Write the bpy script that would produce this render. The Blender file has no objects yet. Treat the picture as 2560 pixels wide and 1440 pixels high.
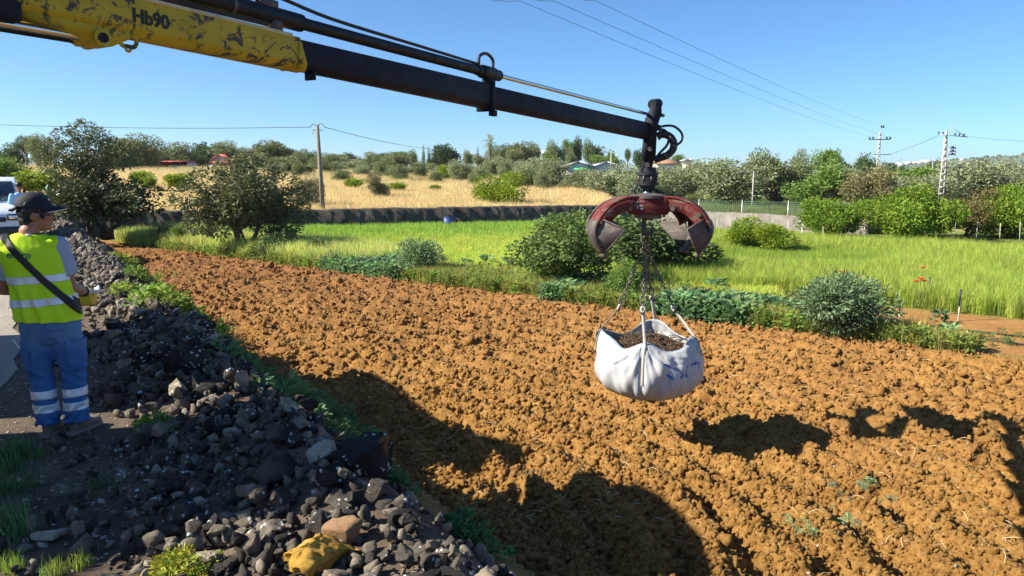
import bpy, bmesh, math, random
import numpy as np
from mathutils import Vector, Matrix, Euler

# ---------------------------------------------------------------- camera, sky, sun, exposure
scn = bpy.context.scene
CAMZ = 1.88
FPX = 1850.0                       # focal length in pixels of a 2560 px wide frame
PITCH = math.atan(280.0 / FPX)     # horizon 280 px above the middle of the frame
cam_data = bpy.data.cameras.new("camera")
cam = bpy.data.objects.new("camera", cam_data)
scn.collection.objects.link(cam)
cam_data.sensor_width = 36.0
cam_data.lens = 36.0 * FPX / 2560.0
cam_data.clip_start = 0.05
cam_data.clip_end = 12000
cam.location = (0, 0, CAMZ)
cam.rotation_euler = (math.radians(90) - PITCH, 0, 0)
scn.camera = cam

SUN_EL = math.radians(35.5)
SUN_A = math.radians(10.0)         # sun stands to the left, 10 degrees behind the camera plane
to_sun = Vector((-math.cos(SUN_A) * math.cos(SUN_EL), -math.sin(SUN_A) * math.cos(SUN_EL), math.sin(SUN_EL)))
world = bpy.data.worlds.new("World")
scn.world = world
world.use_nodes = True
wn = world.node_tree
wn.nodes.clear()
wout = wn.nodes.new("ShaderNodeOutputWorld")
wbg = wn.nodes.new("ShaderNodeBackground")
wsky = wn.nodes.new("ShaderNodeTexSky")
wsky.sky_type = 'NISHITA'
wsky.sun_disc = False
wsky.sun_elevation = SUN_EL
wsky.sun_rotation = math.atan2(to_sun.x, to_sun.y)
wsky.air_density = 0.75
wsky.dust_density = 0.3
wsky.ozone_density = 10.0
wsky.altitude = 0
wbg.inputs[1].default_value = 0.087
wtint = wn.nodes.new("ShaderNodeMix")           # white balance of the whole sky, the same in every direction
wtint.data_type = 'RGBA'
wtint.blend_type = 'MULTIPLY'
wtint.inputs[0].default_value = 1.0
wtint.inputs[7].default_value = (0.99, 1.07, 1.0, 1.0)
wn.links.new(wsky.outputs[0], wtint.inputs[6])
wn.links.new(wtint.outputs[2], wbg.inputs[0])
wn.links.new(wbg.outputs[0], wout.inputs[0])

sun_data = bpy.data.lights.new("sun", 'SUN')
sun_data.energy = 5.0
sun_data.angle = math.radians(0.5)
sun_data.color = (1.0, 0.93, 0.80)
sun = bpy.data.objects.new("sun", sun_data)
scn.collection.objects.link(sun)
sun.rotation_euler = to_sun.to_track_quat('Z', 'Y').to_euler()

scn.view_settings.view_transform = 'Standard'
scn.view_settings.look = 'None'
scn.view_settings.exposure = 1.12
scn.view_settings.gamma = 1.0
scn.view_settings.use_curve_mapping = False
scn.cycles.max_bounces = 6
scn.cycles.diffuse_bounces = 3
scn.cycles.glossy_bounces = 2
scn.cycles.transmission_bounces = 4
scn.cycles.transparent_max_bounces = 8
# ---------------------------------------------------------------- helpers
COL = scn.collection
rng = np.random.default_rng(11)
cp, sp = math.cos(PITCH), math.sin(PITCH)

def ray(px, py):
    a = (px - 1280) / FPX; b = (720 - py) / FPX
    return np.array([a, cp + sp * b, -sp + cp * b])
def at(px, py, Y):                      # the point at distance Y seen at that place of a 2560x1440 photo
    r = ray(px, py); return np.array([0, 0, CAMZ]) + r * (Y / r[1])
def onz(px, py, z):
    r = ray(px, py); return np.array([0, 0, CAMZ]) + r * ((z - CAMZ) / r[2])

def ss(a, b, x):
    t = np.clip((np.asarray(x, float) - a) / (b - a), 0, 1); return t * t * (3 - 2 * t)

def _h(i, j, k, seed):
    n = (i * 374761393 + j * 668265263 + k * 2147483647 + seed * 974711) & 0xffffffff
    n = ((n ^ (n >> 13)) * 1274126177) & 0xffffffff
    n = ((n ^ (n >> 16)) * 2246822519) & 0xffffffff
    return ((n ^ (n >> 15)) & 0xffffff) / float(0xffffff)

def vnoise(P, seed=0):                  # value noise, 0..1, P is (N,3) or (N,2)
    P = np.asarray(P, float)
    if P.shape[1] == 2: P = np.c_[P, np.zeros(len(P))]
    f = np.floor(P); t = P - f; t = t * t * (3 - 2 * t); f = f.astype(np.int64)
    out = 0
    for a in (0, 1):
        wx = t[:, 0] if a else 1 - t[:, 0]
        for b in (0, 1):
            wy = t[:, 1] if b else 1 - t[:, 1]
            for c in (0, 1):
                wz = t[:, 2] if c else 1 - t[:, 2]
                out = out + wx * wy * wz * _h(f[:, 0] + a, f[:, 1] + b, f[:, 2] + c, seed)
    return out
def fbm(P, octv=4, seed=0):
    P = np.asarray(P, float); o = 0; a = .5; tot = 0
    for k in range(octv):
        o = o + a * vnoise(P * 2 ** k, seed + k * 17); tot += a; a *= .5
    return o / tot
def bumps(P2, cell, seed, rr=.75, keep=1.0):   # rounded lumps on a jittered grid, 0..1
    q = P2 / cell; f = np.floor(q).astype(np.int64); best = np.zeros(len(q)); z = f[:, 0] * 0
    for a in (-1, 0, 1):
        for b in (-1, 0, 1):
            i, j = f[:, 0] + a, f[:, 1] + b
            cx = i + _h(i, j, z, seed); cy = j + _h(i, j, z, seed + 1)
            r = rr * (.55 + .6 * _h(i, j, z, seed + 2)); hgt = .35 + .65 * _h(i, j, z, seed + 3)
            hgt = np.where(_h(i, j, z, seed + 4) < keep, hgt, 0)
            d2 = ((q[:, 0] - cx) ** 2 + (q[:, 1] - cy) ** 2) / r ** 2
            best = np.maximum(best, hgt * np.sqrt(np.clip(1 - d2, 0, 1)))
    return best

def mesh_np(name, V, Fs, mats=(), smooth=False):
    V = np.ascontiguousarray(V, np.float32)
    if isinstance(Fs, np.ndarray): Fs = [Fs]
    Fs = [np.asarray(f, np.int32) for f in Fs if len(f)]
    me = bpy.data.meshes.new(name)
    me.vertices.add(len(V)); me.vertices.foreach_set("co", V.ravel())
    loops = np.concatenate([f.ravel() for f in Fs])
    tot = np.concatenate([np.full(len(f), f.shape[1], np.int32) for f in Fs])
    start = np.concatenate([[0], np.cumsum(tot)[:-1]]).astype(np.int32)
    me.loops.add(len(loops)); me.loops.foreach_set("vertex_index", loops)
    me.polygons.add(len(tot)); me.polygons.foreach_set("loop_start", start); me.polygons.foreach_set("loop_total", tot)
    if smooth: me.polygons.foreach_set("use_smooth", np.ones(len(tot), bool))
    me.update(calc_edges=True); me.validate()
    for m in (mats if isinstance(mats, (list, tuple)) else [mats]): me.materials.append(m)
    return me

def tag(o, label=None, cat=None, group=None, kind=None):
    if label: o["label"] = label
    if cat: o["category"] = cat
    if group: o["group"] = group
    if kind: o["kind"] = kind
    return o
def obj(name, me, parent=None):
    o = bpy.data.objects.new(name, me); COL.objects.link(o)
    if parent: o.parent = parent
    return o
def empty(name, loc=(0, 0, 0), rz=0.0, parent=None):
    o = bpy.data.objects.new(name, None); COL.objects.link(o)
    o.location = loc; o.rotation_euler = (0, 0, rz); o.empty_display_size = .2
    if parent: o.parent = parent
    return o
def copy_tree(o, parent=None):
    c = o.copy(); COL.objects.link(c); c.parent = parent
    for ch in o.children: copy_tree(ch, c)
    return c

def frame(dirv, up=(0, 0, 1)):
    d = np.asarray(dirv, float); d = d / np.linalg.norm(d); u = np.asarray(up, float)
    if abs(d @ u) > .98: u = np.array([1., 0, 0])
    a = np.cross(u, d); a /= np.linalg.norm(a); b = np.cross(d, a)
    return a, b, d
def rotm(rx=0, ry=0, rz=0):
    return np.array(Euler((rx, ry, rz)).to_matrix())

class MB:                               # collects shapes, then links them as one mesh
    def __init__(s): s.v = []; s.f = {}; s.n = 0
    def add(s, V, F):
        V = np.asarray(V, float)
        for f in F: s.f.setdefault(len(f), []).append(np.asarray(f, int) + s.n)
        s.v.append(V); s.n += len(V); return s
    def box(s, c, size, R=None, taper=1.0):
        h = np.asarray(size, float) / 2
        V = np.array([[x, y, z] for z in (-1, 1) for y in (-1, 1) for x in (-1, 1)], float)
        V[4:, :2] *= taper; V = V * h
        if R is not None: V = V @ np.asarray(R).T
        return s.add(V + np.asarray(c, float), [(0, 2, 3, 1), (4, 5, 7, 6), (0, 1, 5, 4), (2, 6, 7, 3), (0, 4, 6, 2), (1, 3, 7, 5)])
    def bbox(s, c, size, R=None, b=.01):  # box with bevelled edges
        h = np.asarray(size, float) / 2; b = min(b, .45 * h.min()) if h.min() > 0 else 0
        bm = bmesh.new(); bmesh.ops.create_cube(bm, size=1)
        for v in bm.verts: v.co = Vector((v.co.x * 2 * h[0], v.co.y * 2 * h[1], v.co.z * 2 * h[2]))
        bmesh.ops.bevel(bm, geom=bm.edges[:] + bm.verts[:], offset=b, segments=2, profile=.5, affect='EDGES')
        bm.verts.index_update()
        V = np.array([v.co[:] for v in bm.verts]); F = [[v.index for v in f.verts] for f in bm.faces]; bm.free()
        if R is not None: V = V @ np.asarray(R).T
        return s.add(V + np.asarray(c, float), F)
    def tube(s, pts, r, seg=8, cap=True, squash=None, up=(0, 0, 1)):
        pts = np.asarray(pts, float); n = len(pts)
        r = np.full(n, r, float) if np.isscalar(r) else np.asarray(r, float)
        tang = np.gradient(pts, axis=0); tang /= np.linalg.norm(tang, axis=1)[:, None] + 1e-12
        a, b, _ = frame(tang[0], up); V = []
        ang = np.linspace(0, 2 * np.pi, seg, endpoint=False); q = squash or 1.0
        for i in range(n):
            t = tang[i]; a = a - t * (a @ t); a /= np.linalg.norm(a) + 1e-12; b = np.cross(t, a)
            V.append(pts[i] + r[i] * (np.outer(np.cos(ang), a) + q * np.outer(np.sin(ang), b)))
        V = np.concatenate(V); F = []
        for i in range(n - 1):
            for k in range(seg):
                k2 = (k + 1) % seg
                F.append((i * seg + k, i * seg + k2, (i + 1) * seg + k2, (i + 1) * seg + k))
        if cap: F += [tuple(range(seg))[::-1], tuple((n - 1) * seg + k for k in range(seg))]
        return s.add(V, F)
    def cyl(s, p0, p1, r, seg=16, r1=None):
        return s.tube([p0, p1], [r, r if r1 is None else r1], seg)
    def lathe(s, prof, seg=20, M=None, c=(0, 0, 0)):   # prof: list of (r, z)
        ang = np.linspace(0, 2 * np.pi, seg, endpoint=False); V = []
        for r, z in prof: V.append(np.c_[r * np.cos(ang), r * np.sin(ang), np.full(seg, z)])
        V = np.concatenate(V); n = len(prof); F = []
        for i in range(n - 1):
            for k in range(seg):
                k2 = (k + 1) % seg; F.append((i * seg + k, i * seg + k2, (i + 1) * seg + k2, (i + 1) * seg + k))
        F += [tuple(range(seg))[::-1], tuple((n - 1) * seg + k for k in range(seg))]
        if M is not None: V = V @ np.asarray(M).T
        return s.add(V + np.asarray(c, float), F)
    def prism(s, poly, t, o, ax, ay, an=None):         # 2-D polygon in plane (ax, ay), thickness t both ways along an
        ax = np.asarray(ax, float); ay = np.asarray(ay, float)
        an = np.cross(ax, ay) if an is None else np.asarray(an, float)
        P = np.asarray(poly, float); n = len(P)
        base = np.asarray(o, float) + P[:, :1] * ax + P[:, 1:] * ay
        V = np.r_[base - an * t / 2, base + an * t / 2]
        F = [tuple(range(n))[::-1], tuple(range(n, 2 * n))] + [(i, (i + 1) % n, n + (i + 1) % n, n + i) for i in range(n)]
        return s.add(V, F)
    def ell(s, c, r, R=None, seg=16, rings=10):
        th = np.linspace(0, np.pi, rings + 1)[1:-1]; ang = np.linspace(0, 2 * np.pi, seg, endpoint=False)
        V = [[0, 0, 1]] + [[math.sin(t) * math.cos(a), math.sin(t) * math.sin(a), math.cos(t)] for t in th for a in ang] + [[0, 0, -1]]
        V = np.array(V) * np.asarray(r, float); n = len(th); F = []
        for k in range(seg): F.append((0, 1 + k, 1 + (k + 1) % seg))
        for i in range(n - 1):
            for k in range(seg):
                k2 = (k + 1) % seg; F.append((1 + i * seg + k, 1 + (i + 1) * seg + k, 1 + (i + 1) * seg + k2, 1 + i * seg + k2))
        for k in range(seg): F.append((1 + (n - 1) * seg + k, 1 + n * seg, 1 + (n - 1) * seg + (k + 1) % seg))
        if R is not None: V = V @ np.asarray(R).T
        return s.add(V + np.asarray(c, float), F)
    def ring(s, c, R1, r, ax, ay, seg=16, rs=8, stretch=0.0):   # torus in plane (ax, ay), stretched along ax
        ax = np.asarray(ax, float); ay = np.asarray(ay, float); an = np.cross(ax, ay); V = []
        for a in np.linspace(0, 2 * np.pi, seg, endpoint=False):
            rd = math.cos(a) * ax + math.sin(a) * ay; cc = rd * R1 + ax * (stretch if math.cos(a) > 0 else -stretch)
            for b in np.linspace(0, 2 * np.pi, rs, endpoint=False): V.append(cc + r * (math.cos(b) * rd + math.sin(b) * an))
        F = []
        for i in range(seg):
            for k in range(rs):
                i2 = (i + 1) % seg; k2 = (k + 1) % rs; F.append((i * rs + k, i2 * rs + k, i2 * rs + k2, i * rs + k2))
        return s.add(np.array(V) + np.asarray(c, float), F)
    def me(s, name, mat, smooth=False):
        return mesh_np(name, np.concatenate(s.v), [np.array(f) for f in s.f.values()], [mat], smooth)
    def build(s, name, mat, parent=None, smooth=False, auto=None):
        me = s.me(name, mat, smooth or auto is not None)
        if auto is not None:
            bm = bmesh.new(); bm.from_mesh(me); lim = math.radians(auto)
            for e in bm.edges: e.smooth = (len(e.link_faces) == 2 and e.calc_face_angle(0) < lim)
            bm.to_mesh(me); bm.free()
        return obj(name, me, parent)

# ---------------------------------------------------------------- materials
def new_mat(name):
    m = bpy.data.materials.new(name); m.use_nodes = True
    nt = m.node_tree; nt.nodes.clear()
    out = nt.nodes.new("ShaderNodeOutputMaterial"); b = nt.nodes.new("ShaderNodeBsdfPrincipled")
    nt.links.new(b.outputs[0], out.inputs[0]); return m, nt, b, out
def nd(nt, t, **kw):
    n = nt.nodes.new(t)
    for k, v in kw.items(): setattr(n, k, v)
    return n
def ramp(nt, fac, stops):
    r = nd(nt, "ShaderNodeValToRGB"); el = r.color_ramp.elements
    while len(el) < len(stops): el.new(.5)
    for e, (p, c) in zip(el, stops): e.position = p; e.color = (*c[:3], 1)
    nt.links.new(fac, r.inputs[0]); return r.outputs[0]
def noise(nt, scale, detail=4, rough=.55, vec=None, dist=0.0):
    n = nd(nt, "ShaderNodeTexNoise"); n.inputs["Scale"].default_value = scale; n.inputs["Detail"].default_value = detail
    n.inputs["Roughness"].default_value = rough; n.inputs["Distortion"].default_value = dist
    if vec is not None: nt.links.new(vec, n.inputs["Vector"])
    return n.outputs["Fac"]
def coord(nt, kind="Object"):
    return nd(nt, "ShaderNodeTexCoord").outputs[kind]
def mixc(nt, fac, a, b, mode='MIX'):
    m = nd(nt, "ShaderNodeMix", data_type='RGBA', blend_type=mode)
    for s, v in ((m.inputs[0], fac), (m.inputs[6], a), (m.inputs[7], b)):
        if hasattr(v, "links") or isinstance(v, bpy.types.NodeSocket): nt.links.new(v, s)
        elif isinstance(v, (int, float)): s.default_value = v
        else: s.default_value = (*v[:3], 1)
    return m.outputs[2]
def mth(nt, op, a, b=0.0):
    m = nd(nt, "ShaderNodeMath", operation=op)
    for s, v in ((m.inputs[0], a), (m.inputs[1], b)):
        if isinstance(v, bpy.types.NodeSocket): nt.links.new(v, s)
        else: s.default_value = v
    return m.outputs[0]
def bump(nt, b, h, strength=.5, dist=.02):
    n = nd(nt, "ShaderNodeBump"); n.inputs["Strength"].default_value = strength; n.inputs["Distance"].default_value = dist
    nt.links.new(h, n.inputs["Height"]); nt.links.new(n.outputs[0], b.inputs["Normal"])

def mat_plain(name, col, rough=.6, metal=0.0, var=.25, scale=8, bmp=.0, spec=.5, vec="Object"):
    m, nt, b, _ = new_mat(name); co = coord(nt, vec)
    n = noise(nt, scale, 5, .6, co)
    c0 = [max(0, x * (1 - var)) for x in col]; c1 = [min(1, x * (1 + var)) for x in col]
    nt.links.new(ramp(nt, n, [(.3, c0), (.7, c1)]), b.inputs["Base Color"])
    b.inputs["Roughness"].default_value = rough; b.inputs["Metallic"].default_value = metal
    b.inputs["Specular IOR Level"].default_value = spec
    if bmp: bump(nt, b, noise(nt, scale * 3, 4, .6, co), bmp, .01)
    return m

def mat_leaf(name, c_dark, c_light, trans=.25, rough=.55, spec=.25, young=None):
    m, nt, b, out = new_mat(name)
    a = nd(nt, "ShaderNodeAttribute", attribute_name="var").outputs["Fac"]
    oi = nd(nt, "ShaderNodeObjectInfo").outputs["Random"]
    f = mth(nt, 'ADD', mth(nt, 'MULTIPLY', a, .8), mth(nt, 'MULTIPLY', oi, .25))
    stops = [(0.05, c_dark), (.75, c_light)] + ([(1.0, young)] if young else [])
    c = ramp(nt, f, stops)
    nt.links.new(c, b.inputs["Base Color"]); b.inputs["Roughness"].default_value = rough
    b.inputs["Specular IOR Level"].default_value = spec
    t = nd(nt, "ShaderNodeBsdfTranslucent"); nt.links.new(mixc(nt, .5, c, (c_light[0] * 1.4, c_light[1] * 1.4, c_light[2] * .8)), t.inputs[0])
    mx = nd(nt, "ShaderNodeMixShader"); mx.inputs[0].default_value = trans
    nt.links.new(b.outputs[0], mx.inputs[1]); nt.links.new(t.outputs[0], mx.inputs[2]); nt.links.new(mx.outputs[0], out.inputs[0])
    return m
def mat_tint(name, rough=.8, trans=.3, var=.3):     # colour comes with each scattered piece
    m, nt, b, out = new_mat(name)
    c = nd(nt, "ShaderNodeAttribute", attribute_name="tint", attribute_type='INSTANCER').outputs["Color"]
    a = nd(nt, "ShaderNodeAttribute", attribute_name="var").outputs["Fac"]
    k = mth(nt, 'ADD', mth(nt, 'MULTIPLY', a, 2 * var), 1 - var)
    mm = nd(nt, "ShaderNodeVectorMath", operation='SCALE'); nt.links.new(c, mm.inputs[0]); nt.links.new(k, mm.inputs["Scale"])
    nt.links.new(mm.outputs[0], b.inputs["Base Color"]); b.inputs["Roughness"].default_value = rough; b.inputs["Specular IOR Level"].default_value = .15
    if trans:
        t = nd(nt, "ShaderNodeBsdfTranslucent"); nt.links.new(mm.outputs[0], t.inputs[0])
        mx = nd(nt, "ShaderNodeMixShader"); mx.inputs[0].default_value = trans
        nt.links.new(b.outputs[0], mx.inputs[1]); nt.links.new(t.outputs[0], mx.inputs[2]); nt.links.new(mx.outputs[0], out.inputs[0])
    return m

# ---------------------------------------------------------------- scattering of what nobody could count
_scat = None
def scatter_group(coll):
    ng = bpy.data.node_groups.new("scatter", "GeometryNodeTree")
    ng.interface.new_socket("Geometry", in_out='INPUT', socket_type='NodeSocketGeometry')
    ng.interface.new_socket("Geometry", in_out='OUTPUT', socket_type='NodeSocketGeometry')
    gi = ng.nodes.new("NodeGroupInput"); go = ng.nodes.new("NodeGroupOutput")
    ip = ng.nodes.new("GeometryNodeInstanceOnPoints"); ci = ng.nodes.new("GeometryNodeCollectionInfo")
    ci.inputs["Collection"].default_value = coll; ci.inputs["Separate Children"].default_value = True; ci.inputs["Reset Children"].default_value = True
    def na(nm, ty):
        n = ng.nodes.new("GeometryNodeInputNamedAttribute"); n.data_type = ty; n.inputs["Name"].default_value = nm; return n.outputs[0]
    L = ng.links.new
    L(gi.outputs[0], ip.inputs["Points"]); L(ci.outputs[0], ip.inputs["Instance"]); ip.inputs["Pick Instance"].default_value = True
    L(na("idx", 'INT'), ip.inputs["Instance Index"]); L(na("rot", 'FLOAT_VECTOR'), ip.inputs["Rotation"]); L(na("scl", 'FLOAT_VECTOR'), ip.inputs["Scale"])
    L(ip.outputs[0], go.inputs[0]); return ng
def scatter(name, P, scl, rot, meshes, tint=None, parent=None):
    P = np.asarray(P, np.float32); n = len(P)
    coll = bpy.data.collections.new(name + "_pieces")
    for i, me in enumerate(meshes): coll.objects.link(bpy.data.objects.new("%s_piece_%02d" % (name, i), me))
    me = bpy.data.meshes.new(name); me.vertices.add(n); me.vertices.foreach_set("co", P.ravel())
    scl = np.asarray(scl, np.float32)
    if scl.ndim == 1: scl = np.repeat(scl[:, None], 3, 1)
    for nm, ty, arr in (("scl", 'FLOAT_VECTOR', scl), ("rot", 'FLOAT_VECTOR', np.asarray(rot, np.float32))):
        a = me.attributes.new(nm, ty, 'POINT'); a.data.foreach_set("vector", np.ascontiguousarray(arr).ravel())
    a = me.attributes.new("idx", 'INT', 'POINT'); a.data.foreach_set("value", rng.integers(0, len(meshes), n).astype(np.int32))
    if tint is not None:
        a = me.attributes.new("tint", 'FLOAT_COLOR', 'POINT'); a.data.foreach_set("color", np.c_[tint, np.ones(n)].astype(np.float32).ravel())
    o = obj(name, me, parent); md = o.modifiers.new("scatter", 'NODES'); md.node_group = scatter_group(coll)
    return o
def set_var(me, per_vert):
    a = me.attributes.new("var", 'FLOAT', 'POINT'); a.data.foreach_set("value", np.asarray(per_vert, np.float32))
# ---------------------------------------------------------------- the lie of the land
RA = np.array([-.82, 5.44]); RU = np.array([-.557, .83]); RN = np.array([.83, .557])   # foot of the tumbled wall
def ds(X, Y):
    return (X - RA[0]) * RN[0] + (Y - RA[1]) * RN[1], (X - RA[0]) * RU[0] + (Y - RA[1]) * RU[1]
def from_ds(d, s):
    return RA[0] + d * RN[0] + s * RU[0], RA[1] + d * RN[1] + s * RU[1]
def ed(X, Y):                                         # distance beyond the far edge of the ploughed field
    return (X - 5.74) * .64 + (Y - 11.29) * .768
WX = np.array([-300, -60, -19.5, 5.5, 7.0, 14.5, 40, 300]); WY = np.array([27., 27, 29.9, 38.5, 38.5, 33.5, 33.5, 33.5])
def wallY(X): return np.interp(X, WX, WY)
def H(X, Y):
    X = np.asarray(X, float); Y = np.asarray(Y, float)
    d, s = ds(X, Y)
    z = -.65 * ss(-.95, .3, d)
    wob = vnoise(np.c_[s.ravel() * .9, d.ravel() * .9], 5).reshape(d.shape)
    z = z + (.10 + .16 * wob) * np.exp(-((d + .85) / .5) ** 2) * ss(31, 26, s)
    w = Y - wallY(X)
    f = np.interp(X / np.maximum(Y, 1), [.12, .36], [1, .22])
    zb = (.034 * np.clip(w, 0, 80) + .012 * np.clip(w - 80, 0, 300)) * f + np.where(X > 6, -.5, -.02)
    lump = (fbm(np.c_[X.ravel() * .03, Y.ravel() * .03], 3, 9).reshape(X.shape) - .5) * np.clip(w / 60, 0, 1) * 1.2
    zb = zb + lump + 62 * np.exp(-(((X - 1420) / 640) ** 2 + ((Y - 1500) / 420) ** 2))
    return np.where(w > 0, zb, z)
def G(X, Y): return float(H(np.array([X]), np.array([Y]))[0])
def spot(px, Y):                                      # ground point straight below what stands at px, Y away
    X = (px - 1280) / FPX * (Y * cp + (CAMZ - 0) * sp * .8); return X, Y, G(X, Y)

# ---- ground sheet reaching the horizon
nth = 520
th = np.radians(np.concatenate([np.linspace(-180, -52, 40, endpoint=False), np.linspace(-52, 52, nth), np.linspace(52, 180, 40)[1:]]))
rr_ = np.concatenate([[0.3], np.geomspace(1.2, 6000, 430)])
TH, RR = np.meshgrid(th, rr_); GX = (RR * np.sin(TH)).ravel(); GY = (RR * np.cos(TH)).ravel()
GZ = H(GX, GY); gd, gs = ds(GX, GY); ge = ed(GX, GY); gw = GY - wallY(GX)
in_field = (gd > .25) & (ge < -.3)
GZ = np.where(in_field, GZ - .16, GZ)
nc, nr = len(th), len(rr_)
I = (np.arange(nr - 1)[:, None] * nc + np.arange(nc - 1)[None, :]).ravel()
GF = np.stack([I, I + 1, I + nc + 1, I + nc], 1)
n1 = fbm(np.c_[GX * .35, GY * .35], 4, 3); n2 = fbm(np.c_[GX * 2.2, GY * 2.2], 3, 4); n3 = fbm(np.c_[GX * .06, GY * .06], 3, 6)
def c3(*c): return np.array(c)[None, :]
def lerp3(a, b, t): return a + (b - a) * t[:, None]
C_dirt = lerp3(c3(.06, .044, .034), c3(.19, .145, .105), n2)
C_soil = lerp3(c3(.30, .145, .045), c3(.44, .24, .085), n2)
C_green = lerp3(c3(.09, .14, .025), c3(.19, .23, .045), n1)
C_dry = lerp3(c3(.40, .30, .13), c3(.58, .45, .23), n1)
C_scrub = lerp3(c3(.10, .13, .05), c3(.42, .36, .16), ss(.38, .62, n3 * .6 + n1 * .4))
C_hill = lerp3(c3(.10, .14, .085), c3(.22, .25, .15), n1)
gc = np.where((gd < 0)[:, None], C_dirt, C_soil * .8)
bed = ss(-.2, .3, ge) * (1 - ss(2.9, 3.5, ge + (n1 - .5) * 1.2)) * ss(3.5, 5.0, GX)       # hoed beds on the far side
gcb = lerp3(C_green, C_soil, np.clip(bed, 0, 1))
gc = lerp3(gc, gcb, ss(-.2, .2, ge) * (gd > -.2))
gc = np.where((gw > 0)[:, None], lerp3(C_dry, C_scrub, ss(30, 60, gw + (n3 - .5) * 40 + ss(-.25, .0, GX / np.maximum(GY, 1)) * 22 + ss(.10, .15, GX / np.maximum(GY, 1)) * 60)), gc)
gc = lerp3(gc, C_hill, ss(300, 700, GY))
me = mesh_np("ground", np.c_[GX, GY, GZ], GF, [], True)
a = me.color_attributes.new("zone", 'FLOAT_COLOR', 'POINT'); a.data.foreach_set("color", np.c_[gc, np.ones(len(gc))].astype(np.float32).ravel())
m, nt, b, _ = new_mat("ground_mix"); co = coord(nt)
z_ = nd(nt, "ShaderNodeAttribute", attribute_name="zone").outputs["Color"]
nn = noise(nt, 9, 8, .7, co)
nt.links.new(mixc(nt, 1.0, z_, ramp(nt, nn, [(.25, (.55, .55, .55)), (.75, (1.3, 1.3, 1.3))]), 'MULTIPLY'), b.inputs["Base Color"])
b.inputs["Roughness"].default_value = .95; b.inputs["Specular IOR Level"].default_value = .1
bump(nt, b, noise(nt, 25, 6, .7, co), .6, .03)
me.materials.append(m); ground = tag(obj("ground", me), "rising farmland of dry grass, green plots and bare earth", "ground", kind="structure")

# ---- ploughed field: cloddy relief as real geometry
NT, NR = 860, 760
th = np.linspace(math.radians(-50), math.radians(48), NT); r_ = np.geomspace(2.3, 38, NR)
TH, RR = np.meshgrid(th, r_); FX = (RR * np.sin(TH)).ravel(); FY = (RR * np.cos(TH)).ravel()
jit = (rng.random((2, len(FX))) - .5) * .0022 * RR.ravel(); FX += jit[0]; FY += jit[1]
fd, fs = ds(FX, FY); fe = ed(FX, FY)
wb = fbm(np.c_[FX * .8, FY * .8], 3, 21)
edge_wob = (fbm(np.c_[FX * 1.3, FY * 1.3], 3, 22) - .5)
ok = ((fd + edge_wob * .9) > .02) & ((fe + edge_wob * 1.2) < .25)
P2 = np.c_[FX, FY]
warp = np.c_[fbm(P2 * 3, 2, 31) - .5, fbm(P2 * 3, 2, 32) - .5] * .3
k1 = bumps(P2 + warp, .34, 41, .8, .7); k2 = bumps(P2 + warp * .6, .16, 42, .78, .85); k3 = bumps(P2 + warp * .3, .078, 43, .78, .9)
k4 = bumps(P2, .036, 44, .8, .9) * np.interp(RR.ravel(), [9, 16], [1, .0])
fur = np.sin((np.hypot(FX + 5.0, FY - 3.5) + (wb - .5) * .45) * 2 * np.pi / .46)
bil = 0
for k_, (fq, am) in enumerate(((4.5, .06), (9.5, .035), (19, .022), (38, .016))):
    q_ = P2 * fq + warp * fq * .25; bil = bil + am * np.abs(2 * vnoise(np.c_[q_, q_[:, 0] * 0 + k_ * 3.3], 50 + k_) - 1) * (1 if k_ < 3 else np.interp(RR.ravel(), [8, 14], [1, .2]))
pit = ss(.60, .74, fbm(P2 * 5.2, 3, 58)) * .07
relief = .085 * fur * ss(.3, 1.0, fd) * (.55 + .9 * fbm(P2 * .7, 2, 59)) + .03 * k1 + .012 * k2 + .05 * (wb - .5) + 1.1 * (bil - .05) - pit
edgefade = np.minimum(ss(-.1, .7, fd), ss(.2, -.6, fe))
FZ = H(FX, FY) + relief * (.25 + .75 * edgefade) - .045
I = (np.arange(NR - 1)[:, None] * NT + np.arange(NT - 1)[None, :]).ravel()
FF = np.stack([I, I + 1, I + NT + 1, I + NT], 1)
FF = FF[ok[FF].all(1)]
used = np.unique(FF); remap = np.full(len(FX), -1); remap[used] = np.arange(len(used))
me = mesh_np("ploughed_field", np.c_[FX, FY, FZ][used], remap[FF], [], False)
def soil_mat(name, inst=False):
    m, nt, b, _ = new_mat(name); co = coord(nt, "Object")
    geo = nd(nt, "ShaderNodeNewGeometry").outputs["Position"]
    n1 = noise(nt, 1.1, 4, .6, geo); n2 = noise(nt, 22, 6, .7, geo)
    c = ramp(nt, n2, [(.28, (.16, .070, .019)), (.44, (.34, .175, .048)), (.62, (.49, .28, .086)), (.8, (.64, .43, .175))])
    c = mixc(nt, ramp(nt, n1, [(.35, (0, 0, 0)), (.7, (1, 1, 1))]), c, (.62, .34, .11), 'MIX') if False else mixc(nt, ramp(nt, n1, [(.38, (.0,) * 3), (.68, (.45,) * 3)]), c, (.29, .14, .042))
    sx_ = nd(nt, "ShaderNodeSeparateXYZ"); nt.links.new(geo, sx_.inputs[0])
    far = mth(nt, 'ADD', mth(nt, 'MULTIPLY', sx_.outputs[1], 1 / 26.), mth(nt, 'MULTIPLY', noise(nt, .35, 3, .6, geo), .5))  # redder with distance: tint from sun and view angle put into the colour
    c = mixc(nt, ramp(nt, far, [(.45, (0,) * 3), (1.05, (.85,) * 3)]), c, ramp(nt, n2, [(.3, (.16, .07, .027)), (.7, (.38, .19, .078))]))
    nt.links.new(c, b.inputs["Base Color"]); b.inputs["Roughness"].default_value = .95; b.inputs["Specular IOR Level"].default_value = .08
    bump(nt, b, noise(nt, 55, 6, .8, geo), 1.0, .03)
    return m
M_SOIL = soil_mat("ploughed_soil")
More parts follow.
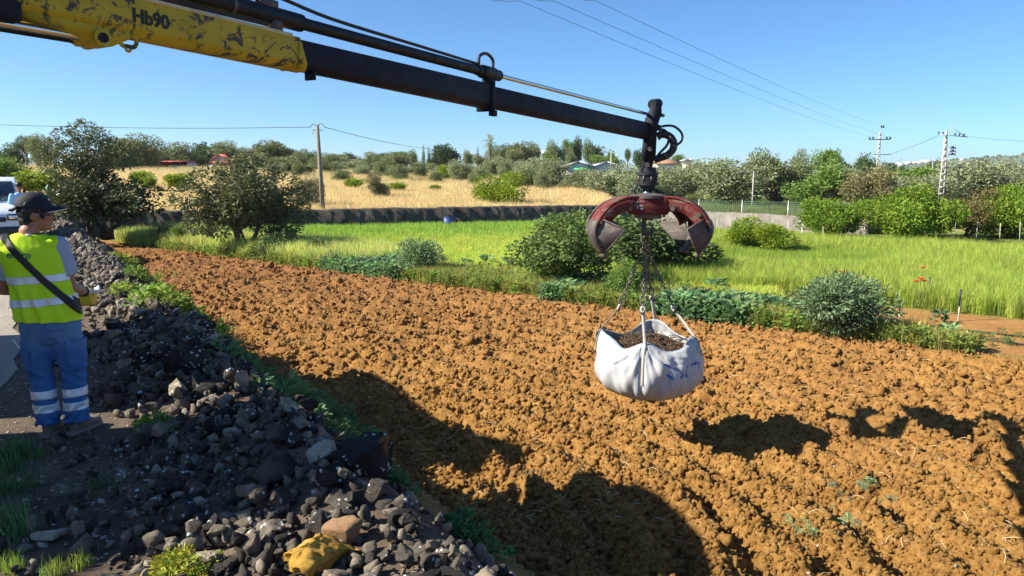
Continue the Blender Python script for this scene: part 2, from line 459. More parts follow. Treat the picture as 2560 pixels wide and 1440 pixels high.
me.materials.append(M_SOIL); field = tag(obj("ploughed_field", me), "ploughed field of orange-brown clods", "field", kind="structure")
_field_grid = None
def field_z(X, Y):                     # height of the ploughed surface at points (nearest grid vertex)
    X = np.asarray(X); Y = np.asarray(Y)
    t = np.arctan2(X, Y); r = np.hypot(X, Y)
    i = np.clip(np.round((t - th[0]) / (th[-1] - th[0]) * (NT - 1)).astype(int), 0, NT - 1)
    j = np.clip(np.round(np.log(r / r_[0]) / np.log(r_[-1] / r_[0]) * (NR - 1)).astype(int), 0, NR - 1)  # paler, patchy blue from mid-thigh upwards
    return FZ[j * NT + i]

# ---- road strip
s_ = np.linspace(-16, 60, 160); d_ = np.array([-9.0, -7, -5.5, -4.6, -3.9, -2.42])
V = []
for s0 in s_:
    for k, d0 in enumerate(d_):
        dd = d0 - (.95 * float(ss(4.6, -1.5, s0)) if k == len(d_) - 1 else 0) + (.16 * (vnoise(np.array([[s0 * 1.7, 3.]]), 8)[0] - .5) if k == len(d_) - 1 else 0)
        X, Y = from_ds(dd, s0); V.append((X, Y, 0))
V = np.array(V); V[:, 2] = H(V[:, 0], V[:, 1]) + .012
I = (np.arange(len(s_) - 1)[:, None] * 6 + np.arange(5)[None, :]).ravel()
me = mesh_np("road", V, np.stack([I, I + 6, I + 7, I + 1], 1), [], False)
m, nt, b, _ = new_mat("worn_asphalt"); co = coord(nt)
sp_ = nd(nt, "ShaderNodeTexVoronoi"); sp_.inputs["Scale"].default_value = 90; nt.links.new(co, sp_.inputs["Vector"])
c = ramp(nt, sp_.outputs["Color"], [(0, (.16, .135, .11)), (.6, (.27, .235, .19)), (1, (.42, .37, .31))])
c = mixc(nt, ramp(nt, noise(nt, .9, 5, .6, co), [(.4, (0,) * 3), (.7, (.6,) * 3)]), c, (.38, .31, .23))
nt.links.new(c, b.inputs["Base Color"]); b.inputs["Roughness"].default_value = .9
bump(nt, b, sp_.outputs["Distance"], .4, .006); me.materials.append(m)
tag(obj("road", me), "pale worn asphalt lane beside the stone heap", "road", kind="structure")
# ---------------------------------------------------------------- stones
def stone_mesh(name, seed, sub=3, rough=.3, flat=.7, cuts=13, hard=.98, lim_=(.38, .78)):
    bm = bmesh.new(); bmesh.ops.create_icosphere(bm, subdivisions=sub, radius=1.0)
    V = np.array([v.co[:] for v in bm.verts]); bm.verts.index_update(); F = np.array([[v.index for v in f.verts] for f in bm.faces]); bm.free()
    r0 = np.random.default_rng(seed); V = V * (1 + rough * .9 * (fbm(V * 1.3 + seed * 3.1, 2, seed) - .5)[:, None])
    for k in range(cuts):                             # broken faces
        n = r0.normal(size=3); n /= np.linalg.norm(n); lim = r0.uniform(*lim_)
        dd = V @ n; V = V - np.outer(np.clip(dd - lim, 0, None) * hard, n)
    V = V * (1 + rough * .30 * (fbm(V * 4 + seed, 3, seed + 5) - .5)[:, None] + rough * .22 * (vnoise(V * 11 + seed, seed + 8) - .5)[:, None])
    V = V * np.array([1.0, r0.uniform(.65, .95), flat * r0.uniform(.75, 1.1)]); V /= np.abs(V).max()
    me = mesh_np(name, V, F, [], False)
    return me
def rock_mat(name, stops, lichen=.5, orange=.5):
    m, nt, b, _ = new_mat(name); co = coord(nt, "Object"); geo = nd(nt, "ShaderNodeNewGeometry").outputs["Position"]
    oi = nd(nt, "ShaderNodeObjectInfo").outputs["Random"]
    n = mth(nt, 'ADD', mth(nt, 'MULTIPLY', noise(nt, 6, 7, .65, geo), .75), mth(nt, 'MULTIPLY', oi, .3))
    c = ramp(nt, n, stops)
    vor = nd(nt, "ShaderNodeTexVoronoi"); vor.inputs["Scale"].default_value = 26; nt.links.new(geo, vor.inputs["Vector"])
    spots = mth(nt, 'MULTIPLY', mth(nt, 'LESS_THAN', mth(nt, 'ADD', vor.outputs["Distance"], mth(nt, 'MULTIPLY', noise(nt, 60, 3, .6, geo), .25)), mth(nt, 'MULTIPLY', noise(nt, 9, 2, .5, geo), .72)), mth(nt, 'GREATER_THAN', noise(nt, 3.2, 3, .5, geo), .56 - .12 * lichen))
    c = mixc(nt, mth(nt, 'MULTIPLY', spots, .85), c, (.58, .60, .58))
    c = mixc(nt, ramp(nt, noise(nt, 3.4, 3, .5, geo), [(.70, (0,) * 3), (.74, (orange,) * 3)]), c, (.42, .17, .03))
    nt.links.new(c, b.inputs["Base Color"]); b.inputs["Roughness"].default_value = .92; b.inputs["Specular IOR Level"].default_value = .15
    bump(nt, b, noise(nt, 38, 7, .75, geo), .8, .02)
    return m
M_ROCK = rock_mat("weathered_limestone", [(.28, (.025, .022, .02)), (.47, (.08, .068, .055)), (.62, (.25, .205, .15)), (.82, (.46, .39, .29))])
M_PALE = rock_mat("pale_limestone", [(.3, (.26, .23, .18)), (.6, (.42, .38, .32)), (.9, (.55, .52, .47))], .0, .0)
M_OCHRE = rock_mat("ochre_sandstone", [(.3, (.46, .24, .04)), (.55, (.68, .41, .09)), (.85, (.78, .56, .22))], .0, .0)
stones = [stone_mesh("stone", 100 + k, 4, .6, .75) for k in range(14)]
pebbles = [stone_mesh("pebble", 200 + k, 2, .4, .6) for k in range(6)]
stones_d = [me.copy() for me in stones]
for me in stones: me.materials.append(M_ROCK)

M_ROCKD = rock_mat("blackened_limestone", [(.28, (.013, .013, .014)), (.48, (.038, .034, .031)), (.68, (.12, .10, .078)), (.88, (.28, .24, .185))], .45, .45)
heap = tag(empty("collapsed_stone_wall", (*from_ds(-1.0, 8), 0)), "long heap of tumbled lichen-spotted stones between lane and ploughed field", "stone wall", kind="thing")
for me in stones_d: me.materials.append(M_ROCKD)
cand = []
r0 = np.random.default_rng(5)
for k in range(1500):
    s0 = -3.2 + 31.5 * r0.random() ** 1.9
    d0 = np.clip(r0.normal(-.85, .42), -1.9, .1) if s0 > 2.2 else r0.uniform(-2.0, -.05 - .75 * float(ss(1.8, -1.2, s0)))
    sz = (.042 + .095 * r0.random() ** 2.4) * (1 if s0 < 5 else .85) * (1 if s0 > .5 else .8) + .002 * s0
    if -1.5 < d0 < -.3 and r0.random() < .12: sz *= 1.45
    X, Y = from_ds(d0, s0); dist = math.hypot(X, Y)
    if Y < 2.6 or math.hypot(X + 3.3, Y - 5.25) < .55: continue
    cand.append((sz / dist, X, Y, sz, d0))
cand.sort(reverse=True)
placed = []; nst = 0
def stone_spot(X, Y, sz):
    z = G(X, Y) + sz * .25
    for (x, y, zz, r) in placed:
        dd = math.hypot(X - x, Y - y)
        if dd < (r + sz) * .8: z = max(z, min(zz + r * .45, G(X, Y) + (.16 if Y < 9 else .08)))
    return z
for rank, X, Y, sz, d0 in cand:
    if nst >= 296: break
    if sum(1 for p in placed if math.hypot(X - p[0], Y - p[1]) < (p[3] + sz) * .42) > 0: continue
    z = stone_spot(X, Y, sz); placed.append((X, Y, z, sz))
    o = obj("stone", (stones + stones_d)[r0.integers(2 * len(stones))], heap); nst += 1
    o.location = (X - heap.location.x, Y - heap.location.y, z - heap.location.z); o.scale = (sz,) * 3
    o.rotation_euler = (r0.normal(0, .45), r0.normal(0, .45), r0.uniform(0, 6.3))
# rubble between them
n = 9000
s0 = -3.4 + 33 * rng.random(n) ** 1.7; d0 = rng.normal(-.9, .5, n).clip(-2.1, .25) - .6 * ss(1.8, -1.2, s0)
X, Y = from_ds(d0, s0); sz = (.012 + .055 * rng.random(n) ** 2) * (1 + s0 * .05)
rot = rng.uniform(0, 6.3, (n, 3))
M_RUB = rock_mat("rubble_limestone", [(.25, (.02, .019, .018)), (.46, (.075, .065, .054)), (.64, (.22, .185, .14)), (.9, (.44, .38, .30))], .2, .2)
rub = []
for k in range(6):
    me = stone_mesh("rubble", 230 + k, 2, .5, .7); me.materials.append(M_RUB); rub.append(me)
PR = np.c_[X, Y, H(X, Y) + sz * .3 + .04 * rng.random(n)] - np.array(heap.location)
sc = scatter("rubble", PR, sz, rot, rub, None, heap); sc["kind"] = "stuff"
# chips of white stone lying on the dark verge
n = 5200
s0 = rng.uniform(-3.6, 9, n); d0 = rng.uniform(-3.0, -1.3, n); X, Y = from_ds(d0, s0); keep = (Y > 2.5)
X, Y = X[keep], Y[keep]; n = len(X); sz = .005 + .013 * rng.random(n) ** 2.5 + .02 * (rng.random(n) < .025)
chips = []
for k in range(5):
    me = stone_mesh("chip", 260 + k, 1, .4, .45); me.materials.append(M_PALE); chips.append(me)
tag(scatter("stone_chips", np.c_[X, Y, H(X, Y) + sz * .2], sz, np.c_[rng.normal(0, .3, (n, 2)), rng.uniform(0, 6.3, n)], chips),
    "white stone chips strewn over the dark verge", "gravel", kind="stuff")
# stones that stand out from the heap
def boulder(name, label, px, py, zg, size, mat, seed, scale=(1, 1, 1), cat="rock", rz=0., rough=.6, sink=.25, cuts=13):
    P = onz(px, py, zg); me = stone_mesh(name, seed, 4, rough, .8, cuts); me.materials.append(mat)
    o = obj(name, me); g = G(P[0], P[1])
    o.location = (P[0], P[1], g + size * scale[2] * (.8 - sink)); o.scale = (size * scale[0], size * scale[1], size * scale[2]); o.rotation_euler = (0, 0, rz)
    return tag(o, label, cat)
boulder("ochre_rock", "big bright yellow-ochre rock lying at the near end of the stone heap", 805, 1425, .05, .205, M_OCHRE, 31, (1.0, .8, .85), rz=.3, rough=1.5, cuts=5)
boulder("pale_rock", "smooth rounded grey-white stone sitting among black stones below the worker", 532, 1085, .12, .05, M_PALE, 33, (1, .9, .95), rough=.2)
boulder("pale_rock", "flat-topped cream rock catching light on top of the black stones", 645, 1105, .2, .09, M_PALE, 35, (1.1, .8, .7))
boulder("pale_rock", "cream rock crest beside the green weeds at the edge of the field", 800, 1180, .1, .11, M_PALE, 36, (1, .8, .9))
boulder("pale_rock", "white slab of stone sunk in the dark verge in front of the heap", 130, 1350, .0, .10, M_PALE, 37, (1.1, .8, .55))
boulder("pale_rock", "jagged white rock next to the young weed sprouts", 530, 1395, .05, .09, M_PALE, 38, (1, .8, .8))
boulder("brown_rock", "rust-brown pitted rock just behind the yellow-ochre rock", 850, 1345, .12, .12, rock_mat("rust_limestone", [(.3, (.10, .07, .05)), (.6, (.28, .17, .09)), (.9, (.42, .28, .17))], .1, .3), 39, (1.1, .8, .9))
boulder("dark_boulder", "large black boulder at the top of the heap below the sunlit weeds", 470, 965, .0, .26, M_ROCKD, 40, (1.0, .8, 1.0))
boulder("dark_boulder", "broad black boulder with white lichen specks at the field edge", 925, 1262, -.1, .24, M_ROCKD, 41, (.9, .8, .9))
boulder("earth_clod_boulder", "brown earth-caked boulder beside the drip-irrigated beds", 2400, 852, -.62, .15, rock_mat("earthy_rock", [(.3, (.10, .07, .05)), (.6, (.22, .15, .09)), (.9, (.34, .25, .17))], .0, .0), 42, (1.1, .8, .85))

# ---------------------------------------------------------------- clods, straw and small stones on the ploughed field
def clod_mesh(seed, sub):
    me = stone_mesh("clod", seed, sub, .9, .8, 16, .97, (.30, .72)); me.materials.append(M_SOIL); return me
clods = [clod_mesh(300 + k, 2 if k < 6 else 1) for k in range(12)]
def field_points(n, rmin, rmax, pw=1.0):
    r = rmin * (rmax / rmin) ** (rng.random(n) ** pw); t = rng.uniform(math.radians(-44), math.radians(42), n)
    X, Y = r * np.sin(t), r * np.cos(t); d, s = ds(X, Y); k = (d > .15) & (ed(X, Y) < 0); return X[k], Y[k]
X, Y = field_points(190000, 3.4, 28, 1.0); n = len(X); r = np.hypot(X, Y)
pt = fbm(np.c_[X * .9, Y * .9], 3, 61)
sz = (.007 + .030 * rng.random(n) ** 3.0 + .04 * (rng.random(n) < .005)) * np.interp(r, [4, 10, 28], [1, 1.25, 2.0]) * (.6 + .9 * pt)
tag(scatter("soil_clods", np.c_[X, Y, field_z(X, Y) + sz * .25], sz, rng.uniform(0, 6.3, (n, 3)), clods), "loose orange clods lying all over the ploughed field", "soil", kind="stuff")
def twig_mesh(seed, L=1., rad=.018, bend=.35):
    r0 = np.random.default_rng(seed); t = np.linspace(0, 1, 5); mb = MB()
    p = np.c_[t * L - L / 2, bend * L * np.sin(t * 3 + r0.uniform(0, 3)) * r0.uniform(.1, .6), .08 * np.sin(t * 4)]
    mb.tube(p, rad * np.array([.7, 1, 1, .9, .5]), 4, False); return mb
M_STRAW = mat_plain("dry_straw", (.62, .48, .27), .9, var=.3)
twigs = [twig_mesh(400 + k).me("straw_bit", M_STRAW) for k in range(6)]
X, Y = field_points(6500, 3.6, 16); n = len(X); cl = fbm(np.c_[X * 1.6, Y * 1.6], 2, 63) > .46; X, Y = X[cl], Y[cl]; n = len(X)
tag(scatter("straw_litter", np.c_[X, Y, field_z(X, Y) + .015 + .02 * rng.random(n)], .05 + .11 * rng.random(n) ** 2, np.c_[rng.normal(0, .3, (n, 2)), rng.uniform(0, 6.3, n)], twigs),
    "dry straw and stalks ploughed into the field", "straw", kind="stuff")
X, Y = field_points(2600, 3.6, 20); n = len(X)
tag(scatter("field_pebbles", np.c_[X, Y, field_z(X, Y) + .006], .006 + .014 * rng.random(n) ** 2, rng.uniform(0, 6.3, (n, 3)), chips), "pale pebbles in the ploughed soil", "pebbles", kind="stuff")
# ---------------------------------------------------------------- leaves, crowns, tufts
def leaves(P, A, L, W, r0, fold=.12):
    n = len(P); A = A / (np.linalg.norm(A, axis=1)[:, None] + 1e-9)
    S = np.cross(A, r0.normal(size=(n, 3))); S /= np.linalg.norm(S, axis=1)[:, None] + 1e-9; N = np.cross(A, S)
    L = np.asarray(L)[:, None] * np.ones((n, 1)); W = np.asarray(W)[:, None] * np.ones((n, 1))
    mid = P + A * L * .45 + N * L * fold
    V = np.stack([P, mid + S * W * .5, P + A * L - N * L * fold * .5, mid - S * W * .5], 1).reshape(-1, 3)
    I = np.arange(n)[:, None] * 4; F = np.concatenate([I + [0, 1, 2], I + [0, 2, 3]])
    return V, F
def crown_mesh(name, mat, seed, clumps, n, leaf, out=.7, droop=.0, hollow=.45, vj=.35):
    r0 = np.random.default_rng(seed); C = np.array([c[:3] for c in clumps]); R = np.array([c[3] for c in clumps])
    k = r0.choice(len(C), n, p=R ** 2 / (R ** 2).sum())
    D = r0.normal(size=(n, 3)); D /= np.linalg.norm(D, axis=1)[:, None]
    rad = R[k] * (hollow + (1.08 - hollow) * r0.random(n) ** .6)
    P = C[k] + D * rad[:, None] * np.array([1, 1, .85])
    A = D * out + r0.normal(size=(n, 3)) * .6 + np.array([0, 0, -droop])
    L = leaf[0] * r0.uniform(.6, 1.35, n); W = leaf[1] * r0.uniform(.7, 1.25, n)
    V, F = leaves(P, A, L, W, r0)
    me = mesh_np(name, V, F, [mat]); cv = r0.random(len(C))[k]
    set_var(me, np.repeat(np.clip(.5 + (r0.random(n) - .5) * (1 - vj) + (cv - .5) * vj * 1.6, 0, 1), 4)); return me
def clump_cloud(seed, c, R, n, cr, flat_bottom=True, lobes=5):
    r0 = np.random.default_rng(seed); out = []; R = np.array(R); c = np.array(c)
    lc = [c + R * r0.uniform(-.52, .52, 3) for k in range(lobes)]; lr = r0.uniform(.42, .72, lobes)
    for i in range(n):
        k = r0.integers(lobes); d = r0.normal(size=3); d /= np.linalg.norm(d); q = r0.random() ** .4
        p = lc[k] + d * R * q * lr[k]
        if flat_bottom and p[2] < c[2] - R[2] * .66: p[2] = c[2] - R[2] * r0.uniform(.2, .66)
        out.append((*p, cr * r0.uniform(.45, 1.3)))
    return out
def trunk_mesh(name, mat, seed, base_r, fork, tips, base_z=-.25, nstem=1, spread=.15):
    r0 = np.random.default_rng(seed); mb = MB(); fk = []
    for k in range(nstem):
        a = 2 * np.pi * k / nstem + r0.random(); o = spread * np.array([math.cos(a), math.sin(a), 0]) * (nstem > 1)
        f = np.array([0, 0, fork]) + o * 2.2 + r0.normal(0, .06, 3)
        mid = (o * .6 + f) / 2 + r0.normal(0, .05, 3) * fork
        mb.tube([o * .4 + np.array([0, 0, base_z]), o * .5 + np.array([0, 0, .05]), mid, f], base_r / nstem ** .5 * np.array([1.5, 1.1, .85, .65]), 8); fk.append(f)
    for i, t in enumerate(tips):
        f = fk[i % len(fk)]; t = np.array(t); m = f * .5 + t * .5 + r0.normal(0, .08, 3) * np.linalg.norm(t - f)
        mb.tube([f - np.array([0, 0, .08]), m, t], base_r / nstem ** .5 * np.array([.5, .32, .1]), 5, False)
    return mb.me(name, mat, True)
M_BARK = mat_plain("grey_bark", (.16, .125, .095), .95, var=.5, scale=12, bmp=.6, spec=.1)
M_BARKD = mat_plain("dark_bark", (.09, .07, .055), .95, var=.5, scale=12, bmp=.6, spec=.1)
L_OLIVE = mat_leaf("olive_leaf", (.075, .10, .042), (.28, .32, .145), .18)
L_SILVER = mat_leaf("silver_olive_leaf", (.11, .14, .065), (.36, .40, .22), .18)
L_TAN = mat_leaf("faded_olive_leaf", (.13, .12, .045), (.33, .30, .14), .18)
L_DARK = mat_leaf("dark_evergreen_leaf", (.03, .055, .022), (.12, .175, .06), .15)
L_GREEN = mat_leaf("green_leaf", (.06, .115, .025), (.20, .30, .065), .25)
L_LIME = mat_leaf("lime_leaf", (.09, .15, .012), (.28, .37, .035), .3)
L_CAROB = mat_leaf("round_tree_leaf", (.06, .115, .012), (.21, .31, .03), .25)
L_BROWN = mat_leaf("brownish_leaf", (.07, .06, .02), (.20, .17, .06), .2)
L_LOQ = mat_leaf("loquat_leaf", (.045, .06, .024), (.17, .185, .085), .18, .5, .3)
L_LOQ2 = mat_leaf("dark_loquat_leaf", (.022, .035, .016), (.09, .115, .05), .15, .5, .3)
L_HILL = mat_leaf("far_pine_leaf", (.05, .08, .04), (.12, .16, .085), .1)
L_GREY = mat_leaf("grey_shrub_leaf", (.13, .13, .07), (.36, .34, .20), .2)
L_THIS = mat_leaf("thistle_leaf", (.075, .12, .06), (.22, .31, .15), .25)
L_CABB = mat_leaf("blue_green_leaf", (.09, .17, .09), (.30, .43, .26), .25)

def make_tree(name, seed, leafmat, R, zc, nclump, cr, nleaf, leaf, base_r=.14, bark=None, nstem=1, fork=None, droop=0., hollow=.45, extra=None, out=.7, lobes=5):
    root = bpy.data.objects.new(name, None); root.empty_display_size = .3
    cl = clump_cloud(seed, (0, 0, zc), R, nclump, cr, True, lobes)
    if extra: cl += extra
    fork = fork if fork is not None else max(.25, (zc - R[2]) * .8)
    tips = [c[:3] for c in cl[:min(len(cl), 14)]]
    t = bpy.data.objects.new("trunk", trunk_mesh("trunk", bark or M_BARK, seed, base_r, fork, tips, nstem=nstem)); t.parent = root
    c = bpy.data.objects.new("crown", crown_mesh("crown", leafmat, seed, cl, nleaf, leaf, droop=droop, hollow=hollow, out=out)); c.parent = root
    co_ = np.empty(len(c.data.vertices) * 3, np.float32); c.data.vertices.foreach_get("co", co_); co_ = co_.reshape(-1, 3)
    root["_h"] = float(np.percentile(co_[:, 2], 99.3)); root["_w"] = float(np.percentile(co_[:, 0], 98) - np.percentile(co_[:, 0], 2))
    return root
def put(proto, px, top, Y, wpx, label, cat, group=None, name=None, rz=None, seed=0, base=None):
    X, Y, z = spot(px, Y)
    if base is not None: z = base
    h = at(px, top, Y)[2] - z; w = wpx / FPX * Y * 1.01
    root = proto.copy(); COL.objects.link(root)
    if name: root.name = name
    for ch in proto.children:
        c = ch.copy(); COL.objects.link(c); c.parent = root
    root.location = (X, Y, z); sx = w / proto["_w"]; sz = h / proto["_h"]
    root.scale = (sx, sx, sz); root.rotation_euler = (0, 0, np.random.default_rng(int(px * 7 + top)).uniform(0, 6.28) if rz is None else rz)
    for k in ("_h", "_w"): del root[k]
    return tag(root, label, cat, group)

OL = [make_tree("olive_tree", 500 + k, m_, (1.7, 1.6, 1.6), 1.95, 40, .62, 6200, (.20, .085), .2) for k, m_ in enumerate((L_OLIVE, L_OLIVE, L_SILVER, L_SILVER, L_OLIVE))]
TN = [make_tree("olive_tree", 520 + k, L_TAN, (1.7, 1.6, 1.6), 1.95, 38, .6, 6000, (.19, .07), .2) for k in range(2)]
DK = [make_tree("evergreen_tree", 540 + k, L_DARK, (1.7, 1.7, 1.7), 2.1, 34, .7, 4600, (.24, .13), .2, M_BARKD) for k in range(3)]
GR = [make_tree("broadleaf_tree", 560 + k, L_GREEN, (1.6, 1.6, 1.6), 1.95, 34, .62, 4600, (.2, .11), .18) for k in range(2)]
LM = [make_tree("lime_bush", 580 + k, L_LIME, (1.3, 1.3, 1.1), 1.35, 34, .5, 6500, (.17, .06), .1, nstem=4, fork=.3, out=1.2) for k in range(2)]
CR = [make_tree("round_tree", 600 + k, L_CAROB, (1.55, 1.4, .85), .90, 76, .40, 17000, (.11, .06), .13, M_BARKD, nstem=3, fork=.35, lobes=16) for k in range(3)]
BR = [make_tree("brown_tree", 620, L_BROWN, (1.4, 1.3, .8), 1.0, 44, .42, 9000, (.10, .05), .12, M_BARKD, nstem=3, fork=.3, lobes=12)]
CT = [make_tree("citrus_tree", 640 + k, L_LIME, (.7, .7, .5), 1.25, 12, .34, 1700, (.13, .07), .06, nstem=2, fork=.6) for k in range(2)]
PI = [make_tree("pine_tree", 660 + k, L_DARK, (1.1, 1.1, .8), 3.2, 20, .6, 2600, (.22, .05), .16, M_BARK, fork=1.9) for k in range(2)]
GS = [make_tree("grey_shrub", 680 + k, L_GREY, (.9, .9, .9), 1.0, 24, .4, 4200, (.22, .02), .05, nstem=5, fork=.3, out=1.5) for k in range(2)]
def make_cypress(seed, mat):
    root = bpy.data.objects.new("cypress", None); r0 = np.random.default_rng(seed)
    cl = [(r0.normal(0, .12), r0.normal(0, .12), z, .55 * (1 - (z / 6.3) ** 1.6) + .08) for z in np.linspace(.5, 6, 22)]
    t = bpy.data.objects.new("trunk", trunk_mesh("trunk", M_BARK, seed, .1, 2., [])); t.parent = root
    c = bpy.data.objects.new("crown", crown_mesh("crown", mat, seed, cl, 2200, (.24, .06), .4, -1.2)); c.parent = root
    root["_h"] = 6.2; root["_w"] = 1.25; return root
CY = make_cypress(700, L_DARK)
def make_palm(seed, nf=46, L=1.9):
    root = bpy.data.objects.new("palm_tree", None); r0 = np.random.default_rng(seed); mb = MB(); Hh = 5.2
    zz = np.linspace(-.3, Hh, 9); mb.tube(np.c_[.1 * np.sin(zz * .5), zz * 0, zz], np.interp(zz, [0, 1, Hh], [.36, .26, .24]), 10)
    t = bpy.data.objects.new("trunk", mb.me("trunk", M_BARK, True)); t.parent = root
    V = []; F = []; n0 = 0; var = []
    for k in range(nf):
        a = r0.uniform(0, 6.28); el = r0.uniform(-.9, 1.35); top = np.array([.1 * math.sin(Hh * .5), 0, Hh])
        hd = np.array([math.cos(a), math.sin(a), 0]); t_ = np.linspace(.15, 1, 12)
        sp_ = top + np.outer(t_ * L * math.cos(el), hd) + np.outer(t_ * L * math.sin(el) - .5 * L * t_ ** 2.2 * math.cos(el), [0, 0, 1])
        side = np.cross(hd, [0, 0, 1])
        for i in range(11):
            for sgn in (-1, 1):
                ax = (sp_[i + 1] - sp_[i]); ax = ax / np.linalg.norm(ax); tip = sp_[i] + (ax * .5 + side * sgn * .8 + np.array([0, 0, -.25])) * .42 * (1 - .5 * t_[i])
                V += [sp_[i], sp_[i] + ax * .09, tip]; F.append((n0, n0 + 1, n0 + 2)); n0 += 3; var += [el * .3 + .5] * 3
    me = mesh_np("crown", np.array(V), np.array(F), [L_OLIVE]); set_var(me, np.clip(var, 0, 1))
    c = bpy.data.objects.new("crown", me); c.parent = root; root["_h"] = Hh + 1.6; root["_w"] = 3.4; return root
PM = make_palm(720)

def near(px, w, table):                               # a landmark that tells the look-alikes apart
    sz_ = "small " if w < 42 else "large " if w > 62 else ""
    return sz_, next(t for lim, t in table if px < lim)
# ---- the skyline on the rise behind the dry field
gA = "evergreens along the ridge behind the red shed"
ridge = [  # proto, px, top, Y, width
 (DK[0], 42, 362, 112, 62), (OL[4], 12, 372, 118, 50), (PI[0], 72, 341, 110, 34), (OL[0], 100, 339, 104, 46), (OL[1], 130, 360, 112, 40), (DK[1], 312, 385, 96, 72),
 (OL[1], 350, 338, 104, 96), (OL[0], 302, 350, 110, 62), (GR[0], 398, 380, 118, 26), (OL[1], 460, 358, 118, 80), (DK[2], 508, 360, 124, 56), (OL[0], 570, 355, 122, 54),
 (DK[0], 488, 384, 117, 52), (OL[4], 633, 364, 115, 44), (OL[0], 683, 354, 112, 60), (DK[1], 728, 371, 116, 62), (OL[1], 766, 374, 120, 36), (OL[4], 905, 392, 126, 40), (OL[4], 652, 385, 100, 50), (OL[2], 602, 370, 124, 46), (DK[2], 622, 380, 118, 40), (GR[0], 705, 372, 122, 44), (OL[1], 748, 380, 110, 46), (DK[0], 792, 380, 118, 40), (OL[0], 818, 384, 114, 46), (OL[2], 846, 386, 118, 44), (DK[1], 872, 384, 122, 40), (OL[1], 930, 381, 120, 46), (OL[0], 978, 382, 118, 50), (GR[1], 1012, 380, 120, 40), (OL[0], 385, 366, 116, 40), (DK[0], 425, 372, 120, 46), (OL[4], 545, 372, 126, 40)]
LR = ((150, "on the ridge above the white van"), (420, "on the ridge behind the tall open loquat tree"), (530, "on the ridge behind the red shed"), (610, "on the ridge beside the white farmhouse"), (700, "on the ridge behind the small white outbuilding"), (800, "on the ridge close to the wooden utility pole"), (900, "on the ridge beyond the descending cable"), (9999, "on the ridge next to the cypress spires"))
for p, px, tp, Y, w in ridge:
    k_ = p.name.split(".")[0]; z_, t_ = near(px, w, LR)
    put(p, px, tp, Y, w * 1.12, {"olive_tree": z_ + "grey-green bushy tree " + t_, "evergreen_tree": z_ + "dark round evergreen " + t_, "pine_tree": "thin pointed conifer " + t_}.get(k_, z_ + "fresh green tree " + t_), "tree", gA)
gB = "olive trees scattered over the slope beyond the utility pole"
slope = [(OL[0], 717, 392, 84, 74), (OL[1], 787, 395, 92, 46), (OL[4], 826, 399, 88, 52), (OL[0], 851, 425, 66, 38), (OL[2], 880, 399, 96, 44), (OL[4], 944, 387, 108, 44), (OL[1], 966, 392, 100, 54),
 (OL[0], 994, 387, 112, 46), (OL[4], 960, 405, 84, 38), (OL[1], 1003, 412, 72, 54), (OL[0], 1050, 404, 78, 34), (OL[4], 1034, 376, 112, 36), (OL[2], 1153, 402, 70, 48), (OL[1], 1181, 432, 62, 34),
 (OL[2], 1231, 392, 84, 42), (OL[3], 1268, 400, 80, 38), (OL[4], 1272, 418, 66, 34), (OL[2], 1331, 397, 70, 66), (OL[3], 1380, 400, 60, 78), (OL[0], 1316, 422, 58, 54), (OL[1], 1356, 424, 56, 46), (OL[2], 1205, 418, 74, 34), (OL[4], 745, 405, 76, 46),
 (OL[3], 1300, 402, 90, 40), (OL[0], 920, 408, 98, 36), (OL[2], 1100, 418, 92, 30), (OL[1], 840, 404, 96, 44), (OL[2], 902, 414, 80, 40), (OL[0], 982, 420, 76, 40), (OL[4], 1032, 414, 86, 40), (OL[1], 1078, 408, 96, 42), (OL[0], 1132, 420, 78, 36), (OL[2], 1172, 410, 88, 40), (OL[4], 1216, 404, 96, 38), (OL[1], 1252, 412, 86, 40), (OL[0], 1085, 428, 66, 30), (OL[2], 690, 408, 80, 44), (OL[0], 770, 410, 84, 40)]
LS = ((800, "beside the wooden utility pole"), (900, "between utility pole and citrus sapling"), (1010, "behind the thin dark sapling"), (1110, "below the cypress spires"), (1200, "near the small lime-green tree"), (1290, "behind the bright lime-green bush"), (1345, "between lime-green bush and warehouse"), (9999, "in front of the white warehouse"))
for p, px, tp, Y, w in slope:
    z_, t_ = near(px, w, LS); put(p, px, tp, Y, w, z_ + "rounded olive tree on the grassy slope " + t_, "tree", gB)
gC = "trees on the hill crest around the palm"
crest = [(DK[2], 1120, 363, 140, 66), (OL[4], 1172, 378, 150, 34), (OL[1], 1238, 366, 140, 46), (DK[0], 1262, 363, 146, 44), (OL[0], 1310, 357, 138, 60), (OL[4], 1333, 360, 146, 46), (OL[4], 1394, 355, 136, 46),
 (GR[1], 1419, 350, 140, 22), (DK[1], 1438, 347, 142, 30), (OL[4], 1481, 352, 132, 44), (GR[0], 1531, 378, 126, 44), (DK[2], 1598, 376, 130, 30), (GR[0], 1630, 392, 120, 40), (GR[1], 1690, 388, 130, 34), (OL[4], 1425, 380, 124, 40), (GR[0], 1370, 378, 128, 40), (OL[0], 1290, 374, 130, 40),
 (DK[0], 1090, 384, 142, 40), (OL[4], 1205, 386, 132, 36), (GR[1], 1500, 388, 118, 40)]
LC = ((1150, "near the cypress spires"), (1280, "around the tall palm"), (1400, "around the grey-roofed house"), (1460, "above the white warehouse"), (1550, "behind the thin lamp post"), (9999, "near the tan-roofed house"))
for p, px, tp, Y, w in crest:
    z_, t_ = near(px, w, LC)
    put(p, px, tp, Y, w, z_ + {"olive_tree": "grey-green tree on the hill crest ", "evergreen_tree": "dark full-crowned tree on the hill crest "}.get(p.name.split(".")[0], "fresh green tree on the hill crest ") + t_, "tree", gC)
